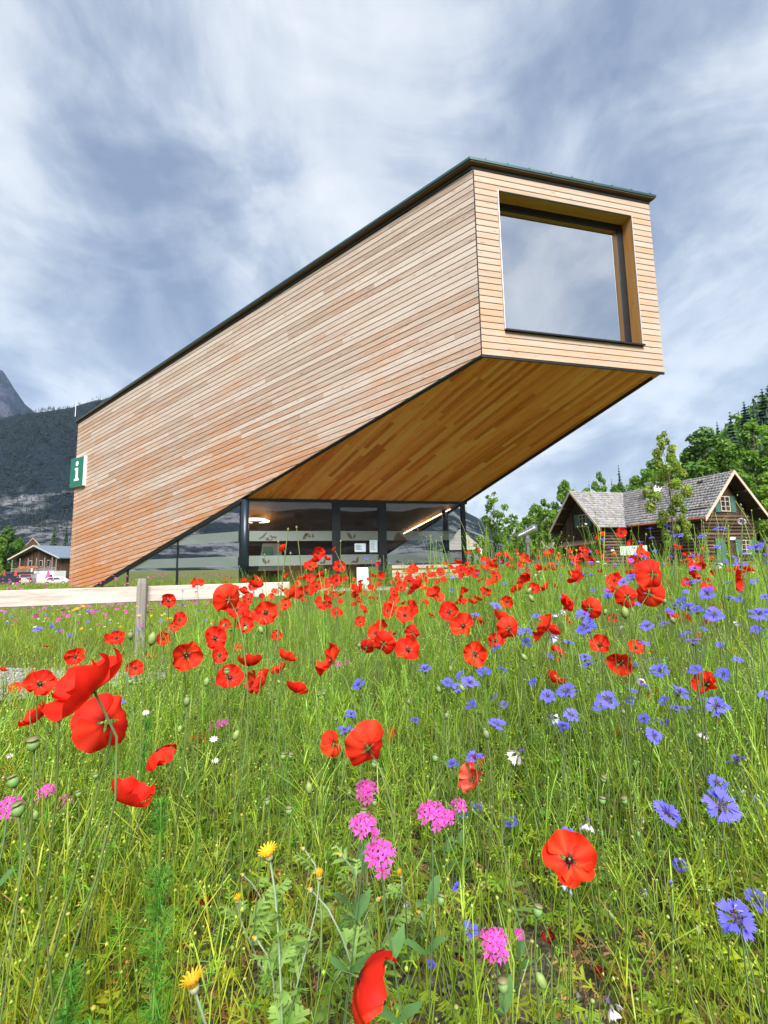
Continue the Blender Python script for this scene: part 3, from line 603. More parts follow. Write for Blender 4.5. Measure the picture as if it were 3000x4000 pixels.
def gwin(o, ex, en, w_, h_, parent, shut=True, both=True):
    """small window with a frame, glazing bars and shutters; o lower left corner, ex along the wall, en outwards"""
    f = B()
    t = .07
    for a0, a1, z0, z1 in ((0, w_, 0, t), (0, w_, h_-t, h_), (0, t, t, h_-t), (w_-t, w_, t, h_-t), (w_/2-.03, w_/2+.03, t, h_-t)):
        f.prism([o+ex*a0+Uz*z0, o+ex*a1+Uz*z0, o+ex*a1+Uz*z1, o+ex*a0+Uz*z1], en*.06)
    for z in (h_/3, 2*h_/3): f.prism([o+ex*t+Uz*(z-.02), o+ex*(w_-t)+Uz*(z-.02), o+ex*(w_-t)+Uz*(z+.02), o+ex*t+Uz*(z+.02)], en*.045)
    wf = f.build('window_frame', MT['barge'], parent, Matrix())
    B().poly([o+ex*t+Uz*t+en*.01, o+ex*(w_-t)+Uz*t+en*.01, o+ex*(w_-t)+Uz*(h_-t)+en*.01, o+ex*t+Uz*(h_-t)+en*.01]).build('pane', MT['dark_glass'], parent, Matrix())
    if shut:
        for a in ([-.62, w_+.08] if both else [-.62]):
            s_b = B()
            for k in range(3):
                s_b.prism([o+ex*(a+k*.18)+Uz*-.05, o+ex*(a+k*.18+.174)+Uz*-.05, o+ex*(a+k*.18+.174)+Uz*(h_+.05), o+ex*(a+k*.18)+Uz*(h_+.05)], en*.05)
            for z in (.12, h_-.2): s_b.prism([o+ex*a+Uz*z+en*.05, o+ex*(a+.535)+Uz*z+en*.05, o+ex*(a+.535)+Uz*(z+.09)+en*.05, o+ex*a+Uz*(z+.09)+en*.05], en*.02)
            s_b.build('shutter', MT['shutter'], parent, Matrix())
def wing(A, u, v, length, zk, ze, hw, gz, logs_from, side_log=True):
    """A ridge end at the gable; u points out of the gable; v to the left when looking along u... roof slopes fall to +v and -v"""
    sl = math.hypot(hw, zk-ze)
    for sgn in (1, -1):
        ex = -u; down = (v*sgn*hw+Uz*(ze-zk))/sl; ez = ex.cross(-down); ez = ez if ez.z > 0 else -ez
        o = A+Uz*zk+down*sl+u*.02
        rb = B(); rb.prism([A+Uz*zk, A+Uz*zk-u*length, A+Uz*zk-u*length+down*sl, A+Uz*zk+down*sl], ez*-.10)
        rp = rb.build('roof', MT['darkwood'], lh, TL)
        shingles('shingles', o, ex, -down, ez, length, sl, rp, Matrix(), MT['shingle'])
        bg = B(); bg.prism([A+Uz*(zk+.05)+u*.0, A+Uz*(zk+.05)+down*(sl+.1), A+Uz*(zk-.25)+down*(sl+.1), A+Uz*(zk-.25)], u*.06); bg.build('barge_board', MT['barge'], lh, TL)
        for k in (.35, .72): B().prism([A+Uz*(zk-.32)+down*sl*k-u*1.3, A+Uz*(zk-.32)+down*sl*k-u*.02, A+Uz*(zk-.16)+down*sl*k-u*.02, A+Uz*(zk-.16)+down*sl*k-u*1.3], v*.14).build('purlin', MT['darkwood'], lh, TL)
    # walls
    wo_ = 1.05; wh = hw-.75
    g0 = A-u*wo_
    wl = B().prism([g0+v*wh+Uz*-.3, g0-v*wh+Uz*-.3, g0-v*wh+Uz*(ze+.35), g0+Uz*(zk-.5), g0+v*wh+Uz*(ze+.35)], -u*.2).build('gable_wall', MT['darkwood'], lh, TL)
    z = -.1; k = 0
    while z < gz:
        hh = random.uniform(.25, .31); e = .25 if k % 2 else .12
        pts = [g0+v*(wh+e)+Uz*(z+hh/2)+u*.07, g0+Uz*(z+hh/2)+u*.07, g0-v*(wh+e)+Uz*(z+hh/2)+u*.07]
        lb = B(); L_ = (pts[2]-pts[0]).length
        lb.tube([(0, 0, 0), (L_/2, random.uniform(-.01, .01), random.uniform(-.01, .01)), (L_, 0, 0)], [hh*.52, hh*.5, hh*.53], 7)
        Mw = Matrix((-v, u, Uz)).transposed().to_4x4(); Mw.translation = pts[0]
        link('log', lb.me('log', MT['log'], True), wl, Mw)
        z += hh; k += 1
    x = -wh+.05
    while x < wh-.05:
        ww = random.uniform(.2, .32); x2 = min(x+ww, wh)
        zt = lambda q: zk-.55-(zk-ze-.0)*abs(q)/hw
        a, b_ = min(zt(x), zk), min(zt(x2-.012), zk)
        if min(a, b_) > gz+.1:
            pb_ = B(); pb_.prism([(0, 0, 0), (0, -(x2-.012-x), 0), (b_-gz, -(x2-.012-x), 0), (a-gz, 0, 0)][::-1], (0, 0, .035+random.uniform(0, .02)))
            Mw = Matrix((Uz, -v, u)).transposed().to_4x4(); 
            Mw = Matrix((Uz, v, u)).transposed().to_4x4() if Uz.cross(v).dot(u) > 0 else Matrix((Uz, -v, u)).transposed().to_4x4()
            sgn = 1 if Uz.cross(v).dot(u) > 0 else -1
            Mw.translation = g0+v*(-x if sgn > 0 else -x)+Uz*gz+u*.01
            if sgn < 0:
                pb_ = B(); pb_.prism([(0, 0, 0), (b_*0, 0, 0)] if False else [(0, 0, 0), (a-gz, 0, 0), (b_-gz, (x2-.012-x), 0), (0, (x2-.012-x), 0)][::-1], (0, 0, .035))
            link('board', pb_.me('board', MT['darkwood']), wl, Mw)
        x = x2
    # side walls
    for sgn in (1, -1):
        s0 = g0+v*sgn*wh; sw_ = B().prism([s0+Uz*-.3, s0-u*(length-wo_-.2)+Uz*-.3, s0-u*(length-wo_-.2)+Uz*(ze+.3), s0+Uz*(ze+.3)], -v*sgn*.15).build('side_wall', MT['darkwood'], lh, TL)
        if side_log:
            z = -.1
            while z < ze+.1:
                hh = random.uniform(.26, .31); lb = B(); L_ = min(5.0, length-wo_)
                lb.tube([(0, 0, 0), (L_, 0, 0)], hh*.5, 6)
                Mw = Matrix((-u, v, Uz)).transposed().to_4x4(); Mw.translation = s0+u*.22+Uz*(z+hh/2)+v*sgn*.05
                link('log', lb.me('log', MT['log'], True), sw_, Mw); z += hh
    return g0, wl, wh
g0, wl, wh = wing(AR, UW, VW, 11.6, ZK, ZE, HWD, 3.95, 0)
EXR = -VW
gwin(g0+EXR*-.55+Uz*4.45+UW*.08, EXR, UW, 1.05, 1.25, wl)
gwin(g0+EXR*.95+Uz*1.0+UW*.30, EXR, UW, 1.05, 1.15, wl)
# closed shutter door pair, house door, small plate
for (a, z0, w_, h_, mt, nm) in ((-1.75, .5, 1.05, 1.75, 'shutter', 'shutter'), (-.45, -.05, .95, 2.0, 'darkwood', 'door')):
    q = B()
    for k in range(5): q.prism([g0+EXR*(a+k*w_/5)+Uz*z0+UW*.25, g0+EXR*(a+k*w_/5+w_/5-.012)+Uz*z0+UW*.25, g0+EXR*(a+k*w_/5+w_/5-.012)+Uz*(z0+h_)+UW*.25, g0+EXR*(a+k*w_/5)+Uz*(z0+h_)+UW*.25], UW*.05)
    q.build(nm, MT[mt], wl, Matrix())
B().prism([g0+EXR*-.1+Uz*2.15+UW*.26, g0+EXR*.45+Uz*2.15+UW*.26, g0+EXR*.45+Uz*2.38+UW*.26, g0+EXR*-.1+Uz*2.38+UW*.26], UW*.03).build('plate', MT['white'], wl, Matrix())
UL = VW.copy(); VL = -UW                      # the left wing: gable looks along VW
g1, wl1, wh1 = wing(AL+VW*.0, UL, VL, 6.9, ZK-.05, ZE-.15, HWD, 2.7, 0)
EXL = -VL if Uz.cross(VL).dot(UL) > 0 else VL
EXL = UW
gwin(g1+EXL*-.1+Uz*4.0+UL*.08, EXL, UL, 1.0, 1.2, wl1)
# lean-to shingle strip below the left gable, porch post, gutter
B().prism([g1+EXL*-2.3+Uz*2.55+UL*.2, g1+EXL*2.75+Uz*2.75+UL*.2, g1+EXL*2.75+Uz*2.2+UL*1.3, g1+EXL*-2.3+Uz*2.0+UL*1.3], Uz*.08).build('lean_to_roof', MT['log'], lh, TL)
pq = MR+VW*2.55+UW*4.4
B().prism([pq, pq+VW*.1+EXR*.5, pq+EXR*.5+UW*.45, pq+UW*.45], Uz*3.6).build('porch_pillar', MT['plaster'], lh, TL)
ch = MR+VW*1.35+UW*3.9
cb = B(); cb.prism([ch+Uz*5.2, ch+EXR*.95+Uz*5.2, ch+EXR*.95+UW*.95+Uz*5.2, ch+UW*.95+Uz*5.2], Uz*2.5); ck = cb.build('chimney', MT['plaster'], lh, TL)
B().prism([ch-EXR*.05-UW*.05+Uz*7.7, ch+EXR*1.0-UW*.05+Uz*7.7, ch+EXR*1.0+UW*1.0+Uz*7.7, ch-EXR*.05+UW*1.0+Uz*7.7], Uz*.14).build('chimney_cap', MT['alu'], ck, Matrix())
for s_ in (2.2, 4.4, 6.6): 
    dn = (VW*HWD+Uz*(ZE-ZK)).normalized(); q = AR+Uz*ZK-UW*s_+dn*.75
    B().prism([q+Uz*.08, q-UW*.45+Uz*.08, q-UW*.45+dn*.22+Uz*.10, q+dn*.22+Uz*.10], Uz*.07).build('roof_vent', MT['black'], lh, TL)
gl_ = (VW*HWD+Uz*(ZE-ZK)).normalized()
B().tube([AR+Uz*ZK+gl_*(HWD/math.cos(math.atan((ZK-ZE)/HWD))+.1)-UW*.1, AR+Uz*ZK+gl_*(HWD/math.cos(math.atan((ZK-ZE)/HWD))+.1)-UW*7.3], .075, 6).build('gutter', MT['brick'], lh, TL)
q0 = AR+Uz*(ZK+.1)+gl_*4.2
B().tube([q0-UW*.3, q0-UW*4.6], .05, 5).build('snow_guard', MT['black'], lh, TL)
# ---------------------------------------------------------------- things beside the log house
tl = thing('coin_telescope', 'silver coin operated telescope on its stand above the poppies', 'telescope', (5.4, 17.0, -.02))
p0, p1 = at(2016, 2099, 16.8), at(2090, 2062, 17.1)
ax = (p1-p0)
B().tube([p0, p0+ax*.12, p0+ax*.16, p0+ax*.8, p0+ax*.82, p1], [.085, .09, .105, .13, .145, .145], 14).build('tube', MT['steel'], tl, local(tl), True)
cpt = p0+ax*.55
B().tube([cpt+Vector((0, .1, .22)), cpt+Vector((0, .02, -.25))], [.05, .09], 10).tube([cpt+Vector((0, .02, -.25)), cpt+Vector((0, .02, -.42))], [.15, .15], 10).build('head', MT['steel'], tl, local(tl))
B().tube([Vector((cpt.x, cpt.y, cpt.z-.42)), Vector((cpt.x, cpt.y, -.05))], .075, 10).build('pedestal', MT['steel'], tl, local(tl))
dc = thing('wooden_lounger', 'grey wooden lounger with two slanted boards left of the log house', 'lounger', tuple(at(2140, 2165, 21)))
for (a, b_) in (((2112, 2112), (2132, 2150)), ((2160, 2118), (2146, 2150))):
    q0, q1 = at(*a, 21), at(*b_, 21); B().prism([q0, q0+Vector((.09, 0, 0)), q1+Vector((.09, 0, 0)), q1], Vector((0, .5, 0))).build('side_board', MT['post'], dc, local(dc))
q0, q1 = at(2112, 2142, 21), at(2166, 2142, 21); B().prism([q0, q1, q1+Uz*.05, q0+Uz*.05], Vector((0, .5, 0))).build('seat', MT['post'], dc, local(dc))
ib = thing('info_board', 'pale green blank board standing low before the log house porch', 'board', tuple(at(2477, 2200, 21)))
q0, q1 = at(2424, 2170, 21), at(2530, 2166, 21)
B().prism([q0, q1, q1+Uz*.42, q0+Uz*.42], Vector((.01, .03, 0))).build('panel', pmat('pale_green_panel', (.42, .55, .42), .4), ib, local(ib))
for q in (q0+Vector((.1, .05, 0)), q1-Vector((.1, -.05, 0))): B().tube([q+Uz*.1, Vector((q.x, q.y, -.1))], .03, 5).build('leg', MT['post'], ib, local(ib))
wc = thing('wayside_cross', 'white cross shaped post standing before the trees right of the glass front', 'cross', tuple(at(1877, 2150, 34)))
q0, q1 = at(1877, 2102, 34), at(1879, 2165, 34); B().tube([q0, q1], .07, 5).build('upright', MT['white'], wc, local(wc))
q0, q1 = at(1866, 2119, 34), at(1887, 2119, 34); B().tube([q0, q1], .03, 5).build('crossbar', MT['white'], wc, local(wc))
pv = thing('pavilion', 'small open pavilion with a pyramid shingle roof behind the glass corner', 'pavilion', tuple(at(1800, 2203, 40)))
pc = at(1800, 2155, 40); pc.z = 0; za = at(1800, 2068, 40).z; ze_ = at(1800, 2152, 40).z; hw_ = 1.65
cs = [pc+Vector((sx*hw_, sy*hw_, ze_)) for sx, sy in ((-1, -1), (1, -1), (1, 1), (-1, 1))]; ap = pc+Uz*za
rb = B()
for i in range(4): rb.poly([cs[i], cs[(i+1) % 4], ap])
rb.poly(cs[::-1]); pr = rb.build('roof', MT['darkwood'], pv, local(pv))
for i in range(4):
    e0, e1 = cs[i], cs[(i+1) % 4]
    for k in range(7):
        a, b_ = k/7, (k+1.25)/7; b_ = min(b_, 1); q = [e0.lerp(ap, a), e1.lerp(ap, a), e1.lerp(ap, b_), e0.lerp(ap, b_)]
        nrm_ = (e1-e0).cross(ap-e0).normalized(); nrm_ = nrm_ if nrm_.z > 0 else -nrm_
        B().prism([q[0]+nrm_*.03, q[1]+nrm_*.03, q[2]+nrm_*.005, q[3]+nrm_*.005], nrm_*.03).build('roof_board', MT['post'], pr, Matrix())
for sx in (-1, 1):
    for sy in (-1, 1): B().tube([pc+Vector((sx*1.3, sy*1.3, -.1)), pc+Vector((sx*1.3, sy*1.3, ze_))], .11, 6).build('post', MT['post'], pv, local(pv))
# ---------------------------------------------------------------- chalet at left with its yard
CY = 95.0
gb = -1.72
ex = Vector((.94, -.33, 0)).normalized(); eyv = Vector((.33, .94, 0)).normalized()
cap_ = at(132, 2129, CY); CO = Vector((cap_.x, cap_.y, 0))
cl = thing('chalet', 'wide alpine farmhouse with dark timber gable and blue grey roof behind the parking area', 'house', (CO.x, CO.y, gb)); TC = local(cl)
zk, zev, hw = cap_.z, at(270, 2177, CY-2).z, 7.7
LC = 16
def cq(a, b, z): return CO+ex*a+eyv*b+Uz*z
for sgn in (1, -1):
    P = [cq(0, 0, zk), cq(sgn*hw, 0, zev), cq(sgn*hw, LC, zev), cq(0, LC, zk)]
    if sgn < 0: P = P[::-1]
    B().prism([p-Uz*.2 for p in P], Uz*.2).build('roof', MT['slate'], cl, TC)
    B().prism([cq(0, -.08, zk-.28), cq(sgn*hw, -.08, zev-.28), cq(sgn*hw, -.08, zev+.02), cq(0, -.08, zk+.02)][::sgn], eyv*.07).build('barge_board', MT['alu'] if sgn > 0 else MT['barge'], cl, TC)
gw = B().prism([cq(-6.9, 1.2, .55), cq(6.9, 1.2, .55), cq(6.9, 1.2, zev+.1), cq(0, 1.2, zk-.3), cq(-6.9, 1.2, zev+.1)], eyv*.2).build('timber_gable', MT['darkwood'], cl, TC)
for k in range(26):
    a = -6.3+k*.5; zt = zk-.45-(zk-zev)*abs(a)/hw
    if zt > 1.6: B().prism([cq(a, 1.2, 1.5), cq(a+.47, 1.2, 1.5), cq(a+.47, 1.2, zt-.15), cq(a, 1.2, zt)], -eyv*random.uniform(.03, .07)).build('board', MT['darkwood'], gw, Matrix())
B().prism([cq(-6.9, 1.3, gb), cq(1.9, 1.3, gb), cq(1.9, 1.3, .6), cq(-6.9, 1.3, .6)], eyv*.3).build('ground_floor_wall', MT['cream'], cl, TC)
B().prism([cq(7.0, 1.5, gb), cq(7.0, LC-.5, gb), cq(7.0, LC-.5, zev), cq(7.0, 1.5, zev)], -ex*.2).build('side_wall', MT['darkwood'], cl, TC)
bal = B().prism([cq(-6.7, .1, .55), cq(6.7, .1, .55), cq(6.7, 1.15, .55), cq(-6.7, 1.15, .55)], Uz*.16).build('balcony_floor', MT['darkwood'], cl, TC)
for z in (.85, 1.12, 1.4): B().prism([cq(-6.7, .1, z), cq(6.7, .1, z), cq(6.7, .1, z+.13), cq(-6.7, .1, z+.13)], eyv*.06).build('balcony_rail', MT['post'], bal, Matrix())
for a in (-6.6, -4.2, -1.7, 0.8, 3.2, 5.4, 6.6): B().prism([cq(a, .12, .72), cq(a+.14, .12, .72), cq(a+.14, .12, min(zk-.6-(zk-zev)*abs(a)/hw, 3.6)), cq(a, .12, min(zk-.6-(zk-zev)*abs(a)/hw, 3.6))], eyv*.12).build('balcony_post', MT['post'], bal, Matrix())
for a in (-2.9, .3, 2.6):
    wf = B().prism([cq(a, 1.13, 1.75), cq(a+1.0, 1.13, 1.75), cq(a+1.0, 1.13, 3.1), cq(a, 1.13, 3.1)], eyv*.06).build('window', MT['barge'], cl, TC)
    B().poly([cq(a+.1, 1.10, 1.85), cq(a+.9, 1.10, 1.85), cq(a+.9, 1.10, 3.0), cq(a+.1, 1.10, 3.0)]).build('pane', MT['dark_glass'], wf, Matrix())
fl = B()
for k in range(60): 
    a = random.uniform(-4.3, 1.5); z = random.uniform(1.35, 1.75); fl.box((0, 0, 0), (.22, .2, .2), None); 
    fl.v[-8:] = [tuple(Vector(p)+cq(a, -.05, z)) for p in fl.v[-8:]]
o_ = fl.build('balcony_flowers', pmat('balcony_flowers', (.32, .12, .05), .8, noise=.5), cl, TC); o_['kind'] = 'stuff'
ann = B().prism([cq(2.4, -1.2, gb), cq(8.2, -1.2, gb), cq(8.2, 1.2, gb), cq(2.4, 1.2, gb)], Uz*2.55).build('white_annex', MT['plaster'], cl, TC)
wf = B().prism([cq(6.0, -1.24, -.75), cq(7.9, -1.24, -.75), cq(7.9, -1.24, .2), cq(6.0, -1.24, .2)], eyv*.03).build('window', MT['white'], ann, Matrix())
B().poly([cq(6.08, -1.26, -.68), cq(6.9, -1.26, -.68), cq(6.9, -1.26, .13), cq(6.08, -1.26, .13)]).poly([cq(7.0, -1.26, -.68), cq(7.82, -1.26, -.68), cq(7.82, -1.26, .13), cq(7.0, -1.26, .13)]).build('pane', MT['dark_glass'], ann, Matrix())
B().prism([cq(3.3, -1.235, .42), cq(4.3, -1.235, .42), cq(4.3, -1.235, .47), cq(3.3, -1.235, .47)], -eyv*.02).prism([cq(3.3, -1.235, .47), cq(3.36, -1.235, .47), cq(3.36, -1.235, .72), cq(3.3, -1.235, .72)], -eyv*.02).prism([cq(3.36, -1.235, .68), cq(4.1, -1.235, .68), cq(4.1, -1.235, .73), cq(3.36, -1.235, .73)], -eyv*.02).build('wall_emblem', MT['ink'], ann, Matrix())
awp = B().prism([cq(-3.5, 1.25, .35), cq(1.5, 1.25, .35), cq(1.0, -1.9, -.55), cq(-4.2, -1.9, -.55)], Uz*.06).build('awning', MT['awning'], cl, TC)
B().prism([cq(-4.2, -1.95, -.75), cq(1.0, -1.95, -.75), cq(1.0, -1.95, -.5), cq(-4.2, -1.95, -.5)], -eyv*.03).build('valance', MT['white'], awp, Matrix())
B().prism([cq(-1.6, 1.1, gb), cq(.0, 1.1, gb), cq(.0, 1.1, .2), cq(-1.6, 1.1, .2)], eyv*.1).build('door', MT['darkwood'], cl, TC)
B().prism([cq(-.35, .02, .72), cq(.0, .02, .72), cq(.0, .02, 1.5), cq(-.35, .02, 1.5)], eyv*.05).build('white_flag', MT['white'], cl, TC)
chm = cq(2.5, 7, 0); 
B().prism([chm+Uz*4.5, chm+ex*1.0+Uz*4.5, chm+ex*1.0+eyv+Uz*4.5, chm+eyv+Uz*4.5], Uz*3.6).build('chimney', MT['brick'], cl, TC)
B().tube([cq(4.6, 7, 4.8), cq(4.6, 7, 8.2)], .07, 5).build('flue', MT['alu'], cl, TC)
hb = at(120, 2104, 128); bh = thing('barn', 'small brown barn with pale shingle roof peeking over the farmhouse gable', 'barn', (hb.x, hb.y, gb)); TB2 = local(bh)
bo = Vector((hb.x, hb.y, 0)); e1 = Vector((.95, -.3, 0)); e2 = Vector((-.55, .83, 0)); zb = hb.z
bo = bo+e1*.8
B().prism([bo+Uz*zb, bo+e1*4+Uz*(zb-3.2), bo+e1*4+e2*12+Uz*(zb-3.2), bo+e2*12+Uz*zb], Uz*.2).prism([bo+e2*12+Uz*zb, bo+e2*12-e1*4+Uz*(zb-3.0), bo-e1*4+Uz*(zb-3.0), bo+Uz*zb], Uz*.2).build('roof', MT['barge'], bh, TB2)
B().prism([bo-e1*3.4+Uz*gb, bo+e1*3.4+Uz*gb, bo+e1*3.4+Uz*(zb-2.9), bo+Uz*(zb-.3), bo-e1*3.4+Uz*(zb-2.6)], e2*9).build('wall', MT['log'], bh, TB2)
# vehicles: side profile extruded, cabin glass, wheels, lamps
def car(name, label, cat, loc, rz, paint, L, Wd, prof, glassq, wheels, front=None, wr=.34):
    t = thing(name, label, cat, loc, rz)
    b = B(); b.prism([(x, -Wd/2, z) for x, z in prof], (0, Wd, 0), .04); bd = b.build('body', paint, t)
    for side in (-1, 1):
        for qd in glassq:
            b = B(); p = [(x, side*(Wd/2+.006), z) for x, z in qd]; b.poly(p if side < 0 else p[::-1]); b.build('side_window', MT['dark_glass'], bd)
        for wx in wheels:
            b = B(); b.tube([(wx, side*(Wd/2-.2), wr), (wx, side*(Wd/2+.02), wr)], wr, 16); ty = b.build('wheel', MT['gap'], t)
            b = B(); b.tube([(wx, side*(Wd/2+.02), wr), (wx, side*(Wd/2+.035), wr)], wr*.6, 12); b.build('rim', MT['alu'], ty)
    if front: front(t, bd)
    return t
pv_dark = pmat('dark_blue_paint', (.018, .03, .045), .25, .2); pv_red = pmat('dark_red_paint', (.16, .012, .03), .3, .1); pv_white = pmat('silver_white_paint', (.6, .62, .65), .3, .2)
q = at(35, 2262, 86)
def f_van(t, bd):
    x = 2.31
    B().prism([(2.14, -.75, 1.02), (2.14, .75, 1.02), (1.62, .68, 1.62), (1.62, -.68, 1.62)], (.02, 0, .015)).build('windscreen', MT['dark_glass'], bd)
    for s in (-1, 1): B().box((2.34, s*.66-.14, .68), (2.42, s*.66+.14, .84)).build('headlight', MT['alu'], t)
    B().box((2.34, -.8, .32), (2.45, .8, .50)).build('bumper', MT['alu'], t)
car('van', 'dark blue van parked at the left edge in front of the farmhouse', 'van', (q.x-.6, q.y, gb), math.radians(-155), pv_dark, 4.6, 1.8,
    [(-2.3, .3), (2.38, .3), (2.4, .95), (2.1, 1.05), (1.55, 1.72), (-2.2, 1.75), (-2.3, 1.2)], [[(-2.0, 1.1), (-.6, 1.1), (-.6, 1.6), (-2.0, 1.6)], [(-.45, 1.1), (.6, 1.1), (.6, 1.6), (-.45, 1.6)], [(.72, 1.1), (1.85, 1.1), (1.45, 1.6), (.72, 1.6)]], (-1.4, 1.5), f_van)
q = at(105, 2262, 88)
def f_bus(t, bd):
    for i in range(5): B().box((2.26, -.62, .42+i*.2), (2.34, .62, .50+i*.2)).build('grille_bar', MT['white'], t)
    B().prism([(2.21, -.8, 1.5), (2.21, .8, 1.5), (2.1, .78, 1.98), (2.1, -.78, 1.98)], (.02, 0, .005)).build('windscreen', MT['dark_glass'], bd)
    for s in (-1, 1): B().tube([(2.22, s*.78, .75), (2.29, s*.78, .75)], .12, 12).build('headlight', MT['alu'], t)
car('minibus', 'dark red minibus with white grille bars parked before the awning', 'minibus', (q.x+.2, q.y, gb), math.radians(-62), pv_red, 4.6, 1.9,
    [(-2.3, .3), (2.22, .3), (2.25, 1.4), (2.08, 2.02), (-2.2, 2.1), (-2.3, 1.3)], [[(-2.0, 1.25), (-.7, 1.25), (-.7, 1.85), (-2.0, 1.85)], [(-.55, 1.25), (.7, 1.25), (.7, 1.85), (-.55, 1.85)], [(.85, 1.25), (1.95, 1.25), (1.85, 1.85), (.85, 1.85)]], (-1.4, 1.5), f_bus)
q = at(232, 2268, 84)
car('car', 'silver white car mostly hidden by the meadow below the white annex', 'car', (q.x-.3, q.y, gb), math.radians(8), pv_white, 4.3, 1.75,
    [(-2.1, .3), (2.1, .3), (2.15, .75), (1.2, .95), (.5, 1.4), (-1.1, 1.42), (-1.9, 1.0), (-2.15, .85)], [[(-1.5, .98), (-.35, .98), (-.35, 1.32), (-1.0, 1.32)], [(-.25, .98), (1.0, .98), (.42, 1.32), (-.25, 1.32)]], (-1.3, 1.35))
for i, (px_, lb, mt_) in enumerate(((15, 'closed red parasol behind the dark blue van', 'red_cloth'), (60, 'closed red parasol between van and minibus', 'red_cloth'), (187, 'closed pink parasol beside the white annex', 'pink_cloth'))):
    q = at(px_, 2262, 90); t = thing('parasol', lb, 'parasol', (q.x, q.y, gb), 0, 'closed parasols at the farmhouse')
    B().tube([(0, 0, 0), (0, 0, 2.9)], .035, 6).build('pole', MT['post'], t)
    B().tube([(0, 0, 1.0), (0, 0, 1.15), (0, 0, 1.9), (0, 0, 2.8)], [.40, .46, .28, .05], 9).build('canopy', MT[mt_], t)
# ---------------------------------------------------------------- trees
MT['bark'] = pmat('bark', (.10, .085, .07), .9, noise=.35, bump=.4)
MT['leaf'] = leafmat('tree_leaves', .5, .5, 1.25, .2, nscale=3., tcol=(1, 1, .5))
MT['needle'] = leafmat('conifer_needles', .15, .7, 1.0, .25, nscale=2.)
def crown_mesh(name, clumps, n, size, cols, mat, squash=.8, seed=0):
    r = np.random.default_rng(seed); cl_ = np.array(clumps); k = r.choice(len(cl_), n, p=cl_[:, 3]**2/np.sum(cl_[:, 3]**2))
    d = r.normal(size=(n, 3)); d /= np.linalg.norm(d, axis=1)[:, None]
    rad = r.uniform(.35, 1.0, n)**.5
    P = cl_[k, :3]+d*(cl_[k, 3]*rad)[:, None]*np.array([1, 1, squash])
    nn = d*.6+r.normal(size=(n, 3))*.6+np.array([0, 0, .5]); nn /= np.linalg.norm(nn, axis=1)[:, None]
    t = np.cross(nn, r.normal(size=(n, 3))); t /= np.linalg.norm(t, axis=1)[:, None]; b = np.cross(nn, t)
    s = size*r.uniform(.6, 1.35, n)[:, None]
    V = np.stack([P-t*s, P+b*s*.55+nn*s*.12, P+t*s, P-b*s*.55+nn*s*.12], 1).reshape(-1, 3)
    i = np.arange(n)*4; T = np.concatenate([np.stack([i, i+1, i+3], 1), np.stack([i+1, i+2, i+3], 1)])
    c = np.array(cols)[r.integers(0, len(cols), n)]*r.uniform(.75, 1.25, (n, 1)); cl_t = r.uniform(.8, 1.2, (len(cl_), 1))
    c = c*cl_t[k]
    return npmesh(name, V, T, mat, np.repeat(c, 4, 0))
def tree_parts(seed, h=10., wd=5., n=6000, size=.16, cols=((.07, .13, .02), (.10, .17, .03), (.05, .10, .018)), nb=9, lo=.22, trunk=.16, up=.55, ncl=26, crk=1.0):
    r = random.Random(seed); b = B(); cls = []
    top = Vector((r.uniform(-.2, .2), r.uniform(-.2, .2), h*.92))
    b.tube([(0, 0, -.2), (top.x*.2, top.y*.2, h*.3), (top.x*.6, top.y*.6, h*.62), top], [trunk, trunk*.75, trunk*.4, trunk*.1], 7)
    for i in range(ncl):
        z = lo+(1-lo)*(i+.5)/ncl; a = i*2.4+r.uniform(-.5, .5)
        prof = math.sin(math.pi*min(1, (z-lo)/(1-lo)*.86+.14))**.7
        rr = wd/2*prof*r.uniform(.35, .92)
        p = Vector((math.cos(a)*rr, math.sin(a)*rr, z*h)); cr = crk*wd*r.uniform(.11, .2)*(.55+.45*prof)
        cls.append((p.x, p.y, p.z, cr))
        s0 = Vector((0, 0, max(.15*h, p.z-rr*up-.1*h)))
        b.tube([s0, (s0+p)*.5+Vector((0, 0, -.03*h)), p], [trunk*.3, trunk*.18, trunk*.06], 4, False)
    return b.me('trunk', MT['bark']), crown_mesh('crown', cls, n, size, cols, MT['leaf'], .85, seed)
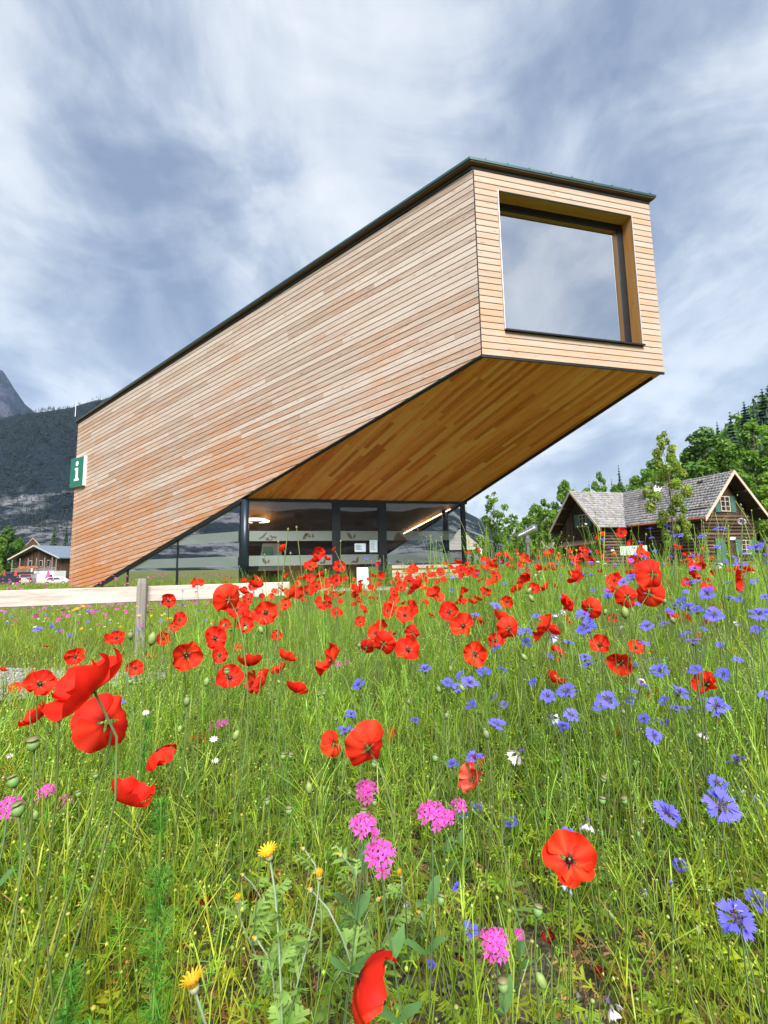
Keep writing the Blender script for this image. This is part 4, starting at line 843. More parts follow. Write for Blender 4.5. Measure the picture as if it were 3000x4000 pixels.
def conifer_parts(seed, h=10., wd=4.2, cols=((.016, .042, .022), (.024, .058, .027), (.012, .033, .019)), whorls=32, per=9, bare=.06):
    r = np.random.default_rng(seed); V = []; T = []; C = []
    for i in range(whorls):
        q = i/(whorls-1); z = h*(bare+(1-bare)*q); L_ = wd/2*(1-q)**.85*r.uniform(.8, 1.1)+.16
        for k in range(per):
            a = 2*math.pi*(k+r.uniform(-.35, .35))/per+i*.7; l = L_*r.uniform(.7, 1.15); dx, dy = math.cos(a), math.sin(a); wv = l*.26+.07
            n = len(V); base = np.array([0, 0, z]); dr = -l*r.uniform(.12, .42)
            m_ = base+np.array([dx*l*.55, dy*l*.55, dr*.3+.04*l]); e = base+np.array([dx*l, dy*l, dr])
            s = np.array([-dy, dx, 0])*wv; dn = np.array([0, 0, -wv*.55])
            V += [base, m_+s+dn, e, m_-s+dn, m_]
            T += [(n, n+1, n+4), (n+4, n+1, n+2), (n, n+4, n+3), (n+4, n+2, n+3)]
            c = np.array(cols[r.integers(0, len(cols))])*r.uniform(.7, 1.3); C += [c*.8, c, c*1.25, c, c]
    n = len(V); V.append(np.array([0, 0, h*1.01])); C.append(np.array(cols[0]))
    for k in range(5): V.append(np.array([math.cos(k*1.2566)*wd*.085, math.sin(k*1.2566)*wd*.085, h*.72])); C.append(np.array(cols[0])); T.append((n, n+1+k, n+1+(k+1) % 5))
    b = B(); b.tube([(0, 0, -.3), (0, 0, h*.5), (0, 0, h*.99)], [h*.014, h*.009, .01], 6)
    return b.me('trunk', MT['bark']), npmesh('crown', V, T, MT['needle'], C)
def put_tree(name, parts, loc, h, w_, rz, label, group=None, h0=10., w0=5.):
    t = thing(name, label, 'tree', loc, 0, group); k = Matrix.Rotation(rz, 4, 'Z') @ Matrix.Diagonal((w_/w0, w_/w0, h/h0, 1))
    link('trunk', parts[0], t, k); link('crown', parts[1], t, k); return t
GREEN = ((.12, .235, .03), (.165, .285, .04), (.085, .17, .025)); DARKG = ((.085, .175, .03), (.12, .22, .036), (.06, .13, .024)); LIME = ((.19, .31, .045), (.24, .35, .05), (.13, .23, .032))
DEC = [tree_parts(1, cols=DARKG, n=7000), tree_parts(2, cols=GREEN, n=7000, ncl=32), tree_parts(3, cols=GREEN, wd=4.2, n=5500, ncl=22), tree_parts(4, cols=LIME, n=6000)]
BIR = tree_parts(7, wd=4.0, n=2600, size=.16, cols=GREEN, ncl=20)
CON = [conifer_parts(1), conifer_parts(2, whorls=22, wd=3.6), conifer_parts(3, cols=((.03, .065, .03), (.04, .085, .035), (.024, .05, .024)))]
def tree_at(kind, parts, px_, top, wpx, d, label, group='trees behind the log house', base=None, h0=10., w0=5.):
    p = at(px_, top, d); zb = base if base is not None else (-.1+hillz(p.x, p.y)); h = p.z-zb; return put_tree(kind, parts, (p.x, p.y, zb), h, wpx/F*d, random.uniform(0, 6.28), label, group, h0, w0)
HP = np.array([[-180, 7], [-120, 9], [-95, 10], [-60, 14.5], [-48, 14.5], [-40.5, 15.0], [-38.4, 16.3], [-36, 17.4], [-31, 18.1], [-25, 17.5], [-15, 15], [-5, 11], [5, 8.2], [8.5, 7.6], [10.2, 6.4], [12, 5.2], [14.5, 3.6], [19, 2.5], [30, 3], [60, 5], [100, 8], [180, 7]])
def hill_base(az, r):
    e = np.interp(az, [0, 17, 22, 27, 31, 35, 38, 42, 48, 60, 80, 105], [0, 0, 1.2, 3.4, 5.2, 7.8, 10.2, 13.5, 17, 18, 12, 0])
    return np.tan(np.radians(e))*278.*S((r-58)/232.)**1.15*(1-.6*S((r-300)/200))
def hillz(x, y): return float(hill_base(np.degrees(np.arctan2(x, y)), np.hypot(x, y)))
# wooded hill behind the log house
az = np.linspace(8, 112, 130); rr = np.linspace(55, 460, 70)
A2, R2 = np.meshgrid(az, rr); Z2 = hill_base(A2, R2)-.6
A2r = np.radians(A2); V = np.stack([R2*np.sin(A2r), R2*np.cos(A2r), Z2+.05], -1).reshape(-1, 3)
nA = len(az); T = []
for i in range(len(rr)-1):
    for k in range(nA-1): o = i*nA+k; T += [(o, o+1, o+nA+1), (o, o+nA+1, o+nA)]
hm = pmat('hill_ground', (.04, .062, .02), .95, noise=.35, nscale=.05)
tag(link('wooded_hill', npmesh('wooded_hill', V, np.array(T)[:, ::-1], hm, smooth=True)), kind='structure')
def forest(name, parts_list, pts, hs, parent_kind='stuff'):
    """many far trees joined into one mesh (crowns only)"""
    Vs = []; Ts = []; Cs_ = []; n = 0
    for pi, (me_, h0, w0) in enumerate(parts_list):
        nv = len(me_.vertices); v0 = np.empty(nv*3, np.float32); me_.vertices.foreach_get('co', v0); v0 = v0.reshape(-1, 3)
        t0 = np.empty(len(me_.polygons)*3, np.int32); me_.loops.foreach_get('vertex_index', t0); t0 = t0.reshape(-1, 3)
        c0 = np.empty(nv*4, np.float32); me_.attributes['tint'].data.foreach_get('color', c0); c0 = c0.reshape(-1, 4)[:, :3]
        idx = np.arange(len(pts))[np.arange(len(pts)) % len(parts_list) == pi]
        for i in idx:
            a = RNG.uniform(0, 6.28); s = hs[i]/h0; w_ = s*RNG.uniform(.75, 1.15)*1.0; ca, sa = math.cos(a), math.sin(a)
            v = np.empty_like(v0); v[:, 0] = (v0[:, 0]*ca-v0[:, 1]*sa)*w_+pts[i][0]; v[:, 1] = (v0[:, 0]*sa+v0[:, 1]*ca)*w_+pts[i][1]; v[:, 2] = v0[:, 2]*s+pts[i][2]
            Vs.append(v); Ts.append(t0+n); Cs_.append(c0*RNG.uniform(.7, 1.3)); n += nv
    o = link(name, npmesh(name, np.concatenate(Vs), np.concatenate(Ts), parts_list[0][0].materials[0], np.concatenate(Cs_))); return o
LOWC = conifer_parts(11, whorls=7, per=5, wd=4.8)[1]; LOWC2 = conifer_parts(12, whorls=7, per=5, wd=4.2, cols=((.03, .065, .03), (.04, .08, .033), (.024, .05, .024)))[1]
LOWD = crown_mesh('low_crown', [(math.cos(i*2.4)*1.3*(i > 0), math.sin(i*2.4)*1.3, 3+i*.85, 1.5) for i in range(8)], 140, .74, GREEN, MT['leaf'], .8, 5)
pts = []; hs = []
for _ in range(1900):
    a = RNG.uniform(18, 54) ; r_ = RNG.uniform(90, 360); z = float(hill_base(a, r_))
    if z < 1.5 and a < 27: continue
    pts.append((r_*math.sin(math.radians(a)), r_*math.cos(math.radians(a)), z-.5)); hs.append(RNG.uniform(10, 18)*(1 if a > 30 else .6))
k3 = len(pts)*2//3
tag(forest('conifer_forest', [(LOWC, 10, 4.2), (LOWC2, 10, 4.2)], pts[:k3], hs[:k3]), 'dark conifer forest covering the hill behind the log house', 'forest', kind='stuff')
tag(forest('broadleaf_forest', [(LOWD, 10, 5)], pts[k3:], [h*.85 for h in hs[k3:]]), 'green broadleaf woods mixed among the conifers on the hill', 'forest', kind='stuff')
# single trees behind and beside the log house
for a in ((0, 2740, 1690, 300, 72, 'large round broadleaf tree rising over the right roof ridge, left of the dark spruces'), (1, 2560, 1800, 190, 66, 'mid green broadleaf tree just behind the ridge left of the large round tree'),
          (2, 2345, 1852, 110, 64, 'slim broadleaf tree sticking up over the left roof ridge'), (1, 2480, 1868, 130, 70, 'low broadleaf tree behind the chimney of the log house'), (0, 2420, 1895, 110, 80, 'dark bushy tree behind the roof valley'),
          (1, 2205, 1885, 130, 58, 'leafy tree whose open top stands left of the left gable'), (2, 2128, 1955, 120, 56, 'rounded green tree left of the log house'), (1, 2060, 2020, 120, 60, 'dense low tree behind the silver telescope'),
          (3, 2030, 2065, 100, 44, 'light green bush tree left of the silver telescope'), (1, 2290, 1915, 110, 62, 'low green treetop between the left gable and the slim tree'),
          (2, 2935, 1655, 240, 60, 'tall pale stemmed tree at the right edge above the gable'), (3, 3010, 1850, 190, 50, 'bright green tree cut by the right edge beside the gable'), (1, 3090, 1700, 260, 64, 'broadleaf tree at the far right behind the log house'), (0, 2640, 1830, 150, 64, 'dark green tree behind the maple and the roof'), (2, 2160, 2010, 130, 50, 'bushy green tree filling the gap left of the left gable'), (1, 2090, 1975, 110, 66, 'pale treetop between telescope and log house'), (3, 2250, 1935, 100, 70, 'yellow green treetop just behind the left gable'), (2, 2400, 1900, 110, 66, 'fresh green tree above the roof valley'), (1, 2525, 1850, 120, 78, 'fresh green tree between chimney and maple'), (2, 2680, 1770, 170, 76, 'tall fresh green tree right of the maple top'), (1, 2830, 1730, 200, 68, 'dense green crown directly over the right gable apex')):
    tree_at('broadleaf_tree', DEC[a[0]], *a[1:])
for a in ((0, 2416, 1818, 62, 96, 'lone pointed spruce spire left of the maple'), (1, 2300, 1880, 46, 90, 'small spruce tip over the left ridge'), (1, 2246, 1903, 34, 92, 'tiny spruce tip left of the left gable apex'), (0, 2388, 1872, 50, 98, 'dark spruce left of the lone spire'),
          (2, 2850, 1610, 120, 105, 'tall dark spruce on the slope above the right gable'), (0, 2905, 1570, 130, 125, 'tall spruce behind the pale stemmed tree at right'), (1, 2975, 1520, 130, 140, 'highest spruce on the hill at the right edge'), (0, 2800, 1650, 90, 115, 'narrow spruce between the round tree and the tall dark spruce'), (2, 3040, 1560, 140, 120, 'spruce cut by the right picture edge')):
    tree_at('spruce', CON[a[0]], *a[1:], group='spruces on the hill', w0=4.2)
SAP = tree_parts(21, h=10, wd=4.4, n=1900, size=.18, crk=.8, cols=tuple(tuple(min(1, q*1.35) for q in c) for c in LIME), nb=8, lo=.16, trunk=.11, up=1.2, ncl=26)
SAP2 = tree_parts(23, h=10, wd=4.4, n=1200, size=.28, cols=GREEN, nb=8, lo=.12, trunk=.11, up=1.3, ncl=22)
MAP = tree_parts(31, h=10, wd=4.4, n=4200, size=.145, crk=.72, cols=((.19, .31, .04), (.23, .33, .045), (.30, .27, .045), (.14, .25, .035)), lo=.2, trunk=.12, ncl=34, up=1.0)
tree_at('sapling', SAP, 1925, 1925, 165, 19, 'thin light green sapling right of the glass front corner', 'young planted trees', -.05)
tree_at('sapling', SAP2, 2000, 2010, 130, 22, 'lower bushy sapling between the thin sapling and the telescope', 'young planted trees', -.05)
tree_at('maple_tree', MAP, 2592, 1690, 185, 25, 'young maple with yellow green reddish leaves standing before the log house', 'young planted trees', -.05)
tree_at('sapling', SAP2, 1868, 2090, 70, 30, 'small bush at the foot of the pavilion', 'young planted trees', -.05)
# left trees
tree_at('broadleaf_tree', DEC[0], 28, 2062, 110, 112, 'dark leafy tree left of the barn behind the farmhouse', 'trees at the farmhouse', gb)
tree_at('broadleaf_tree', DEC[1], -20, 2085, 110, 108, 'green tree at the left edge behind the farmhouse roof', 'trees at the farmhouse', gb)
tree_at('broadleaf_tree', DEC[1], 78, 2105, 70, 116, 'smaller green tree between the dark leafy tree and the barn', 'trees at the farmhouse', gb)
tree_at('spruce', CON[2], 213, 2052, 62, 118, 'spruce behind the brick chimney of the farmhouse', 'trees at the farmhouse', gb, w0=4.2)
tree_at('spruce', CON[0], 262, 2040, 46, 126, 'dark narrow spruce close to the timber wall corner', 'trees at the farmhouse', gb, w0=4.2)
tree_at('broadleaf_tree', DEC[3], 2, 2195, 26, 88, 'bright green shrub at the left edge beside the van', 'trees at the farmhouse', gb)
# ---------------------------------------------------------------- mountains
def fbm(x, y, o=6):
    v = np.zeros_like(x); a = 1.0
    for i in range(o):
        k = 2.0**i; v += a*(np.sin(x*k*1.7+i*1.3+1.9*np.sin(y*k*1.1+i))*np.cos(y*k*1.9+i*2.1+1.7*np.sin(x*k*.9))); a *= .52
    return v
def mountain(name, az0, az1, r0_, r1_, prof, mat, rough, na=260, nr=80, amp=1.0, back=.35):
    az = np.linspace(az0, az1, na); t = np.linspace(0, 1+back, nr)
    A, Tt = np.meshgrid(az, t); el = np.interp(A, prof[:, 0], prof[:, 1])
    hr = np.tan(np.radians(el))*r1_
    z = np.where(Tt <= 1, hr*(.25*Tt+.75*Tt**1.35), hr*(1-.8*(Tt-1)))
    R_ = r0_+(r1_-r0_)*Tt; Ar = np.radians(A); x = R_*np.sin(Ar); y = R_*np.cos(Ar)
    z = z+amp*fbm(x/rough, y/rough)*np.minimum(1, Tt*2)*(hr*.035+2)-3
    V = np.stack([x, y, z], -1).reshape(-1, 3); T = []
    for i in range(nr-1):
        for k in range(na-1): o = i*na+k; T += [(o, o+1, o+na+1), (o, o+na+1, o+na)]
    return tag(link(name, npmesh(name, V, np.array(T)[:, ::-1], mat, smooth=True)), kind='structure'), V.reshape(nr, na, 3)
def mtmat(name, forest_c, rock_c, sc_, thr, bias_low=0):
    m = bpy.data.materials.new(name); m.use_nodes = True; t = m.node_tree; p = t.nodes['Principled BSDF']; p.inputs['Roughness'].default_value = .95; p.inputs['Specular IOR Level'].default_value = .05
    g = N(t, 'ShaderNodeNewGeometry'); n1 = N(t, 'ShaderNodeTexNoise', i_Scale=sc_, i_Detail=9.0, i_Roughness=.66); t.links.new(g.outputs['Position'], n1.inputs['Vector'])
    n2 = N(t, 'ShaderNodeTexNoise', i_Scale=sc_*14, i_Detail=5.0, i_Roughness=.7); t.links.new(g.outputs['Position'], n2.inputs['Vector'])
    fc = ramp(t, n2.outputs[0], [(.3, tuple(x*.35 for x in forest_c)), (.7, tuple(x*1.9 for x in forest_c))])
    rc = ramp(t, n2.outputs[0], [(.3, tuple(x*.7 for x in rock_c)), (.7, tuple(x*1.25 for x in rock_c))])
    sz = N(t, 'ShaderNodeSeparateXYZ'); t.links.new(g.outputs['Position'], sz.inputs[0])
    f = math_n(t, 'ADD', n1.outputs[0], math_n(t, 'MULTIPLY', sz.outputs[2], -bias_low))
    t.links.new(mixc(t, ramp(t, f, [(thr, (0, 0, 0)), (thr+.07, (1, 1, 1))]), fc, rc), p.inputs['Base Color'])
    b = N(t, 'ShaderNodeBump', i_Strength=1.0, i_Distance=6.0); t.links.new(n2.outputs[0], b.inputs['Height']); t.links.new(b.outputs[0], p.inputs['Normal']); return m
mm = mtmat('mountain_forest', (.0095, .016, .022), (.15, .155, .165), .011, .47, .00085)  # the blue of the haze is mixed into the forest colour
mo, MV = mountain('mountain', -180, 180, 420, 1150, HP, mm, 160., na=520, nr=70)
PK = np.array([[-60, 12], [-52, 16], [-46, 18.5], [-43, 19.3], [-42, 19.4], [-40.9, 18.9], [-40.2, 18.0], [-39.5, 16.9], [-38.8, 16.0], [-36.5, 14], [-33, 11], [-28, 8]])
mountain('rocky_peak', -60, -28, 1700, 2500, PK, mtmat('peak_rock', (.02, .027, .045), (.065, .068, .095), .006, .47), 260., na=150, nr=60, amp=1.2)
# forest standing on the mountain: one joined mass
CONE = conifer_parts(15, whorls=4, per=4, wd=4.6, cols=((.009, .019, .017), (.014, .027, .022), (.007, .014, .014)))[1]
pm = []; hm_ = []
nr_, na_ = MV.shape[:2]
while len(pm) < 3400:
    i = RNG.uniform(.02, .985)**.8; a = RNG.uniform(-47, -27) if RNG.random() < .93 else RNG.uniform(2, 16)
    kk = (a+180)/360*(na_-1); k = int(kk); ii = i/(1.35)*(nr_-1); i0 = int(ii)
    fx, fy = kk-k, ii-i0
    q = (MV[i0, k]*(1-fx)+MV[i0, k+1]*fx)*(1-fy)+(MV[i0+1, k]*(1-fx)+MV[i0+1, k+1]*fx)*fy
    den_ = float(fbm(np.array(q[0]/60.), np.array(q[1]/60.)))+i*1.0-.15
    if den_ < RNG.uniform(-.5, .5): continue
    pm.append(q-np.array([0, 0, 1])); hm_.append(RNG.uniform(10, 19))
tag(forest('mountain_forest', [(CONE, 10, 4.4)], pm, hm_), 'dark conifer forest covering the mountain slope behind the building', 'forest', kind='stuff')
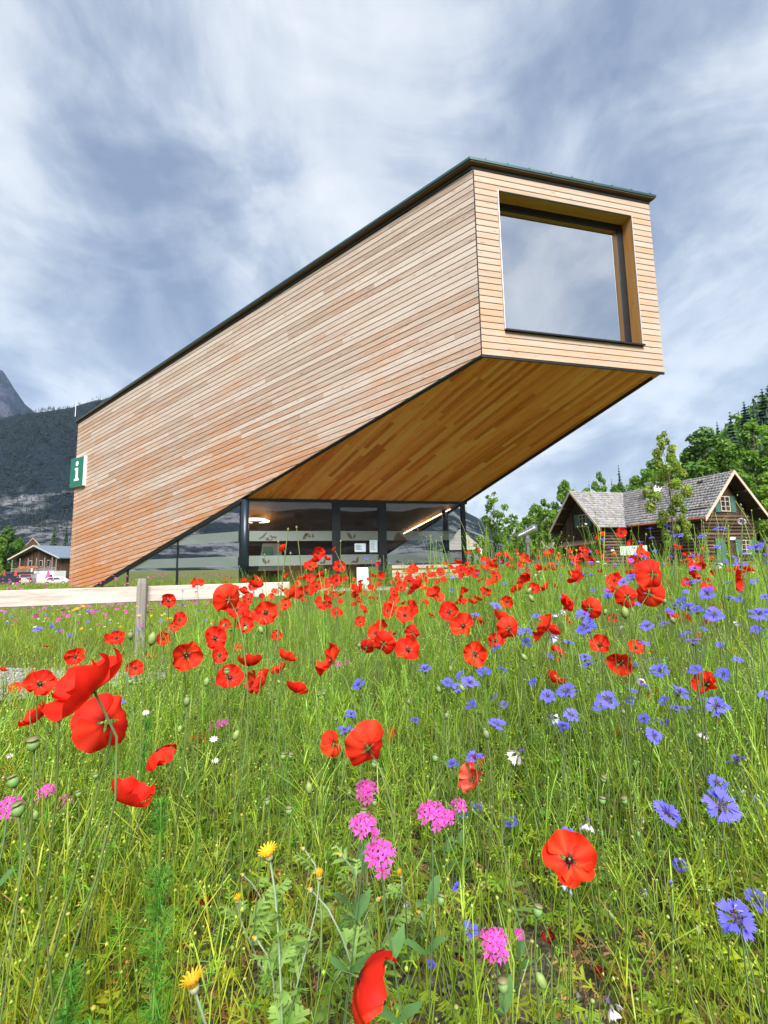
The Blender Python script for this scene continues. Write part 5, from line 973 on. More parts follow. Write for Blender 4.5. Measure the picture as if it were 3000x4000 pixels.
# ---------------------------------------------------------------- air between here and the mountains
hz = bpy.data.materials.new('haze_air'); hz.use_nodes = True; t = hz.node_tree; t.nodes.remove(t.nodes['Principled BSDF'])
pvn = N(t, 'ShaderNodeVolumePrincipled', i_Density=5e-05, i_Anisotropy=0.0); pvn.inputs['Color'].default_value = (.50, .72, 1, 1)
t.links.new(pvn.outputs[0], t.nodes['Material Output'].inputs['Volume'])
tag(B().box((-2900, -2900, -60), (2900, 3200, 1300)).build('haze', hz), kind='stuff')
POPPY = """
-1.356 3.343 0.548 0.078 -0.38 r 42|two petalled red poppy standing in front of the pale fence rail right of the post
-1.293 2.765 0.469 0.078 -0.38 o 51|open red poppy just right of the top of the fence post
-0.484 1.424 0.561 0.078 -0.38 b 99|largest red poppy right of the fence post, seen from behind over the rail
-0.606 1.885 0.485 0.078 -0.38 o 75|open poppy tucked under the large poppy right of the fence post
-0.678 2.253 0.379 0.078 -0.38 o 63|open poppy with dark centre below the large poppy beside the fence
-1.084 3.153 0.273 0.078 -0.38 o 45|open red poppy below the fence rail
-0.641 1.758 0.392 0.078 -0.38 o 81|wide open poppy with black centre right of the fence post, above the nodding ones
-1.227 2.778 0.354 0.078 -0.38 o 51|open red poppy right of the grey fence post
-1.647 3.639 0.21 0.078 -0.38 o 39|open red poppy below and left of the fence rail
-1.483 2.578 0.282 0.078 -0.38 o 55|open poppy with folded twin left of the fence post foot
-2.433 4.089 0.062 0.078 -0.38 o 35|open red poppy below and left of the grey fence post
-1.444 3.042 0.206 0.078 -0.38 o 47|open red poppy below and right of the grey fence post
-2.493 5.262 -0.029 0.078 -0.38 c 27|cupped red poppy just below and right of the grey fence post
-1.501 2.268 0.243 0.078 -0.38 o 63|round open poppy just above the giant cupped poppy
-0.588 1.385 0.398 0.078 -0.38 o 104|broad flat poppy with a hanging bud in front, right of the fence post foot
-0.888 2.508 0.194 0.078 -0.38 o 57|open red poppy well above and left of the long hanging poppy with two folded petals
-1.341 2.515 0.133 0.078 -0.38 o 57|open poppy with cross shaped dark centre below the fence post
-0.513 1.546 0.297 0.078 -0.38 o 93|large open poppy behind a green seed capsule, centre left of the meadow
-0.535 1.836 0.288 0.078 -0.38 c 78|cupped red poppy above and left of the long hanging poppy with two folded petals
-0.549 1.918 0.199 0.078 -0.38 r 75|ragged red poppy left of the long hanging poppy with two folded petals
-0.401 0.631 0.503 0.078 -0.38 c 229|giant cupped poppy at left, biggest flower in the meadow, over the gravel path
-0.464 0.781 0.405 0.078 -0.38 b 187|giant closed poppy hanging below the giant cupped poppy at left
-1.732 3.006 -0.126 0.078 -0.38 r 48|ragged red poppy below and right of the giant cupped poppy at left
-1.096 1.498 0.3 0.078 -0.38 o 96|open poppy with a green capsule in front, left of the giant cupped poppy
-2.611 3.333 -0.156 0.078 -0.38 o 43|open red poppy just below and left of the gravel path
-3.358 4.134 -0.191 0.0607 -0.38 c 27|cupped red poppy just left of the gravel path
-2.363 3.014 -0.187 0.0439 -0.38 c 27|cupped red poppy below the gravel path
-1.187 1.611 0.169 0.078 -0.38 c 90|orange red folded poppy at the left edge below the gravel path
-1.518 2.223 -0.196 0.0497 -0.38 d 42|drooping red poppy well below the giant cupped poppy at left
-1.7 2.156 -0.19 0.0688 -0.38 r 60|ragged red poppy well below the gravel path
-0.661 1.394 0.12 0.078 -0.38 d 105|drooping ragged poppy below the giant closed poppy
-0.972 2.375 -0.183 0.0724 -0.38 d 57|drooping red poppy well below and left of the long hanging poppy with two folded petals
-0.929 2.439 -0.199 0.0564 -0.38 d 43|drooping red poppy well below and right of the giant cupped poppy at left
-3.019 4.035 -0.195 0.0592 -0.38 c 27|cupped red poppy just right of the gravel path
-3.82 5.276 -0.181 0.0485 -0.38 c 17|cupped red poppy above and right of the gravel path
-1.362 4.324 -0.071 0.078 -0.38 o 33|open red poppy well left of the three lobed poppy seen from behind
-2.337 4.648 -0.197 0.0761 -0.38 c 30|cupped red poppy below the grey fence post
-0.991 3.357 0.431 0.078 -0.38 o 42|open red poppy right of the fence rail
-1.194 3.91 0.453 0.078 -0.38 c 36|cupped red poppy just right of the fence rail
-1.115 3.905 0.497 0.078 -0.38 o 36|open red poppy below the dark round column
-2.501 6.754 -0.133 0.078 -0.38 c 21|cupped red poppy below the fence rail
-1.476 5.244 0.118 0.078 -0.38 o 27|open red poppy below and right of the fence rail
-0.462 2.843 0.654 0.078 -0.379 o 49|open red poppy below and left of the white paper notices
-0.304 3.068 0.651 0.078 -0.372 o 46|open red poppy below and left of the glass door
-1.403 6.492 0.526 0.078 -0.38 c 22|cupped red poppy below and right of the dark round column
-0.831 4.677 0.542 0.078 -0.38 c 30|cupped red poppy below and left of the white paper notices
-0.634 3.897 0.559 0.078 -0.38 o 36|open red poppy well below and left of the glass door
-0.611 4.305 0.569 0.0862 -0.38 c 36|cupped red poppy below and left of the glass door
-0.481 3.255 0.514 0.078 -0.378 o 43|open red poppy well above the three lobed poppy seen from behind
-0.466 3.902 0.517 0.078 -0.377 o 36|open red poppy well above and left of the second poppy in the row of four
-0.352 3.343 0.551 0.078 -0.373 o 42|open red poppy well left of the wooden bench
-0.144 5.566 0.532 0.078 -0.34 c 25|cupped red poppy below and right of the white paper notices
-0.043 4.676 0.55 0.078 -0.325 o 30|open red poppy below and right of the white paper notices
-0.157 10.23 0.686 0.1027 -0.261 o 18|open red poppy just below and right of the white paper notices
0.22 3.592 0.616 0.078 -0.307 o 39|open red poppy just left of the wooden bench
0.487 8.995 0.431 0.078 -0.199 c 16|cupped red poppy just below and left of the wooden bench
-0.57 7.325 0.334 0.078 -0.38 c 19|cupped red poppy below the white paper notices
-0.221 4.184 0.481 0.078 -0.356 r 34|ragged red poppy below the white paper notices
-0.443 6.697 0.359 0.078 -0.375 c 21|cupped red poppy below the glass door
0.105 3.127 0.503 0.078 -0.339 o 45|open red poppy below and left of the wooden bench
0.179 2.604 0.539 0.078 -0.351 c 54|cupped red poppy just below the wooden bench
0.314 3.908 0.469 0.078 -0.278 r 36|ragged red poppy just below the wooden bench
0.426 4.267 0.416 0.078 -0.24 c 33|cupped red poppy just below and right of the wooden bench
0.758 6.53 0.205 0.078 -0.138 c 22|cupped red poppy below and right of the wooden bench
0.109 10.668 0.066 0.078 -0.195 c 13|cupped red poppy below and left of the wooden bench
-0.559 2.761 0.496 0.078 -0.38 c 51|cupped red poppy well right of the fence rail
-0.668 3.097 0.403 0.078 -0.38 o 46|open red poppy well above and left of the three lobed poppy seen from behind
-1.047 4.688 0.445 0.078 -0.38 r 30|ragged red poppy below and right of the dark round column
-1.374 5.592 0.307 0.078 -0.38 o 25|open red poppy below and right of the dark round column
-0.372 2.736 0.445 0.078 -0.376 r 52|ragged red poppy above the three lobed poppy seen from behind
-0.184 3.928 0.298 0.078 -0.354 d 36|drooping red poppy above and left of the second poppy in the row of four
0.061 3.361 0.4 0.078 -0.336 o 42|open red poppy above the second poppy in the row of four
0.012 2.774 0.385 0.078 -0.357 o 51|open red poppy above and left of the third poppy of the row of four
0.153 2.741 0.399 0.078 -0.348 r 52|ragged red poppy below the wooden bench
0.222 5.886 0.171 0.078 -0.267 c 24|cupped red poppy above and right of the second poppy in the row of four
0.438 2.612 0.474 0.078 -0.333 r 54|ragged red poppy above the large open poppy with pale capsule
0.623 3.924 0.334 0.078 -0.22 c 36|cupped red poppy just above the large open poppy with pale capsule
0.733 3.924 0.332 0.078 -0.2 c 36|cupped red poppy just above and right of the large open poppy with pale capsule
0.85 4.277 0.331 0.078 -0.152 c 33|cupped red poppy above and right of the large open poppy with pale capsule
0.662 3.091 0.459 0.078 -0.279 o 46|open red poppy above and right of the large open poppy with pale capsule
0.784 3.019 0.401 0.078 -0.273 o 47|open red poppy above and right of the open poppy behind a tall bud
0.265 1.967 0.451 0.078 -0.368 o 72|open red poppy just above and left of the large open poppy with pale capsule
0.456 4.724 0.137 0.078 -0.217 c 30|cupped red poppy left of the large open poppy with pale capsule
0.255 1.558 0.446 0.078 -0.377 o 92|large open poppy with pale capsule, centre right below the wooden soffit
0.69 3.478 0.232 0.078 -0.243 c 41|cupped red poppy just right of the large open poppy with pale capsule
0.53 2.149 0.404 0.078 -0.353 c 66|cupped red poppy right of the large open poppy with pale capsule
0.473 1.823 0.399 0.078 -0.369 b 78|folded red poppy above and right of the open poppy behind a tall bud
0.553 2.377 0.263 0.078 -0.34 o 60|open red poppy just above and right of the open poppy behind a tall bud
0.306 1.634 0.339 0.078 -0.376 o 88|open poppy behind a tall bud, right of the row of four
0.754 3.84 0.004 0.0655 -0.203 r 31|ragged red poppy just above the open poppy behind a tall bud
-0.187 3.378 0.249 0.078 -0.361 o 42|open red poppy above and left of the second poppy in the row of four
-0.791 3.389 0.161 0.078 -0.38 o 42|open red poppy above and left of the three lobed poppy seen from behind
-0.427 1.661 0.492 0.078 -0.38 o 86|broad open poppy at the right end of the fence rail
-0.112 2.704 0.19 0.078 -0.366 b 53|narrow upright poppy with a pale bud, left end of the row of four
-0.006 1.829 0.352 0.078 -0.376 b 78|second poppy in the row of four, folded like a cape
0.025 3.826 0.093 0.078 -0.329 c 37|cupped red poppy just above and right of the second poppy in the row of four
0.057 2.976 0.126 0.078 -0.348 c 48|cupped red poppy just left of the third poppy of the row of four
0.072 1.588 0.367 0.078 -0.378 o 90|third poppy of the row of four, under a faded cornflower
0.143 2.635 0.273 0.078 -0.352 b 54|folded red poppy just above the third poppy of the row of four
-0.481 2.271 0.224 0.078 -0.379 c 63|cupped red poppy above the long hanging poppy with two folded petals
-0.61 2.658 0.08 0.078 -0.38 c 54|cupped red poppy just above and left of the long hanging poppy with two folded petals
-0.174 1.387 0.381 0.078 -0.38 r 104|three lobed poppy seen from behind, just left of a pink catchfly
-0.457 1.714 0.241 0.078 -0.38 r 84|big ragged poppy left of the long hanging one, middle left
-0.368 1.922 0.164 0.078 -0.379 c 75|long hanging poppy with two folded petals, middle left
-0.205 1.74 0.015 0.078 -0.378 b 84|tall folded poppy left of the great round poppy in the centre
-0.043 0.937 0.304 0.078 -0.38 b 157|great round red poppy in the centre of the meadow with notched lower petals
0.017 2.332 -0.168 0.0688 -0.367 r 55|ragged red poppy well below the third poppy of the row of four
0.349 1.96 -0.16 0.078 -0.366 r 75|pale crumpled poppy with pinkish lower petals right of the centre
0.873 3.763 0.639 0.078 -0.191 c 37|cupped red poppy below and right of the corner post of the glass front
0.813 2.721 0.567 0.078 -0.297 d 52|drooping red poppy below the silver telescope
1.571 4.671 0.589 0.078 -0.037 c 30|cupped red poppy below and right of the silver telescope
1.691 4.671 0.586 0.078 -0.037 c 30|cupped red poppy below the left gable of the log house
0.923 3.26 0.471 0.078 -0.234 c 43|cupped red poppy below the silver telescope
1.255 3.082 0.534 0.078 -0.227 c 46|cupped red poppy well below and left of the white porch pillar
1.345 3.911 0.443 0.078 -0.118 c 36|cupped red poppy well below the left gable of the log house
2.039 5.586 0.362 0.078 -0.02 c 25|cupped red poppy well right of the corner post of the glass front
2.594 5.566 0.535 0.078 -0.02 c 25|cupped red poppy below and left of the white porch pillar
0.797 1.393 0.609 0.078 -0.378 b 101|large poppy seen from behind at right with its curved stem in front
0.891 1.568 0.54 0.078 -0.374 b 90|wide poppy under the large one at right, half hidden behind two stems
0.938 1.81 0.511 0.078 -0.362 b 78|tall folded poppy left of the pair with curved stems at right
0.863 1.966 0.456 0.078 -0.354 b 72|folded red poppy well below and left of the white porch pillar
0.923 2.355 0.45 0.078 -0.324 d 60|drooping red poppy well below and right of the silver telescope
0.528 1.58 0.436 0.078 -0.375 r 90|broad poppy with a faded cornflower hanging in front, right of the centre
0.755 2.156 0.343 0.078 -0.345 c 66|cupped red poppy well right of the open poppy behind a tall bud
1.531 3.943 0.168 0.078 -0.105 c 36|cupped red poppy well below and right of the silver telescope
0.925 3.383 0.206 0.078 -0.221 c 42|cupped red poppy above and right of the open poppy behind a tall bud
2.042 4.224 0.14 0.078 -0.074 o 34|open red poppy well below and left of the white porch pillar
0.884 1.952 0.306 0.078 -0.355 o 74|open poppy with a white faded cornflower inside, right half
1.328 2.508 0.192 0.078 -0.293 o 57|open red poppy well below the white porch pillar
0.99 2.708 0.151 0.078 -0.287 d 53|drooping red poppy well right of the open poppy behind a tall bud
0.783 2.222 0.111 0.078 -0.34 c 65|cupped red poppy well below and right of the large open poppy with pale capsule
0.832 1.684 0.289 0.078 -0.37 o 86|round open poppy with black ring centre beside a blue cornflower at right
1.443 2.875 -0.046 0.0607 -0.245 c 39|cupped red poppy well below the white porch pillar
1.489 2.802 -0.069 0.0564 -0.254 c 37|cupped red poppy well above and left of the blue cornflower with long petals
1.46 2.658 -0.075 0.0706 -0.273 r 49|ragged red poppy well above and left of the blue cornflower with long petals
1.81 2.958 0.286 0.078 -0.233 c 48|cupped red poppy well below the maple trunk
2.455 3.816 0.184 0.078 -0.12 c 37|cupped red poppy well below and left of the log house door
2.444 3.654 0.049 0.0671 -0.14 c 34|cupped red poppy well below the log house door
2.803 4.092 0.108 0.0485 -0.088 c 22|cupped red poppy well below and right of the maple trunk
3.883 5.582 0.4 0.078 -0.02 c 25|cupped red poppy below and left of the log house door
3.998 6.514 0.336 0.078 -0.02 o 22|open red poppy below the maple trunk
4.289 6.525 0.245 0.078 -0.02 c 22|cupped red poppy below and right of the maple trunk
2.241 3.344 0.546 0.078 -0.181 r 42|ragged red poppy below and left of the log house door
5.1 7.303 0.516 0.078 -0.02 c 19|cupped red poppy just below and left of the log house door
4.803 6.496 0.493 0.078 -0.02 c 22|cupped red poppy just below the log house door
3.416 4.496 0.555 0.078 -0.05 c 31|cupped red poppy just below and right of the log house door
3.057 3.897 0.559 0.078 -0.11 c 36|cupped red poppy below and right of the log house door
1.602 2.093 0.557 0.078 -0.334 r 68|ragged red poppy below and right of the log house door
5.778 7.327 0.309 0.078 -0.02 c 19|cupped red poppy well below the gable window
2.483 3.349 0.009 0.035 -0.18 c 19|cupped red poppy well above the blue cornflower with long petals
1.183 1.781 0.191 0.078 -0.361 r 81|ragged poppy with hanging petals among cornflowers at right
1.064 2.208 -0.127 0.051 -0.331 c 43|cupped red poppy well above and left of the broad blue cornflower on a hairy stem
4.742 10.613 0.541 0.078 -0.02 c 13|cupped red poppy below and right of the left gable of the log house
2.387 4.499 0.53 0.078 -0.049 c 31|cupped red poppy below and left of the maple trunk
3.171 7.586 0.164 0.0655 -0.02 c 16|cupped red poppy well below and left of the maple trunk
1.57 2.3 -0.111 0.0266 -0.313 c 22|cupped red poppy above and left of the blue cornflower with long petals
1.945 3.902 0.522 0.078 -0.109 c 36|cupped red poppy well below and right of the left gable of the log house
3.46 4.941 0.17 0.0523 -0.024 c 19|cupped red poppy below the log house door
3.454 4.822 0.156 0.051 -0.029 c 19|cupped red poppy well below and right of the white porch pillar
1.185 3.238 -0.013 0.055 -0.212 c 31|cupped red poppy well right of the large open poppy with pale capsule
1.834 3.278 0.013 0.045 -0.19 c 25|cupped red poppy well below and left of the gable window
1.517 7.45 0.86 0.078 -0.022 c 19|cupped red poppy just right of the corner post of the glass front
1.826 6.924 0.796 0.078 -0.02 r 20|ragged red poppy just below and left of the silver telescope
2.52 8.804 0.902 0.078 -0.02 c 16|cupped red poppy just below and left of the silver telescope
2.301 6.468 0.736 0.078 -0.02 c 22|cupped red poppy below and left of the left gable of the log house
2.023 6.066 0.709 0.078 -0.02 c 23|cupped red poppy just below and right of the silver telescope
1.559 3.329 0.837 0.078 -0.183 r 42|red poppy on the skyline in front of the log porch, over a cornflower
2.171 4.195 0.907 0.078 -0.077 r 33|red poppy standing highest on the skyline left of the maple
3.168 5.696 0.818 0.078 -0.02 c 25|cupped red poppy just left of the maple trunk
3.245 5.098 0.788 0.078 -0.021 c 27|single red poppy in front of the porch right of the maple trunk
3.466 7.456 0.808 0.078 -0.02 c 19|cupped red poppy left of the white porch pillar
2.729 6.07 0.671 0.078 -0.02 c 23|cupped red poppy well right of the silver telescope
1.431 4.231 0.598 0.078 -0.078 c 33|cupped red poppy well above and right of the large open poppy with pale capsule
1.727 6.48 0.631 0.078 -0.02 c 22|cupped red poppy below and left of the silver telescope
1.691 6.081 0.582 0.078 -0.02 c 23|cupped red poppy right of the corner post of the glass front
0.957 4.227 0.632 0.078 -0.137 o 33|open red poppy below and right of the corner post of the glass front
1.159 5.393 0.697 0.078 -0.058 o 26|open red poppy just below and right of the corner post of the glass front
1.449 6.068 0.691 0.078 -0.025 c 23|cupped red poppy well right of the wooden bench
1.28 4.219 0.697 0.078 -0.092 o 33|open red poppy right below the silver telescope
-0.522 2.352 0.747 0.0418 -0.38 c 32|lone red poppy on a long stem in front of the left window band
-0.315 2.843 0.754 0.0294 -0.374 c 19|small red poppy highest in the cluster left of the door
-0.433 3.006 0.742 0.0688 -0.377 r 41|ragged red poppy left of the white paper notices
-0.633 5.037 0.738 0.078 -0.38 c 28|cupped red poppy well right of the dark round column
-0.504 3.413 0.705 0.078 -0.379 c 41|cupped red poppy left of the white paper notices
-0.784 2.801 0.549 0.078 -0.38 c 50|cupped red poppy below the dark round column
-0.158 10.384 0.696 0.1223 -0.249 c 21|cupped red poppy just below and right of the white paper notices
-1.42 6.638 0.535 0.078 -0.38 c 21|cupped red poppy well below and left of the white paper notices
-0.545 1.026 0.182 0.078 -0.38 c 145|orange red poppy with a hanging bud in front, lower left
-0.963 1.923 -0.194 0.0671 -0.38 c 66|cupped red poppy well below and right of the giant cupped poppy at left
-1.408 1.994 -0.2 0.0266 -0.38 c 25|cupped red poppy well below the giant cupped poppy at left
-1.411 1.947 -0.198 0.026 -0.38 c 25|cupped red poppy well below and left of the giant cupped poppy at left
-1.646 2.067 -0.196 0.0592 -0.38 c 54|cupped red poppy well below the gravel path
-1.075 1.517 -0.193 0.0294 -0.38 c 37|cupped red poppy well below the left end of the rail
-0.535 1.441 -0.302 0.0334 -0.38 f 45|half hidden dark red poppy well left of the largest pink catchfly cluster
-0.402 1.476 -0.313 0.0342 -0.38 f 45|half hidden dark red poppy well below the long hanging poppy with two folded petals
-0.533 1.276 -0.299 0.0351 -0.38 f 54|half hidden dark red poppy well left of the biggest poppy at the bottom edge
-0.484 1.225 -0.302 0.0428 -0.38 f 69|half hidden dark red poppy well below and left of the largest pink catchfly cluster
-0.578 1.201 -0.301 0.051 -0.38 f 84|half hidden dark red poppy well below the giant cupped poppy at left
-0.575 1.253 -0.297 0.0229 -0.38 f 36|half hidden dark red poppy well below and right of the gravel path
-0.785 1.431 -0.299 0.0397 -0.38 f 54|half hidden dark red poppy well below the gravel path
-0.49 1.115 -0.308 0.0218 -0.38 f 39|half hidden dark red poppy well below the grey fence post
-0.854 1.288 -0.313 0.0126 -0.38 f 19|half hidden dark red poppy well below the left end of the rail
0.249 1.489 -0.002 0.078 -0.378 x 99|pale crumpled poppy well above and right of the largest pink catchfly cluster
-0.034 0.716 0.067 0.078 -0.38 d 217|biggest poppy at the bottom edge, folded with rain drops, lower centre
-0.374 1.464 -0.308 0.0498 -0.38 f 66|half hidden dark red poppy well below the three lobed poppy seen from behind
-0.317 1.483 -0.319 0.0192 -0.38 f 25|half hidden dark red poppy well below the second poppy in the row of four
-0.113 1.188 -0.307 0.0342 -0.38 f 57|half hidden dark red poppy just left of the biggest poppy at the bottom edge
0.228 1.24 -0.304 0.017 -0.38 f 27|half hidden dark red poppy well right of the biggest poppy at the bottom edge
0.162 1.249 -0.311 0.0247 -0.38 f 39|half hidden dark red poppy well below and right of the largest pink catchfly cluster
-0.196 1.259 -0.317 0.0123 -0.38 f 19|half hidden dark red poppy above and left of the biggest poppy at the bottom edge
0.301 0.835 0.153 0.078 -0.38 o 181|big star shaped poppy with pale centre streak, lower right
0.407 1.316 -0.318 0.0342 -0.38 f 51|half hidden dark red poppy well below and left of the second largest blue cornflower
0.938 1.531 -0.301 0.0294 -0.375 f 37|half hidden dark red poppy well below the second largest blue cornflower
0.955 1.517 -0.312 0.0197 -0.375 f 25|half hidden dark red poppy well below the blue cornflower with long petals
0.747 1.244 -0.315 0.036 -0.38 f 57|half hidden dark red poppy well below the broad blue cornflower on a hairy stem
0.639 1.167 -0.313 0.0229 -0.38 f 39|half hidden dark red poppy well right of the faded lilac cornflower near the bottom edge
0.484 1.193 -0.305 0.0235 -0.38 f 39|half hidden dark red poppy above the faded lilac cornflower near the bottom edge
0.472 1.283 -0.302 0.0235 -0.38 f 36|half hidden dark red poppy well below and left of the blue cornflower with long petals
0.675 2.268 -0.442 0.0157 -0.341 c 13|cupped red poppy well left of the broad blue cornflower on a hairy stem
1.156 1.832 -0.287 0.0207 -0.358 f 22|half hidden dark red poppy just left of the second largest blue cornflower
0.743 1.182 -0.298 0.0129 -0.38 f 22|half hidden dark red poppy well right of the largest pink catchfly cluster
0.577 1.127 -0.313 0.0143 -0.38 f 25|half hidden dark red poppy right of the faded lilac cornflower near the bottom edge
"""
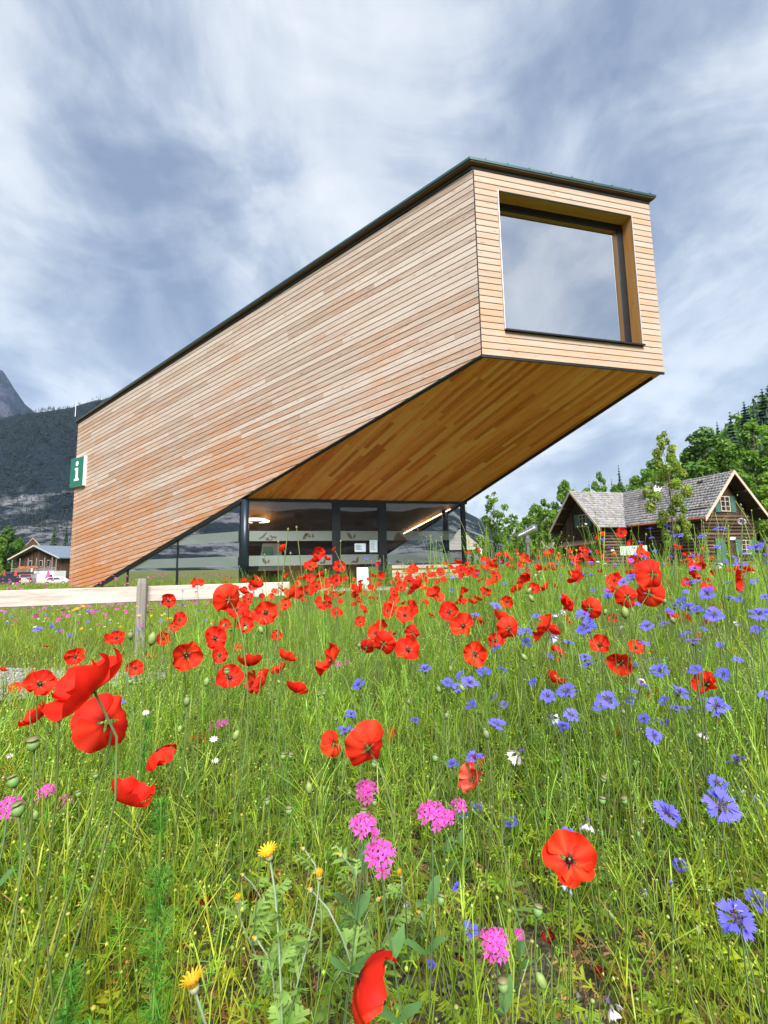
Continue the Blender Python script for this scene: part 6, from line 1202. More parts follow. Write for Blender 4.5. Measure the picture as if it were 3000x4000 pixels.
CORNFLOWER = """
-1.93 3.02 0.394 0.045 -0.38 s 27|blue cornflower left of the grey fence post
-2.032 2.729 0.322 0.045 -0.38 s 30|blue cornflower below and right of the left end of the rail
-2.317 3.247 0.274 0.045 -0.38 s 25|blue cornflower above and right of the gravel path
-2.123 3.034 0.273 0.045 -0.38 s 27|blue cornflower above and left of the giant cupped poppy at left
-2.2 3.255 0.208 0.045 -0.38 s 25|blue cornflower above the giant cupped poppy at left
-1.181 2.105 0.078 0.045 -0.38 s 40|violet blue cornflower right of the two giant poppies
-2.273 5.202 0.418 0.045 -0.38 s 16|blue cornflower left of the fence rail
-2.126 5.204 0.398 0.045 -0.38 s 16|blue cornflower just left of the fence rail
-3.078 6.759 0.373 0.045 -0.38 s 12|blue cornflower above and right of the grey fence post
-1.856 4.241 0.336 0.045 -0.38 s 19|blue cornflower right of the grey fence post
-2.131 5.235 0.132 0.045 -0.38 s 16|blue cornflower below and left of the fence rail
-2.644 4.552 0.074 0.045 -0.38 s 18|blue cornflower below and left of the grey fence post
-2.419 4.551 0.085 0.045 -0.38 s 18|blue cornflower just below and left of the grey fence post
-0.093 1.506 0.278 0.045 -0.379 s 55|blue cornflower in the dark green patch left of the centre
0.115 1.438 0.338 0.045 -0.379 s 58|blue cornflower below the faded one at the row of four poppies
0.402 3.292 -0.114 0.045 -0.297 s 25|blue cornflower below and left of the open poppy behind a tall bud
0.219 1.259 0.339 0.045 -0.38 s 66|blue cornflower behind a tall stem and pale bud in the middle
0.545 2.247 -0.01 0.045 -0.348 s 37|blue cornflower below and right of the open poppy behind a tall bud
-0.142 1.836 0.088 0.045 -0.377 s 46|blue cornflower below and right of the three lobed poppy seen from behind
-0.132 1.459 0.159 0.045 -0.379 s 58|blue cornflower just above the great round poppy in the centre
0.101 1.792 0.075 0.045 -0.375 s 47|blue cornflower well below the third poppy of the row of four
0.065 2.432 -0.178 0.0359 -0.362 s 28|blue cornflower well below the second poppy in the row of four
0.2 1.535 0.024 0.045 -0.378 s 55|blue cornflower well below the open poppy behind a tall bud
0.223 1.259 0.153 0.045 -0.38 s 68|blue cornflower directly above the pale crumpled poppy
0.114 1.896 0.302 0.036 -0.373 p 35|faded pale cornflower just right of the third poppy of the row of four
0.496 1.673 0.372 0.045 -0.373 s 49|blue cornflower right of the open poppy behind a tall bud
0.739 1.906 0.328 0.045 -0.36 s 43|blue cornflower well right of the open poppy behind a tall bud
0.742 1.766 0.298 0.045 -0.367 s 47|blue cornflower well below and left of the white porch pillar
0.636 1.5 0.328 0.045 -0.377 s 55|blue cornflower well right of the large open poppy with pale capsule
0.486 1.449 0.246 0.045 -0.378 o 58|round blue cornflower facing out, left of a pair in the right half
0.427 1.138 0.345 0.045 -0.38 s 74|blue cornflower well below and right of the large open poppy with pale capsule
0.616 1.544 0.231 0.016 -0.376 b 19|blue cornflower bud well right of the open poppy behind a tall bud
0.573 1.243 0.294 0.045 -0.38 o 68|blue cornflower facing out between poppies, middle right
0.897 2.068 0.396 0.045 -0.347 s 40|blue cornflower well below the left gable of the log house
0.478 1.121 0.494 0.045 -0.38 s 74|wide blue cornflower on a long bare stem, upper right of centre
1.33 3.248 0.268 0.045 -0.201 s 25|blue cornflower well below and right of the silver telescope
0.557 1.455 0.188 0.045 -0.378 o 58|facing blue cornflower well below and right of the open poppy behind a tall bud
0.554 1.522 0.136 0.045 -0.376 s 55|blue cornflower well below and right of the open poppy behind a tall bud
0.673 1.172 0.381 0.045 -0.38 s 71|wide blue cornflower right of the round open poppy
1.242 2.38 0.133 0.045 -0.31 s 35|blue cornflower touching the round open poppy at right
1.751 3.192 -0.01 0.0333 -0.201 s 19|blue cornflower well below the white porch pillar
1.693 2.998 0.025 0.045 -0.227 s 28|blue cornflower well below the maple trunk
1.112 1.573 0.273 0.045 -0.372 s 53|blue cornflower well above the blue cornflower with long petals
0.807 1.311 0.291 0.045 -0.379 s 64|blue cornflower well above and left of the blue cornflower with long petals
1.107 1.836 0.088 0.045 -0.359 s 46|blue cornflower well above the broad blue cornflower on a hairy stem
1.219 1.938 0.052 0.045 -0.35 s 43|blue cornflower well above the second largest blue cornflower
1.488 2.246 -0.002 0.045 -0.319 s 37|blue cornflower well below the log house door
0.814 1.182 0.291 0.045 -0.38 o 71|largest of the three blue cornflowers massed at right
0.954 1.793 0.064 0.045 -0.363 s 47|blue cornflower well above and left of the second largest blue cornflower
1.244 2.257 -0.091 0.045 -0.322 s 37|blue cornflower well below and left of the log house door
1.121 1.944 0.001 0.045 -0.351 s 43|blue cornflower in the crowded meadow near the blue cornflower with long petals
0.972 1.492 0.396 0.045 -0.376 s 55|blue cornflower well below and right of the white porch pillar
0.824 1.486 0.445 0.045 -0.376 s 55|blue cornflower well below and right of the left gable of the log house
1.31 2.205 0.354 0.045 -0.326 s 37|blue cornflower well below and left of the gable window
1.08 1.744 0.483 0.045 -0.364 s 47|blue cornflower below the maple trunk
0.957 1.479 0.505 0.045 -0.376 s 55|blue cornflower below and left of the log house door
1.05 1.584 0.481 0.045 -0.372 s 52|blue cornflower well below and right of the maple trunk
0.938 1.337 0.493 0.045 -0.379 o 61|star shaped pale blue cornflower with purple centre, right edge
0.891 1.118 0.521 0.045 -0.38 s 74|wide blue cornflower at the right edge below the log house
1.844 2.264 0.466 0.045 -0.317 s 36|blue cornflower below and right of the log house door
1.368 2.043 0.612 0.045 -0.34 s 40|blue cornflower below and right of the maple trunk
1.235 1.879 0.561 0.045 -0.354 s 43|blue cornflower below and right of the white porch pillar
2.862 4.227 0.455 0.045 -0.074 s 19|blue cornflower well below the gable window
1.05 2.049 0.557 0.045 -0.345 s 40|blue cornflower below and left of the white porch pillar
0.998 1.876 0.587 0.045 -0.358 s 43|blue cornflower below the white porch pillar
1.044 2.188 0.493 0.045 -0.334 s 37|blue cornflower well below and left of the maple trunk
1.118 2.595 0.581 0.045 -0.292 s 31|blue cornflower below the left gable of the log house
1.671 3.749 0.55 0.045 -0.128 s 22|blue cornflower below and right of the left gable of the log house
1.019 1.475 0.545 0.045 -0.376 o 55|facing blue cornflower below and left of the log house door
1.617 2.191 0.471 0.045 -0.325 s 37|blue cornflower below the log house door
0.97 2.19 0.512 0.016 -0.336 b 13|blue cornflower bud well below and left of the white porch pillar
3.231 5.192 0.502 0.045 -0.02 s 16|blue cornflower left of the log house door
2.614 3.26 0.163 0.045 -0.192 s 25|blue cornflower well below and right of the log house door
2.908 3.599 0.055 0.0378 -0.147 s 19|blue cornflower well above and right of the broad blue cornflower on a hairy stem
0.903 1.359 0.388 0.016 -0.379 b 22|blue cornflower bud well below the log house door
1.349 1.752 0.281 0.016 -0.362 b 17|blue cornflower bud well above the blue cornflower with long petals
1.707 2.244 0.05 0.016 -0.319 b 13|blue cornflower bud well above the second largest blue cornflower
1.743 2.246 0.039 0.016 -0.319 b 13|blue cornflower bud well above and right of the broad blue cornflower on a hairy stem
0.831 1.158 0.176 0.045 -0.38 s 74|blue cornflower with long petals, right, level with the pink clusters
1.109 2.157 -0.093 0.036 -0.335 p 31|faded pale cornflower well above the broad blue cornflower on a hairy stem
0.235 0.854 0.322 0.036 -0.38 p 80|large faded cornflower with white hanging petals right of the crumpled poppy
0.407 1.215 0.263 0.036 -0.38 p 55|faded pale cornflower well below and right of the open poppy behind a tall bud
0.474 1.37 0.442 0.036 -0.379 p 48|faded pale cornflower well right of the open poppy behind a tall bud
0.855 1.583 0.261 0.036 -0.373 p 42|faded pale cornflower well above and left of the blue cornflower with long petals
1.505 3.038 0.234 0.036 -0.223 p 22|faded pale cornflower well below the white porch pillar
0.79 2.179 0.422 0.036 -0.342 p 30|faded pale cornflower well below the silver telescope
0.84 2.179 0.425 0.036 -0.341 p 30|faded pale cornflower well below and right of the silver telescope
0.977 1.477 0.128 0.036 -0.376 p 46|faded pale cornflower above and left of the blue cornflower with long petals
1.589 2.103 0.368 0.036 -0.333 p 31|faded pale cornflower well below the log house door
1.406 1.918 0.779 0.045 -0.35 s 42|blue cornflower standing before the log wall under the gable window
2.266 3.278 0.814 0.045 -0.189 s 25|blue cornflower above and left of the log house door
1.426 2.228 0.77 0.045 -0.322 s 36|blue cornflower in front of the porch posts of the log house
2.15 3.473 0.911 0.045 -0.163 s 23|blue cornflower just above the maple trunk
3.471 5.565 0.996 0.045 -0.02 s 14|blue cornflower just above and right of the maple trunk
1.699 2.926 0.856 0.045 -0.237 s 27|blue cornflower in front of the white porch pillar
2.072 3.72 0.802 0.045 -0.131 s 22|blue cornflower just above and left of the white porch pillar
2.495 4.288 0.861 0.045 -0.068 s 19|blue cornflower just above and right of the white porch pillar
2.763 5.08 0.791 0.045 -0.021 s 16|blue cornflower just left of the white porch pillar
1.472 3.097 0.796 0.045 -0.215 s 26|blue cornflower left of the white porch pillar
1.575 2.8 0.676 0.045 -0.253 s 29|blue cornflower just below the white porch pillar
1.073 1.331 0.683 0.045 -0.379 s 61|blue cornflower highest at the right edge before the log house corner
2.897 3.5 0.679 0.045 -0.16 s 23|blue cornflower right of the log house door
2.896 3.507 0.619 0.045 -0.159 s 23|blue cornflower below and right of the gable window
1.342 1.708 0.799 0.036 -0.365 p 38|faded cornflower hanging on the tallest stem before the gable
2.02 2.794 0.724 0.045 -0.254 s 29|blue cornflower just above and left of the log house door
2.069 3.111 0.677 0.045 -0.212 s 26|blue cornflower right of the white porch pillar
2.487 5.078 0.806 0.045 -0.021 s 16|blue cornflower left of the maple trunk
1.239 1.726 0.637 0.036 -0.364 p 38|faded pale cornflower just below and left of the log house door
1.393 1.811 0.631 0.045 -0.358 s 45|blue cornflower just below and right of the log house door
1.076 2.261 0.487 0.045 -0.326 s 36|blue cornflower well left of the log house door
-0.173 4.36 0.719 0.045 -0.349 s 19|blue cornflower just below and right of the white paper notices
0.051 5.106 0.562 0.045 -0.304 s 16|blue cornflower left of the wooden bench
0.412 1.617 -0.189 0.0325 -0.375 s 39|blue cornflower well right of the largest pink catchfly cluster
0.428 1.159 0.015 0.045 -0.38 s 75|blue cornflower peeping out behind the big star shaped poppy
0.402 0.996 0.132 0.036 -0.38 p 69|long faded cornflower with white drooping rays, right of the star poppy
0.805 1.794 -0.184 0.0318 -0.365 p 34|faded pale cornflower left of the broad blue cornflower on a hairy stem
0.647 1.584 -0.116 0.016 -0.374 b 19|blue cornflower bud well left of the broad blue cornflower on a hairy stem
0.815 1.611 -0.189 0.0334 -0.372 p 40|faded pale cornflower well left of the second largest blue cornflower
0.49 0.867 0.209 0.045 -0.38 s 99|broad blue cornflower on a hairy stem, lower right
0.938 1.393 0.015 0.045 -0.378 o 61|facing blue cornflower just above the second largest blue cornflower
1.23 1.724 -0.152 0.036 -0.364 p 40|faded pale cornflower just above and right of the second largest blue cornflower
0.496 0.732 0.286 0.045 -0.38 o 118|second largest blue cornflower, facing out at the lower right
1.212 1.704 -0.176 0.0333 -0.366 s 37|blue cornflower just above and right of the second largest blue cornflower
1.293 1.699 -0.185 0.045 -0.365 s 51|blue cornflower right of the second largest blue cornflower
0.802 1.377 -0.187 0.0359 -0.379 s 51|blue cornflower below the broad blue cornflower on a hairy stem
0.558 0.995 0.007 0.016 -0.38 b 31|dark blue cornflower bud on a curved stem, lower right
0.874 1.197 -0.159 0.045 -0.38 o 74|facing blue cornflower well below the second largest blue cornflower
0.901 1.206 -0.181 0.026 -0.38 o 42|facing blue cornflower well below and right of the second largest blue cornflower
0.508 0.741 0.124 0.045 -0.38 o 119|largest blue cornflower with a bee on it, lower right edge
0.478 1.322 -0.198 0.036 -0.38 p 53|faded cornflower hanging just under the big star shaped poppy
0.639 1.283 -0.188 0.0254 -0.38 p 39|faded pale cornflower well below the broad blue cornflower on a hairy stem
0.37 0.885 -0.102 0.036 -0.38 p 81|faded lilac cornflower near the bottom edge, lower right
0.241 1.658 -0.191 0.0417 -0.376 s 48|blue cornflower well above and right of the largest pink catchfly cluster
0.309 1.706 -0.191 0.0387 -0.374 s 43|blue cornflower well below and right of the third poppy of the row of four
0.391 1.595 -0.189 0.035 -0.376 s 42|blue cornflower well left of the broad blue cornflower on a hairy stem
0.173 1.32 -0.198 0.0253 -0.38 s 37|blue cornflower well below and right of the largest pink catchfly cluster
0.047 1.247 -0.188 0.0254 -0.38 p 40|faded pale cornflower below and right of the largest pink catchfly cluster
0.083 1.073 -0.189 0.0235 -0.38 s 43|blue cornflower right of the biggest poppy at the bottom edge
0.18 1.156 -0.183 0.0368 -0.38 s 63|blue cornflower well above and right of the biggest poppy at the bottom edge
"""
CATCHFLY = """
-0.775 0.994 0.18 0.055 -0.38 - 105|large pink catchfly cluster at the left edge behind a green stem
-1.016 1.445 0.008 0.055 -0.38 - 72|pink catchfly cluster beside the left edge cluster, topmost of three
-1.052 1.581 -0.084 0.055 -0.38 - 66|pink catchfly cluster with a white bud, rightmost of three at left
-1.318 1.824 -0.199 0.0317 -0.38 - 33|pink catchfly well below the giant cupped poppy at left
-0.053 1.052 0.173 0.055 -0.38 - 99|flat pink catchfly cluster below the great round poppy
-0.044 0.854 0.205 0.055 -0.38 - 124|pink catchfly cluster with a seed capsule in front, second in the centre column
-0.016 0.75 0.217 0.055 -0.38 - 142|largest pink catchfly cluster, third in the centre column
0.074 0.873 0.213 0.0564 -0.38 - 124|round pink catchfly cluster right of the centre column
0.155 1.345 -0.036 0.055 -0.38 - 78|pink catchfly cluster attached to the right of the round one
0.195 1.395 -0.032 0.055 -0.379 - 75|small pink catchfly cluster next to blue petals right of the round one
0.169 0.837 0.029 0.055 -0.38 - 130|pink catchfly cluster with a green bud in front, lower right
-0.07 1.186 -0.198 0.0218 -0.38 - 36|pink catchfly above the biggest poppy at the bottom edge
-0.313 3.063 0.025 0.055 -0.372 - 33|pink catchfly right of the three lobed poppy
-0.309 3.66 -0.083 0.055 -0.368 - 28|pink catchfly just right of the three lobed poppy seen from behind
0.41 2.41 -0.154 0.0325 -0.345 - 25|pink catchfly well below the open poppy behind a tall bud
-0.946 2.59 -0.197 0.055 -0.38 - 40|pink catchfly well below and left of the long hanging poppy with two folded petals
-0.704 2.033 0.003 0.055 -0.38 - 51|pink catchfly cluster left of a white flower below the middle poppies
0.289 1.144 -0.184 0.028 -0.38 - 48|pink catchfly well above and left of the faded lilac cornflower near the bottom edge
1.866 3.085 -0.016 0.0342 -0.215 - 20|pink catchfly well above and left of the blue cornflower with long petals
1.799 2.981 -0.04 0.0407 -0.229 - 25|pink catchfly well below the maple trunk
1.852 2.971 -0.034 0.0309 -0.231 - 19|pink catchfly well below the log house door
"""
CHAMOMILE = """
-0.212 0.859 0.156 0.03 -0.38 f 68|orange yellow chamomile open on a bare stem, lower centre left
-0.131 0.909 0.09 0.022 -0.38 h 47|half open yellow chamomile right of the orange one
-0.154 0.938 0.048 0.018 -0.38 b 37|pale chamomile bud with a yellow tip under the half open one
-0.198 1.108 0.024 0.018 -0.38 b 31|pale chamomile bud well left of the largest pink catchfly cluster
-0.103 0.995 0.075 0.018 -0.38 b 35|pale nodding chamomile bud left of the largest pink cluster
0.022 1.108 -0.034 0.022 -0.38 h 39|half open yellow chamomile right of the largest pink cluster
-0.026 1.08 -0.064 0.018 -0.38 b 33|pale chamomile bud below the largest pink catchfly cluster
0.064 1.219 -0.187 0.018 -0.38 b 29|pale chamomile bud well below and right of the largest pink catchfly cluster
-0.277 0.707 0.078 0.03 -0.38 f 84|big yellow chamomile with two stems at the bottom left
-0.787 1.051 -0.264 0.03 -0.38 f 57|yellow chamomile cut by the bottom edge at far left
-0.343 1.113 -0.082 0.022 -0.38 h 39|yellow tipped chamomile bud lower left of centre
-0.378 1.26 -0.121 0.018 -0.38 b 28|pale chamomile bud well above and left of the biggest poppy at the bottom edge
-0.26 0.949 -0.041 0.018 -0.38 b 37|pale chamomile bud well left of the biggest poppy at the bottom edge
1.746 5.192 0.779 0.0293 -0.02 f 10|yellow chamomile just below and right of the silver telescope
1.77 4.774 0.789 0.0308 -0.031 f 12|yellow chamomile below and left of the left gable of the log house
1.885 4.774 0.786 0.0308 -0.031 f 12|yellow chamomile just below the left gable of the log house
2.005 4.811 0.764 0.0349 -0.03 f 13|yellow chamomile below the left gable of the log house
2.412 6.222 0.712 0.03 -0.02 f 9|yellow chamomile below and right of the silver telescope
2.136 5.255 0.757 0.0211 -0.02 f 7|yellow chamomile right of the silver telescope
1.973 5.217 0.748 0.0252 -0.02 f 9|yellow chamomile well left of the white porch pillar
1.783 5.081 0.81 0.0246 -0.021 f 9|yellow chamomile well right of the corner post of the glass front
3.548 6.235 0.595 0.03 -0.02 f 9|yellow chamomile just below the white porch pillar
2.949 5.913 0.748 0.0285 -0.02 f 9|yellow chamomile left of the white porch pillar
3.2 6.22 0.721 0.03 -0.02 f 9|yellow chamomile just below and left of the white porch pillar
3.323 6.233 0.612 0.03 -0.02 f 9|yellow chamomile below and left of the maple trunk
-3.381 5.102 0.232 0.0575 -0.38 f 20|yellow chamomile right of the left end of the rail
-3.501 5.361 0.24 0.0533 -0.38 f 18|yellow chamomile left of the grey fence post
-3.308 4.944 0.233 0.0426 -0.38 f 16|yellow chamomile well left of the grey fence post
-1.789 3.859 0.238 0.0459 -0.38 f 22|yellow chamomile just right of the grey fence post
-2.183 4.537 0.204 0.03 -0.38 f 12|yellow chamomile below and left of the fence rail
-2.803 5.22 0.239 0.0415 -0.38 f 14|yellow chamomile just above and left of the grey fence post
-2.212 4.178 0.239 0.0332 -0.38 f 14|yellow chamomile just left of the grey fence post
"""
WHITE_FLOWER = """
-0.75 1.481 0.211 0.022 -0.38 w 28|small white flower in the green left of the middle poppies
-0.461 1.27 0.203 0.022 -0.38 w 33|white star flower beside the hanging poppies, left
-0.538 1.499 0.059 0.022 -0.38 w 28|white flower below the hanging poppies, left
-1.228 1.564 0.06 0.022 -0.38 w 27|white flower at the left edge above a red poppy
1.829 4.145 0.989 0.0269 -0.082 w 12|white flower on the tall bean like plant before the left gable
1.769 4.009 0.649 0.029 -0.097 w 13|small white flower below and right of the left gable of the log house
1.849 4.009 0.647 0.029 -0.097 w 13|small white flower left of the white porch pillar
2.405 4.857 0.762 0.0391 -0.027 w 14|small white flower left of the maple trunk
"""
BUD = """
-0.465 0.675 0.448 0.017 -0.38 s 47|dark green poppy capsule left of the giant closed poppy
-0.477 0.647 0.419 0.017 -0.38 s 49|broad green poppy capsule at lower left of the giant closed poppy
-0.728 1.334 0.465 0.0184 -0.38 u 25|upright green bud just below and left of the grey fence post
-0.63 1.262 0.466 0.0257 -0.38 n 37|nodding poppy bud just below the grey fence post
-0.446 1.171 0.373 0.016 -0.38 n 25|nodding poppy bud well left of the long hanging poppy with two folded petals
-0.316 0.997 0.306 0.016 -0.38 n 30|nodding poppy bud well below and left of the long hanging poppy with two folded petals
-0.396 0.94 0.391 0.014 -0.38 u 28|upright green bud well below and right of the grey fence post
-0.659 1.985 0.393 0.017 -0.38 s 16|poppy seed capsule below the fence rail
-0.67 1.93 0.413 0.014 -0.38 u 13|upright green bud below the fence rail
-0.562 1.868 0.41 0.016 -0.38 n 16|nodding poppy bud below and right of the fence rail
-0.441 1.304 0.367 0.017 -0.38 s 24|poppy seed capsule well left of the long hanging poppy with two folded petals
-1.132 1.536 0.294 0.017 -0.38 s 20|poppy seed capsule just below and right of the gravel path
-0.786 1.451 0.311 0.017 -0.38 s 22|poppy seed capsule right of the giant cupped poppy at left
-0.6 1.382 0.193 0.016 -0.38 n 22|nodding poppy bud well below and right of the giant cupped poppy at left
0.292 1.65 0.31 0.014 -0.375 u 16|upright green bud just below and left of the open poppy behind a tall bud
-0.089 1.525 0.393 0.014 -0.379 u 17|upright green bud just left of the second poppy in the row of four
-0.369 1.378 0.469 0.0172 -0.38 n 23|nodding poppy bud well above and left of the long hanging poppy with two folded petals
-0.253 1.749 0.185 0.017 -0.379 s 18|poppy seed capsule just right of the long hanging poppy with two folded petals
-0.235 1.748 0.188 0.017 -0.379 s 18|poppy seed capsule below the three lobed poppy seen from behind
-0.468 2.051 0.159 0.016 -0.38 n 14|nodding poppy bud just left of the long hanging poppy with two folded petals
0.068 1.546 0.209 0.014 -0.378 u 17|upright green bud below the third poppy of the row of four
0.137 1.27 0.318 0.014 -0.38 u 20|upright green bud below and right of the third poppy of the row of four
0.156 1.278 0.248 0.014 -0.38 u 20|upright green bud well below and left of the open poppy behind a tall bud
0.185 0.909 0.329 0.014 -0.38 u 29|upright green bud well below the open poppy behind a tall bud
0.116 1.211 0.168 0.017 -0.38 s 27|poppy seed capsule well above and right of the largest pink catchfly cluster
-0.291 1.331 0.132 0.017 -0.38 s 24|poppy seed capsule well below the long hanging poppy with two folded petals
-0.3 1.479 0.076 0.017 -0.38 s 22|poppy seed capsule well below the three lobed poppy seen from behind
-0.037 1.213 0.155 0.017 -0.38 s 27|green poppy capsule before the great round poppy
-0.193 1.759 0.093 0.017 -0.378 s 18|poppy seed capsule below and right of the long hanging poppy with two folded petals
0.219 1.636 0.291 0.016 -0.376 n 18|nodding poppy bud below and left of the open poppy behind a tall bud
0.215 1.37 0.295 0.016 -0.379 n 22|nodding poppy bud below the open poppy behind a tall bud
0.721 2.336 0.51 0.0264 -0.334 n 20|nodding poppy bud below the silver telescope
0.639 2.042 0.494 0.0257 -0.356 n 23|nodding poppy bud well right of the large open poppy with pale capsule
0.826 1.617 0.472 0.0299 -0.372 n 34|nodding poppy bud well below the white porch pillar
0.758 1.615 0.476 0.016 -0.373 n 18|nodding poppy bud well below and left of the white porch pillar
0.86 1.406 0.47 0.0167 -0.378 u 22|upright green bud well below the maple trunk
1.11 1.856 0.486 0.0184 -0.357 u 18|upright green bud below the maple trunk
1.348 2.343 0.531 0.0203 -0.311 s 16|poppy seed capsule below the white porch pillar
0.375 1.289 0.394 0.016 -0.38 n 23|nodding poppy bud right of the open poppy behind a tall bud
0.763 1.552 0.163 0.014 -0.375 u 17|upright green bud well above and left of the broad blue cornflower on a hairy stem
0.916 1.875 0.138 0.017 -0.359 s 17|poppy seed capsule well above the broad blue cornflower on a hairy stem
0.76 1.797 0.195 0.014 -0.365 u 14|upright green bud well right of the open poppy behind a tall bud
0.538 1.738 0.274 0.017 -0.371 s 18|poppy seed capsule right of the open poppy behind a tall bud
0.954 1.877 0.119 0.017 -0.358 s 17|poppy seed capsule well above and left of the blue cornflower with long petals
-0.856 1.342 0.04 0.017 -0.38 s 24|poppy seed capsule well below the giant cupped poppy at left
-0.85 1.406 0.06 0.017 -0.38 s 23|poppy seed capsule well below and right of the gravel path
-0.559 0.723 0.34 0.017 -0.38 s 45|poppy seed capsule well below the gravel path
-0.487 0.641 0.34 0.017 -0.38 s 51|poppy seed capsule well below and left of the giant cupped poppy at left
-0.799 1.104 0.105 0.016 -0.38 n 28|nodding poppy bud well below the giant cupped poppy at left
-0.665 1.264 0.07 0.016 -0.38 n 24|nodding poppy bud well below and right of the gravel path
-0.16 0.971 0.212 0.016 -0.38 n 31|nodding poppy bud well above and left of the largest pink catchfly cluster
-0.222 1.079 0.116 0.017 -0.38 s 30|poppy seed capsule well above and left of the largest pink catchfly cluster
-0.056 1.038 0.131 0.017 -0.38 s 31|poppy seed capsule above and left of the largest pink catchfly cluster
0.093 0.95 0.016 0.017 -0.38 s 35|poppy capsule with a brown crown on a bent yellow stem, lower centre
0.2 0.971 -0.079 0.016 -0.38 n 33|nodding poppy bud well above and left of the faded lilac cornflower near the bottom edge
0.159 0.74 0.04 0.017 -0.38 s 46|green poppy capsule low at right of the bottom poppy
-0.321 1.281 0.039 0.017 -0.38 s 25|poppy seed capsule well below and left of the three lobed poppy seen from behind
-0.13 1.58 -0.079 0.017 -0.379 s 20|poppy seed capsule well below and right of the long hanging poppy with two folded petals
-0.044 1.417 -0.034 0.017 -0.38 s 23|poppy seed capsule above the largest pink catchfly cluster
0.169 1.14 -0.193 0.0132 -0.38 s 23|poppy seed capsule well above and right of the biggest poppy at the bottom edge
0.236 0.813 0.088 0.017 -0.38 s 41|tall green poppy capsule with a dark crown, lower right
0.202 0.696 0.083 0.016 -0.38 n 46|swollen green poppy bud near the bottom, lower right
0.561 1.277 0.081 0.017 -0.38 s 25|poppy seed capsule well above and left of the broad blue cornflower on a hairy stem
0.509 1.172 0.079 0.017 -0.38 s 28|poppy seed capsule left of the broad blue cornflower on a hairy stem
0.562 1.172 0.078 0.017 -0.38 s 28|poppy seed capsule well left of the second largest blue cornflower
0.649 1.293 -0.062 0.017 -0.38 s 25|poppy seed capsule below and left of the broad blue cornflower on a hairy stem
0.498 1.14 -0.151 0.014 -0.38 u 24|upright green bud well above the faded lilac cornflower near the bottom edge
0.661 1.09 -0.148 0.014 -0.38 u 25|upright green bud well above and right of the faded lilac cornflower near the bottom edge
-0.255 1.21 0.749 0.0063 -0.38 u 9|tall bud standing highest before the glass left of the door
-0.221 1.15 0.749 0.006 -0.38 u 9|tallest thin bud before the glass, right of the highest one
-0.42 1.81 0.751 0.0094 -0.38 u 9|upright green bud right of the dark round column
-0.555 2.708 0.731 0.014 -0.38 u 9|upright green bud well left of the white paper notices
-0.826 3.16 0.737 0.014 -0.38 u 8|upright green bud just right of the dark round column
-0.202 2.112 0.764 0.0094 -0.376 u 8|thin tall bud exactly before the glass door edge
1.367 4.158 1.077 0.022 -0.09 u 9|tall bud rising beside the silver telescope
1.344 4.267 1.06 0.0225 -0.081 u 9|upright green bud just above the silver telescope
2.49 3.176 1.021 0.014 -0.203 u 8|tall bud before the right gable of the log house
2.503 3.18 0.991 0.014 -0.203 u 8|upright green bud just right of the gable window
3.381 4.115 0.995 0.0167 -0.085 u 7|upright green bud right of the gable window
3.057 4.624 0.876 0.014 -0.04 u 5|upright green bud just right of the maple trunk
3.111 4.628 0.848 0.014 -0.04 u 5|upright green bud right of the maple trunk
2.272 4.191 0.978 0.0204 -0.077 u 9|upright green bud just above and left of the white porch pillar
2.063 3.617 0.851 0.0175 -0.145 u 9|upright green bud just above the white porch pillar
"""
# ---------------------------------------------------------------- gravel path at left
gp = []
ang_ = np.linspace(0, 2*np.pi, 40, endpoint=False)
for a in ang_:
    gp.append((-4.2+2.1*math.cos(a)*(1+.1*math.sin(3*a)), 4.35+.62*math.sin(a)*(1+.12*math.sin(5*a))))
def in_gravel(x, y): return ((x+4.2)/2.1)**2+((y-4.35)/.62)**2 < .85
gm = bpy.data.materials.new('gravel'); gm.use_nodes = True; t = gm.node_tree; p = t.nodes['Principled BSDF']; p.inputs['Roughness'].default_value = .95
g = N(t, 'ShaderNodeNewGeometry'); vo = N(t, 'ShaderNodeTexVoronoi', i_Scale=42.0); t.links.new(g.outputs['Position'], vo.inputs['Vector'])
t.links.new(ramp(t, vo.outputs['Color'], [(0, (.14, .13, .12)), (.5, (.25, .24, .225)), (1, (.38, .365, .345))]), p.inputs['Base Color'])
bn_ = N(t, 'ShaderNodeBump', i_Strength=.9, i_Distance=.02); t.links.new(vo.outputs['Distance'], bn_.inputs['Height']); t.links.new(bn_.outputs[0], p.inputs['Normal'])
tag(link('gravel_path', mesh('gravel_path', [(x, y, float(G(x, y))+.025) for x, y in gp], [tuple(range(len(gp)))], gm)), kind='structure')
sv = []; stt = []; scl = []
oct_v = np.array([(1, 0, 0), (-1, 0, 0), (0, 1, 0), (0, -1, 0), (0, 0, .7), (0, 0, -.7)]); oct_t = [(0, 2, 4), (2, 1, 4), (1, 3, 4), (3, 0, 4), (2, 0, 5), (1, 2, 5), (3, 1, 5), (0, 3, 5)]
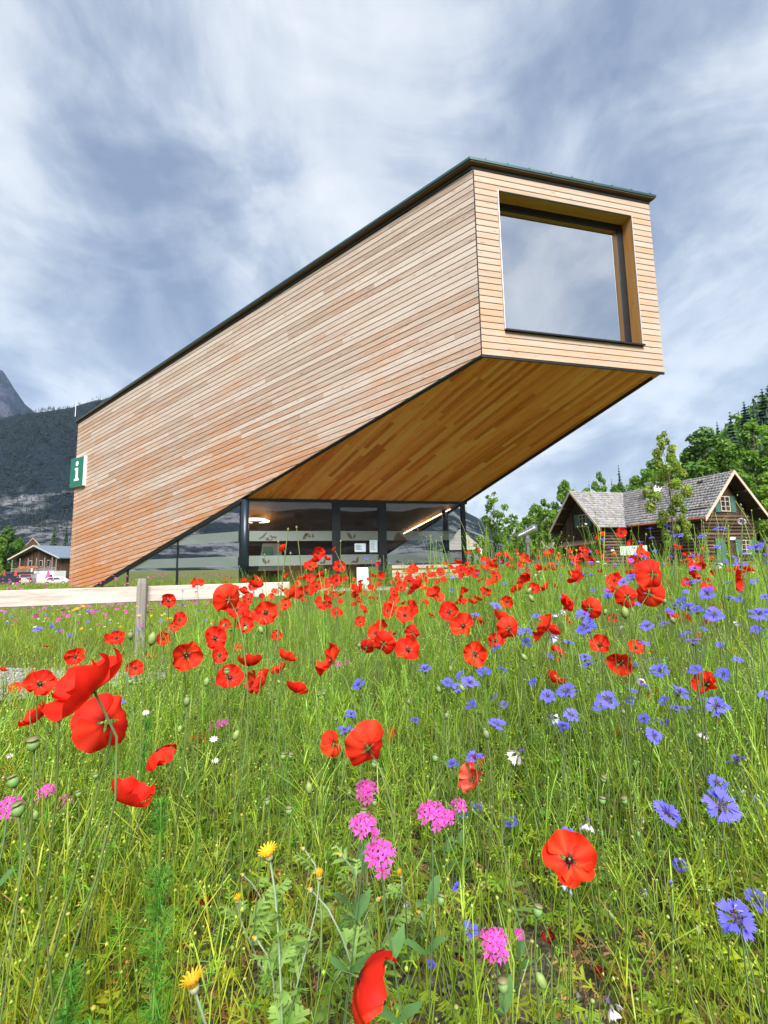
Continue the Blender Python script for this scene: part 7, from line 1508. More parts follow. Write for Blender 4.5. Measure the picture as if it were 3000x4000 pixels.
for i in range(2600):
    if i < 1500: x, y = -4.2+RNG.uniform(-2.1, 2.1), 4.35+RNG.uniform(-.62, .62)
    else: r_ = RNG.uniform(.6, 2.6); a = RNG.uniform(-.9, .9); x, y = r_*math.sin(a), r_*math.cos(a)
    s = RNG.uniform(.006, .02)*(1 if i < 1500 else .6); n = len(sv)*1
    R = RNG.uniform(.7, 1.3, (6, 1)); a = RNG.uniform(0, 6.28); v = oct_v*R*s; v = np.stack([v[:, 0]*math.cos(a)-v[:, 1]*math.sin(a), v[:, 0]*math.sin(a)+v[:, 1]*math.cos(a), v[:, 2]], 1)+np.array([x, y, float(G(x, y))+(.03 if i < 1500 else .004)])
    stt += [(q[0]+len(sv), q[1]+len(sv), q[2]+len(sv)) for q in oct_t]; sv += list(v); gq = RNG.uniform(.10, .36); scl += [(gq, gq*.96, gq*.92)]*6
tag(link('pebbles', npmesh('pebbles', sv, stt, leafmat('pebble_stone', 0, .9, 1, .1), scl)), 'grey pebbles of the gravel path between the flowers', 'gravel', kind='stuff')
# ---------------------------------------------------------------- meadow growth
class Tp:
    """plant template: vertices, triangles, colours"""
    def __init__(s): s.V = []; s.T = []; s.C = []
    def rib(s, pts, wd, c0, c1=None, side=None, roll=0.0):
        P = [np.array(p, float) for p in pts]; n0 = len(s.V); m = len(P); c1 = c0 if c1 is None else c1
        for i in range(m):
            t = P[min(i+1, m-1)]-P[max(i-1, 0)]; t = t/(np.linalg.norm(t)+1e-9)
            sd = np.cross(t, side if side is not None else (math.sin(roll), math.cos(roll), .15)); sd = sd/(np.linalg.norm(sd)+1e-9)
            wv = wd[i] if isinstance(wd, (list, tuple)) else wd
            c = np.array(c0)*(1-i/(m-1))+np.array(c1)*(i/(m-1))
            s.V += [P[i]-sd*wv/2, P[i]+sd*wv/2]; s.C += [c, c]
        for i in range(m-1): k = n0+2*i; s.T += [(k, k+1, k+3), (k, k+3, k+2)]
    def tube3(s, pts, r, c0, c1):
        P = [np.array(p, float) for p in pts]; n0 = len(s.V); m = len(P)
        for i in range(m):
            c = np.array(c0)*(1-i/(m-1))+np.array(c1)*(i/(m-1)); rr = r[i] if isinstance(r, (list, tuple)) else r
            for k in range(3): s.V.append(P[i]+rr*np.array([math.cos(k*2.094), math.sin(k*2.094), 0])); s.C.append(c)
        for i in range(m-1):
            for k in range(3): a = n0+i*3+k; b = n0+i*3+(k+1) % 3; s.T += [(a, b, b+3), (a, b+3, a+3)]
    def blob(s, c, r, h, col1, col2=None, n=5, d=(0, 0, 1)):
        c = np.array(c, float); d = np.array(d, float); d /= np.linalg.norm(d); u = np.cross(d, (.3, .9, .1)); u /= np.linalg.norm(u); v = np.cross(d, u); n0 = len(s.V)
        col2 = col1 if col2 is None else col2
        s.V.append(c-d*h/2); s.C.append(np.array(col1))
        for q, f in ((-.18, .85), (.2, .9)):
            for k in range(n): a = 2*math.pi*k/n; s.V.append(c+d*h*q+(u*math.cos(a)+v*math.sin(a))*r*f); s.C.append(np.array(col1) if q < 0 else np.array(col1)*.5+np.array(col2)*.5)
        s.V.append(c+d*h/2); s.C.append(np.array(col2))
        for k in range(n):
            k2 = (k+1) % n; s.T += [(n0, n0+1+k2, n0+1+k), (n0+1+k, n0+1+k2, n0+1+n+k2), (n0+1+k, n0+1+n+k2, n0+1+n+k), (n0+1+n+k, n0+1+n+k2, n0+1+2*n)]
    def arr(s): return np.array(s.V, np.float32), np.array(s.T, np.int32), np.array(s.C, np.float32)
R_ = random.Random(4)
YG, MG, DG, BG, DRY, OR = (.25, .36, .028), (.115, .25, .02), (.034, .105, .012), (.18, .39, .085), (.33, .25, .11), (.38, .18, .055)
def mixv(a, b, t): return tuple(x*(1-t)+y*t for x, y in zip(a, b))
def curve(h, lean, n=5, wob=.02, a=None):
    a = R_.uniform(0, 6.28) if a is None else a; dx, dy = math.cos(a)*lean, math.sin(a)*lean; ph = R_.uniform(0, 6.28)
    return [(dx*(i/(n-1))**1.7*h+wob*h*math.sin(ph+i*1.9), dy*(i/(n-1))**1.7*h+wob*h*math.cos(ph+i*2.3), h*i/(n-1)) for i in range(n)]
def at_c(P, t):
    k = t*(len(P)-1); i = min(int(k), len(P)-2); f = k-i; return np.array(P[i])*(1-f)+np.array(P[i+1])*f
def lance(tp, base, a, L_, wd, up, c0, c1):
    base = np.array(base); d = np.array([math.cos(a), math.sin(a), 0]); pts = [base+d*L_*q*(1-.15*q)+np.array([0, 0, L_*(up*q-.55*q*q*R_.uniform(.4, 1))]) for q in (0, .33, .68, 1)]
    tp.rib(pts, [wd*.5, wd, wd*.75, wd*.08], c0, c1, side=(0, 0, 1))
def pinnate(tp, base, a, L_, up, c, c2, lob=6, lw=.30):
    base = np.array(base); d = np.array([math.cos(a), math.sin(a), 0]); sd = np.array([-math.sin(a), math.cos(a), 0])
    P = [base+d*L_*q+np.array([0, 0, L_*(up*q-.5*q*q)]) for q in np.linspace(0, 1, 5)]
    tp.rib(P, [.004, .006, .006, .005, .002], c, c2, side=(0, 0, 1))
    for i in range(1, lob+1):
        q = i/(lob+.5); b0 = at_c(P, q); l = L_*lw*math.sin(math.pi*min(q*.85+.15, 1))*R_.uniform(.8, 1.2)+.006
        for sg in (-1, 1):
            e = b0+sd*sg*l+d*l*.65+np.array([0, 0, R_.uniform(-.1, .25)*l]); w_ = d*l*.22+.001; n0 = len(tp.V); m_ = (b0+e)/2+d*l*.1
            tp.V += [b0-w_*.6, b0+w_*.6, m_+w_, m_-w_*.8, e]; cc = np.array(mixv(c, c2, q)); tp.C += [cc]*5; tp.T += [(n0, n0+1, n0+2), (n0, n0+2, n0+3), (n0+3, n0+2, n0+4)]
def T_corn(lod=0):
    tp = Tp(); h = R_.uniform(.85, 1.05); P = curve(h, R_.uniform(.05, .22), 6 if lod == 0 else 4); c0, c1 = mixv(YG, DG, R_.random()*.5), mixv(BG, YG, R_.random())
    tp.tube3(P, [.0027]*(len(P)-1)+[.0016], c0, c1) if lod == 0 else tp.rib(P, .0042, c0, c1, roll=R_.uniform(0, 3))
    for i in range(5 if lod == 0 else 2): lance(tp, at_c(P, R_.uniform(.05, .85)), R_.uniform(0, 6.28), R_.uniform(.06, .14), R_.uniform(.003, .006), R_.uniform(1.2, 2.4), c0, c1)
    for i in range(R_.randint(1, 3) if lod == 0 else 1):
        b0 = at_c(P, R_.uniform(.4, .75)); Q = [b0+np.array(q) for q in curve(h*R_.uniform(.2, .4), R_.uniform(.25, .5), 4)]; tp.rib(Q, .003, c0, c1, roll=R_.uniform(0, 3)); tp.blob(Q[-1], .005, .016, c1, mixv(DRY, BG, R_.random()), 3)
    tp.blob(P[-1], .006, .02, c1, mixv(DRY, BG, .5), 4 if lod == 0 else 3); return tp.arr()
def T_grass(lod=0):
    tp = Tp(); n = 9 if lod == 0 else 5
    for i in range(n):
        h = R_.uniform(.4, 1.0); P = curve(h, R_.uniform(.05, .38), 5 if lod == 0 else 3); P = [(p[0]+R_.uniform(-.03, .03)*0+math.cos(i)*.02, p[1]+math.sin(i*2.1)*.02, p[2]) for p in P]
        c0 = mixv(DG, YG, R_.random()); w_ = R_.uniform(.0028, .0055)*(1 if lod == 0 else 1.5); tp.rib(P, [w_, w_, w_*.9, w_*.6, .0006][:len(P)] if len(P) == 5 else [w_, w_*.8, .001], c0, mixv(MG, DRY, R_.random()**2*.7), roll=R_.uniform(0, 3.1))
    return tp.arr()
def T_poppy(lod=0):
    tp = Tp(); h = R_.uniform(.75, 1.0); P = curve(h, R_.uniform(.03, .2), 5 if lod == 0 else 3); c = mixv(YG, MG, R_.random())
    tp.tube3(P, [.0025]*len(P), mixv(c, DG, .4), c) if lod == 0 else tp.rib(P, .0036, mixv(c, DG, .4), c, roll=R_.uniform(0, 3))
    e = np.array(P[-1]); a = R_.uniform(0, 6.28); k = R_.random()
    if k < .4:
        Q = [e, e+np.array([math.cos(a)*.012, math.sin(a)*.012, .018]), e+np.array([math.cos(a)*.028, math.sin(a)*.028, .008]), e+np.array([math.cos(a)*.032, math.sin(a)*.032, -.012])]
        tp.rib(Q, .003, c, c, roll=a); tp.blob(Q[-1]-np.array([0, 0, .010]), .0065, .024, mixv(MG, BG, .5), YG, 5 if lod == 0 else 3)
    elif k < .85:
        tp.blob(e+np.array([0, 0, .008]), .008, .020, mixv(BG, MG, .4), BG if lod else DRY, 5 if lod == 0 else 3)
    for i in range(3 if lod == 0 else 1): pinnate(tp, at_c(P, R_.uniform(.02, .55)), R_.uniform(0, 6.28), R_.uniform(.08, .16), R_.uniform(.6, 1.4), mixv(MG, YG, R_.random()), mixv(MG, YG, R_.random()), 4 if lod == 0 else 2)
    return tp.arr()
def T_cham(lod=0):
    tp = Tp(); h = R_.uniform(.7, 1.0); P = curve(h, R_.uniform(.1, .35), 5); c = mixv(BG, MG, R_.random()*.7)
    tp.tube3(P, [.0024]*5, c, mixv(c, BG, .5))
    for i in range(8 if lod == 0 else 6): pinnate(tp, at_c(P, R_.uniform(.05, .8)), R_.uniform(0, 6.28), R_.uniform(.03, .075), R_.uniform(.5, 1.3), c, mixv(c, YG, .6), 3, .36)
    return tp.arr()
def T_fern(lod=0):
    tp = Tp(); h = R_.uniform(.8, 1.0); P = curve(h, R_.uniform(.02, .15), 6); c = mixv((.09, .30, .03), MG, R_.random()*.5)
    tp.tube3(P, [.0026]*6, mixv(c, YG, .3), c)
    for j in range(8):
        q = R_.uniform(.15, .98); b0 = at_c(P, q)
        for k in range(12):
            a = R_.uniform(0, 6.28); l = R_.uniform(.02, .05); e = b0+np.array([math.cos(a)*l, math.sin(a)*l, R_.uniform(-.2, .9)*l]); tp.rib([b0, (b0+e)/2+np.array([0, 0, .004]), e], [.0012, .0015, .0005], c, mixv(c, BG, .4), roll=a)
    return tp.arr()
def T_dry(lod=0):
    tp = Tp()
    for i in range(3): pinnate(tp, (R_.uniform(-.03, .03), R_.uniform(-.03, .03), R_.uniform(0, .3)), R_.uniform(0, 6.28), R_.uniform(.06, .15), R_.uniform(.3, 1.6), mixv(OR, DRY, R_.random()), mixv(DRY, (.12, .08, .03), R_.random()), 4, .28)
    for i in range(1): P = curve(R_.uniform(.4, .9), R_.uniform(.1, .3), 4); c = mixv(DRY, (.15, .09, .045), R_.random()); tp.rib(P, .0026, c, mixv(c, DRY, .4), roll=R_.uniform(0, 3)); tp.blob(P[-1], .005, .016, c, DRY, 4)
    return tp.arr()
def T_broad(lod=0):
    tp = Tp(); P = curve(R_.uniform(.6, .9), .1, 5); c = (.075, .17, .04); tp.tube3(P, [.0024]*5, c, BG)
    for i in range(4):
        b0 = at_c(P, .15+.2*i); a = R_.uniform(0, 6.28)
        for s in (0, math.pi): lance(tp, b0, a+s, R_.uniform(.07, .12), R_.uniform(.022, .034), R_.uniform(.5, 1.1), mixv(c, BG, R_.random()*.5), mixv(c, YG, R_.random()*.4))
    return tp.arr()
LEAF = leafmat('meadow_leaves', .42, .5, 1.2, .12, spec=.35, tcol=(.95, 1, .5), nscale=40.)
def scatter(name, label, temps, pts, hs, sxy=None, cjit=.42, lean=.16, mat=LEAF, warm=None):
    Vs, Ts, Cs_ = [], [], []; n = 0; k = len(temps)
    for ti, (v0, t0, c0) in enumerate(temps):
        idx = np.arange(len(pts))[np.arange(len(pts)) % k == ti]; m = len(idx)
        if not m: continue
        a = RNG.uniform(0, 6.28, m); s = hs[idx]; w_ = (s if sxy is None else np.full(m, sxy))*RNG.uniform(.8, 1.2, m)
        w_ = np.where(sxy is None, .35+.65*s, w_); ca, sa = np.cos(a), np.sin(a)
        x = v0[None, :, 0]*w_[:, None]; y = v0[None, :, 1]*w_[:, None]; z = v0[None, :, 2]*s[:, None]
        lx = RNG.normal(0, lean, m)[:, None]; ly = RNG.normal(0, lean, m)[:, None]
        V = np.stack([x*ca[:, None]-y*sa[:, None]+lx*z+pts[idx, 0, None], x*sa[:, None]+y*ca[:, None]+ly*z+pts[idx, 1, None], z+pts[idx, 2, None]], -1)
        C = c0[None]*RNG.uniform(1-cjit, 1+cjit, (m, 1, 1))*np.stack([RNG.uniform(.85, 1.2, m), np.ones(m), RNG.uniform(.7, 1.3, m)], -1)[:, None, :]
        if warm is not None: C = C*(1+warm[idx, None, None]*np.array([.45, .04, -.2]))
        T = t0[None]+(n+np.arange(m)*len(v0))[:, None, None]
        Vs.append(V.reshape(-1, 3)); Cs_.append(C.reshape(-1, 3)); Ts.append(T.reshape(-1, 3)); n += m*len(v0)
    return tag(link(name, npmesh(name, np.concatenate(Vs), np.concatenate(Ts), mat, np.concatenate(Cs_))), label, 'grass' if 'grass' in name else 'plants', kind='stuff')
DL = np.array([Dv.x, Dv.y]); NL = np.array([Nv.x, Nv.y])
def blocked(x, y, d):
    a = x*DL[0]+y*DL[1]; b = x*NL[0]+y*NL[1]
    inside = (b > 14.6) & (b < 22.8) & (a > -9.5) & (a < 8.2) & (a > -1.6-(b-15.15)*1.04)
    m = inside | (((x+4.2)/2.0)**2+((y-4.35)/.55)**2 < 1) | (((x-7.0)/.0001) > 1e9)
    m |= (np.abs((x+2.95)) < .09) & (np.abs(y-5.63) < .12)
    return m
def field(n, r0, r1, amax=60, power=1.0, mask=None):
    """points in the wedge ahead; power < 1 crowds them towards the camera"""
    out = []
    while sum(len(o) for o in out) < n:
        m = n*2; q = RNG.random(m)**(1/(2*power)); r = r0+(r1-r0)*q; a = np.radians(RNG.uniform(-amax, amax, m)); x, y = r*np.sin(a), r*np.cos(a)
        ok = ~blocked(x, y, r)
        cl_ = fbm(x*1.3, y*1.3, 3)+RNG.normal(0, .7, m) > -1.0
        ok &= cl_ | (r > 5)
        if mask is not None: ok &= mask(x, y)
        out.append(np.stack([x[ok], y[ok], G(x[ok], y[ok])-.01], 1))
    return np.concatenate(out)[:n]
def height(x, y):
    """how tall the growth stands"""
    r = np.hypot(x, y)
    h = .37+.08*S((r-1.0)/1.5)
    h = h+.08*S((x+.3)/1.5)*S((y-1.2)/2.5)            # taller on the mound
    h = h-.17*S((-x-.25*y-.5)/1.2)*S((y-2.2)/2.0)     # low and open by the fence
    h = np.where(r < .95, np.minimum(h, .30+.12*(r-.5)/.45), h)
    return h*(1+.16*fbm(x*.9, y*.9, 3))
def warmth(x, y): return .35*S((-x-.25*y-.5)/1.5)+ np.clip(.5+.5*fbm(x*.7+3, y*.7, 2), 0, 1.2)*S((2.6-np.hypot(x, y))/1.8)
def lay(name, label, temps, n, r0, r1, hk=1.0, hj=.28, amax=60, power=1.0, mask=None, sxy=None, **k):
    p = field(n, r0, r1, amax, power, mask); h = height(p[:, 0], p[:, 1])*hk*RNG.uniform(1-hj, 1+hj, n); return scatter(name, label, temps, p, h, sxy, warm=warmth(p[:, 0], p[:, 1]), **k)
lay('cornflower_stems', 'dense thin green flower stems filling the near meadow', [T_corn() for _ in range(6)], 4400, .8, 3.6, .98, power=.85, lean=.07, amax=70)
lay('meadow_grass', 'tufts of narrow grass blades between the flower stems', [T_grass() for _ in range(6)], 562, .8, 3.6, .72, .35, power=.85, lean=.1, amax=70)
lay('poppy_plants', 'hairy poppy stalks with capsules and cut leaves in the near meadow', [T_poppy() for _ in range(7)], 2800, .55, 3.6, .90, .3, power=.75, lean=.08, amax=70)
lay('chamomile_plants', 'feathery pale green chamomile plants in the near meadow', [T_cham() for _ in range(5)], 620, .55, 2.4, .88, .3, power=.75, amax=70)
lay('feathery_plants', 'bright green plants with hair fine leaves at the lower left', [T_fern() for _ in range(4)], 210, .66, 1.9, 1.0, .25, mask=lambda x, y: (x < -.12*y))
lay('dry_leaves', 'brown and orange dry leaves low between the stems', [T_dry() for _ in range(5)], 1500, .5, 2.6, .72, .45, power=.75, amax=70)
lay('broad_leaved_plants', 'catchfly plants with broad blue green leaves', [T_broad() for _ in range(4)], 187, .6, 2.6, .72, .3, amax=70)
lay('mid_stems', 'thin stems and seed heads of the middle meadow', [T_corn(1) for _ in range(6)]+[T_poppy(1) for _ in range(6)], 7600, 3.2, 8.5, .84, .28, amax=52, lean=.1)
lay('mid_grass', 'grass blades of the middle meadow', [T_grass(1) for _ in range(6)], 3600, 3.2, 9.5, .66, .35, amax=52)
lay('tall_stems', 'single tall stems rising above the meadow', [T_corn(0) for _ in range(4)]+[T_poppy(0) for _ in range(3)], 420, 1.6, 7.5, 1.75, .2, amax=48, lean=.06, mask=lambda x, y: x > -.35*y)
lay('lawn_grass', 'yellowish low grass and stems left of and behind the fence', [T_grass(1) for _ in range(4)]+[T_corn(1) for _ in range(3)], 5200, 3.6, 12, 1.15, .4, amax=52, mask=lambda x, y: x < -.28*y)
lay('far_stems', 'thin stems of the far meadow before the building', [T_corn(1) for _ in range(4)]+[T_poppy(1) for _ in range(3)], 4600, 7, 16, 1.12, .3, amax=50)
lay('far_grass', 'grass of the far meadow around the building', [T_grass(1) for _ in range(5)], 7000, 8, 34, .8, .4, amax=50, sxy=1.6)
# ---------------------------------------------------------------- flowers
MT['petal'] = leafmat('poppy_petal', .45, .6, 1.05, .16, spec=.15, tcol=(1, .7, .5), nscale=90., rnd=((.78, .75, .8), (1.06, 1.9, 1.4)))
MT['petalb'] = leafmat('blue_petal', .35, .6, 1.0, .10, spec=.2, tcol=(.9, .9, 1), nscale=60., rnd=((.75, .8, .9), (1.3, 1.15, 1.0)))
MT['stemm'] = leafmat('flower_stem', .15, .55, 1.0, .15)
RED, RED2, BLK = (.87, .036, .014), (.60, .014, .008), (.035, .004, .012)
def petal_mesh(cup, ruff, spread, seed, lod, wdt=1.15, blotch=True, redc=RED, redc2=RED2):
    """one poppy petal, base at the origin, flower axis +z, petal along +x, unit flower radius"""
    r = random.Random(seed); nu, nv = ((12, 6) if lod == 0 else (5, 3)); V = []; C = []; T = []; p1, p2, p3 = (r.uniform(0, 6.28) for _ in range(3))
    for j in range(nv+1):
        q = j/nv; rad = .05+.95*q
        for i in range(nu+1):
            s = (i/nu-.5)*2; half = wdt*(.30+.70*math.sin(min(q*1.25, 1)*math.pi/2)); th = s*half*.78
            L_ = rad*(1-.20*abs(s)**2.2*q); edge = q**2*ruff*(math.sin(5*s+p1)+.6*math.sin(9*s+p2))
            el = cup*(q**1.25)*(1-.10*s*s)+edge*.55-.12*q*(1-q)
            rr = L_*math.cos(el*.95)*(1 if cup < 1.2 else 1); zz_ = L_*math.sin(el*.95)+.12*q*q*ruff*math.sin(3*s+p3)
            rr = rr*spread+.02; V.append((rr*math.cos(th), rr*math.sin(th)*1.0, zz_+.04*s*s*q+(.022 if lod == 0 else 0)*q*math.sin(17*s+p1+2*q)))
            f = max(0, 1-q/.24) if blotch else 0; base = mixv(redc, redc2, .5+.5*math.sin(7*s+p2)*(.3+.7*(1-q))); C.append(mixv(base, BLK, min(1, f*1.6)))  # the darker red draws vein streaks and paints shade into the folds
    for j in range(nv):
        for i in range(nu): a = j*(nu+1)+i; T += [(a, a+1, a+nu+2), (a, a+nu+2, a+nu+1)]
    return npmesh('petal', V, T, MT['petal'], C, True)
# sets of petals (two outer, two inner) for every look and two levels of detail
PET = {}
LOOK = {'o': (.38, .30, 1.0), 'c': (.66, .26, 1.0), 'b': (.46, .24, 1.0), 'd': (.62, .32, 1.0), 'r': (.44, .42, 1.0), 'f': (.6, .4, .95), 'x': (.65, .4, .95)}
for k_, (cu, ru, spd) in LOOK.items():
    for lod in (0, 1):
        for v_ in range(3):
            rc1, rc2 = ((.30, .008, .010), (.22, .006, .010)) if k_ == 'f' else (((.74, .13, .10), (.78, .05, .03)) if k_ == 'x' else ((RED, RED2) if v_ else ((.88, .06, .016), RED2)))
            PET[k_, lod, v_] = [petal_mesh(cu+random.uniform(-.22, .22), ru, spd, v_*10+i, lod, 1.5 if i < 2 else 1.3, True, rc1, rc2) for i in range(4)]
def center_mesh(lod):
    tp = Tp(); tp.blob((0, 0, .10), .055, .16, (.16, .20, .08), (.22, .24, .11), 7 if lod == 0 else 5); tp.blob((0, 0, .02), .15, .07, (.02, .004, .012), (.025, .006, .014), 8 if lod == 0 else 6)
    for i in range(44 if lod == 0 else 9):
        a = i*2.399; l = random.uniform(.10, .21); e = np.array([math.cos(a)*l, math.sin(a)*l, random.uniform(.10, .2)]); tp.rib([(math.cos(a)*.04, math.sin(a)*.04, .03), e, e*1.06+np.array([0, 0, .015])], [.006, .008, .026], (.02, .006, .015), (.015, .01, .02), roll=a)
    v, t, c = tp.arr(); return npmesh('stamens', v, t, MT['stemm'], c)
CEN = [center_mesh(0), center_mesh(1)]
def floret_mesh(seed, pale=False):
    tp = Tp(); r = random.Random(seed); c0, c1 = ((.17, .05, .42), (.125, .115, .72)) if not pale else ((.28, .22, .52), (.62, .62, .78))
    n = 5; L_ = 1.0; tp.rib([(.12, 0, .22), (.34, 0, .40)], [.05, .09], c0, c1, side=(0, 0, 1))
    for k in range(n):
        a = (k-(n-1)/2)*.26+r.uniform(-.05, .05); l = r.uniform(.48, .66); e = (.34+math.cos(a)*l, math.sin(a)*l, .40+r.uniform(-.02, .16)); m_ = (.34+math.cos(a)*l*.6, math.sin(a)*l*.6, .43)
        tp.rib([(.33, 0, .40), m_, e], [.06, .15, .02], c1, mixv(c1, (.19, .19, .90) if not pale else (.75, .76, .85), .5), side=(0, 0, 1))
    v, t, c = tp.arr(); return npmesh('floret', v, t, MT['petalb'], c)
FLO = [floret_mesh(i) for i in range(3)]; FLP = [floret_mesh(i+7, True) for i in range(2)]
def merged(name, parts, mat):
    Vs, Ts, Cs_ = [], [], []; n = 0
    for me_, M4 in parts:
        nv = len(me_.vertices); v = np.empty(nv*3, np.float32); me_.vertices.foreach_get('co', v); v = np.hstack([v.reshape(-1, 3), np.ones((nv, 1))]) @ np.array(M4).T
        t_ = np.empty(len(me_.polygons)*3, np.int32); me_.loops.foreach_get('vertex_index', t_); c = np.empty(nv*4, np.float32); me_.attributes['tint'].data.foreach_get('color', c)
        Vs.append(v[:, :3]); Ts.append(t_.reshape(-1, 3)+n); Cs_.append(c.reshape(-1, 4)[:, :3]); n += nv
    return npmesh(name, np.concatenate(Vs), np.concatenate(Ts), mat, np.concatenate(Cs_))
def flo_mats(n, droop=0.0, seed=0):
    r = random.Random(seed); return [Matrix.Rotation(2*math.pi*(i+r.uniform(-.25, .25))/n, 4, 'Z') @ Matrix.Rotation(r.uniform(-.25, .25)+droop, 4, 'Y') @ Matrix.Diagonal((r.uniform(.85, 1.1),)*3).to_4x4() for i in range(n)]
def disc_mesh(cols):
    tp = Tp()
    for i in range(12): a = i*2.399; l = .10+.02*i; tp.rib([(math.cos(a)*.05, math.sin(a)*.05, .2), (math.cos(a)*l, math.sin(a)*l, .5+.1*(i % 3)), (math.cos(a)*l*1.25, math.sin(a)*l*1.25, .62)], [.04, .045, .02], *cols, roll=a)
    v, t, c = tp.arr(); return npmesh('inner_florets', v, t, MT['petalb'], c)
DSC = disc_mesh(((.10, .03, .28), (.16, .03, .34))); DSP = disc_mesh(((.16, .09, .34), (.24, .16, .42)))
def bract_mesh(c0=(.10, .15, .05), c1=(.14, .17, .07)):
    tp = Tp(); tp.blob((0, 0, .02), .20, .52, c0, c1, 7); v, t, c = tp.arr(); return npmesh('bracts', v, t, MT['stemm'], c)
BRA = bract_mesh()
CORN_SET = [merged('florets', [(FLO[i % 3], m_) for i, m_ in enumerate(flo_mats(10, 0, s))], MT['petalb']) for s in range(3)]
CORN_P = [merged('florets', [(FLP[i % 2], m_) for i, m_ in enumerate(flo_mats(7, 1.15, s))], MT['petalb']) for s in range(2)]
CORN_B = [merged('florets', [(FLO[i % 3], Matrix.Rotation(i*1.05, 4, 'Z') @ Matrix.Rotation(-.85, 4, 'Y') @ Matrix.Diagonal((.7, .7, .7, 1))) for i in range(6)], MT['petalb'])]
def blossom_mesh(seed):
    tp = Tp(); r = random.Random(seed); c0, c1 = (.62, .04, .36), (.76, .10, .50)
    tp.tube3([(0, 0, -.8), (0, 0, -.35), (0, 0, 0)], [.05, .07, .10], (.28, .05, .12), (.5, .06, .25))
    for k in range(5):
        a = 2*math.pi*k/5+r.uniform(-.1, .1); d = np.array([math.cos(a), math.sin(a), 0]); s = np.array([-d[1], d[0], 0]); n0 = len(tp.V); up = r.uniform(-.05, .2)
        P = [d*.06, d*.30+s*.14+np.array([0, 0, .06]), d*.72+s*.26+np.array([0, 0, up]), d*.60+np.array([0, 0, up]), d*.72-s*.26+np.array([0, 0, up]), d*.30-s*.14+np.array([0, 0, .06])]
        tp.V += P; tp.C += [np.array(c0)]+[np.array(c1)*r.uniform(.85, 1.12)]*5; tp.T += [(n0, n0+1, n0+3), (n0+1, n0+2, n0+3), (n0, n0+3, n0+5), (n0+5, n0+3, n0+4)]
    v, t, c = tp.arr(); return npmesh('blossom', v, t, MT['petalp'], c)
MT['petalp'] = leafmat('pink_petal', .35, .6, 1.0, .08, spec=.2, tcol=(1, .7, .9), nscale=60.)
BLO = [blossom_mesh(i) for i in range(3)]
def umbel(n, seed, radius):
    r = random.Random(seed); out = []
    for i in range(n):
        q = math.sqrt((i+.5)/n)*r.uniform(.8, 1.12); a = i*2.399+r.uniform(-.3, .3); d = Vector((math.cos(a)*q, math.sin(a)*q, (.66-.42*q*q)*r.uniform(.8, 1.15))); m_ = Vector((d.x, d.y, d.z*1.2+.25)).to_track_quat('Z', 'Y').to_matrix().to_4x4() @ Matrix.Diagonal((.54, .54, .54, 1)); m_.translation = d*.74; out.append(m_)
    return out
def stem_curve(p0, p1, d, n=7, bow=.06):
    """from the ground to the head; arrives against the head direction d"""
    p0, p1, d = Vector(p0), Vector(p1), Vector(d).normalized(); L_ = (p1-p0).length; k = Vector((random.uniform(-1, 1), random.uniform(-1, 1), 0))*bow*L_
    c1 = p0+Vector((0, 0, L_*.45))+k; c2 = p1-d*L_*.22; out = []
    for i in range(n): q = i/(n-1); out.append(p0*(1-q)**3+c1*3*q*(1-q)**2+c2*3*q*q*(1-q)+p1*q**3)
    return out
def stem_obj(pts, r, parent, c0=(.10, .155, .035), c1=(.145, .20, .06), hairs=False):
    tp = Tp(); tp.tube3([tuple(p) for p in pts], [r]*len(pts), c0, c1)
    if hairs:
        for i in range(14):
            b0 = at_c([tuple(p) for p in pts], random.uniform(.3, .98)); a = random.uniform(0, 6.28); tp.rib([b0, b0+np.array([math.cos(a)*.005, math.sin(a)*.005, .001])], [.0006, .0003], (.3, .3, .18))
    v, t, c = tp.arr(); return link('stem', npmesh('stem', v, t, MT['stemm'], c), parent)
def rows(txt):
    for ln in txt.strip().splitlines():
        a, lb = ln.split('|'); q = a.split(); yield [float(z) for z in q[:5]]+[q[5], int(q[6]), lb]
def orient(pos, d, s, spin=0):
    m_ = Vector(d).normalized().to_track_quat('Z', 'Y').to_matrix().to_4x4() @ Matrix.Rotation(spin, 4, 'Z') @ Matrix.Diagonal((s, s, s, 1)); m_.translation = pos; return m_
def place(name, cat, row, group, foot=.12):
    x, y, z, size, gz, ty, wpx, lb = row; hgt = z-gz; a = random.uniform(0, 6.28); fx, fy = x+math.cos(a)*foot*hgt, y+math.sin(a)*foot*hgt
    g0_ = float(G(fx, fy)); t = tag(empty(name, (fx, fy, g0_)), lb, cat, group); return t, Vector((x-fx, y-fy, z-g0_))
def to_cam(v): return (EYE-Vector(v)).normalized()
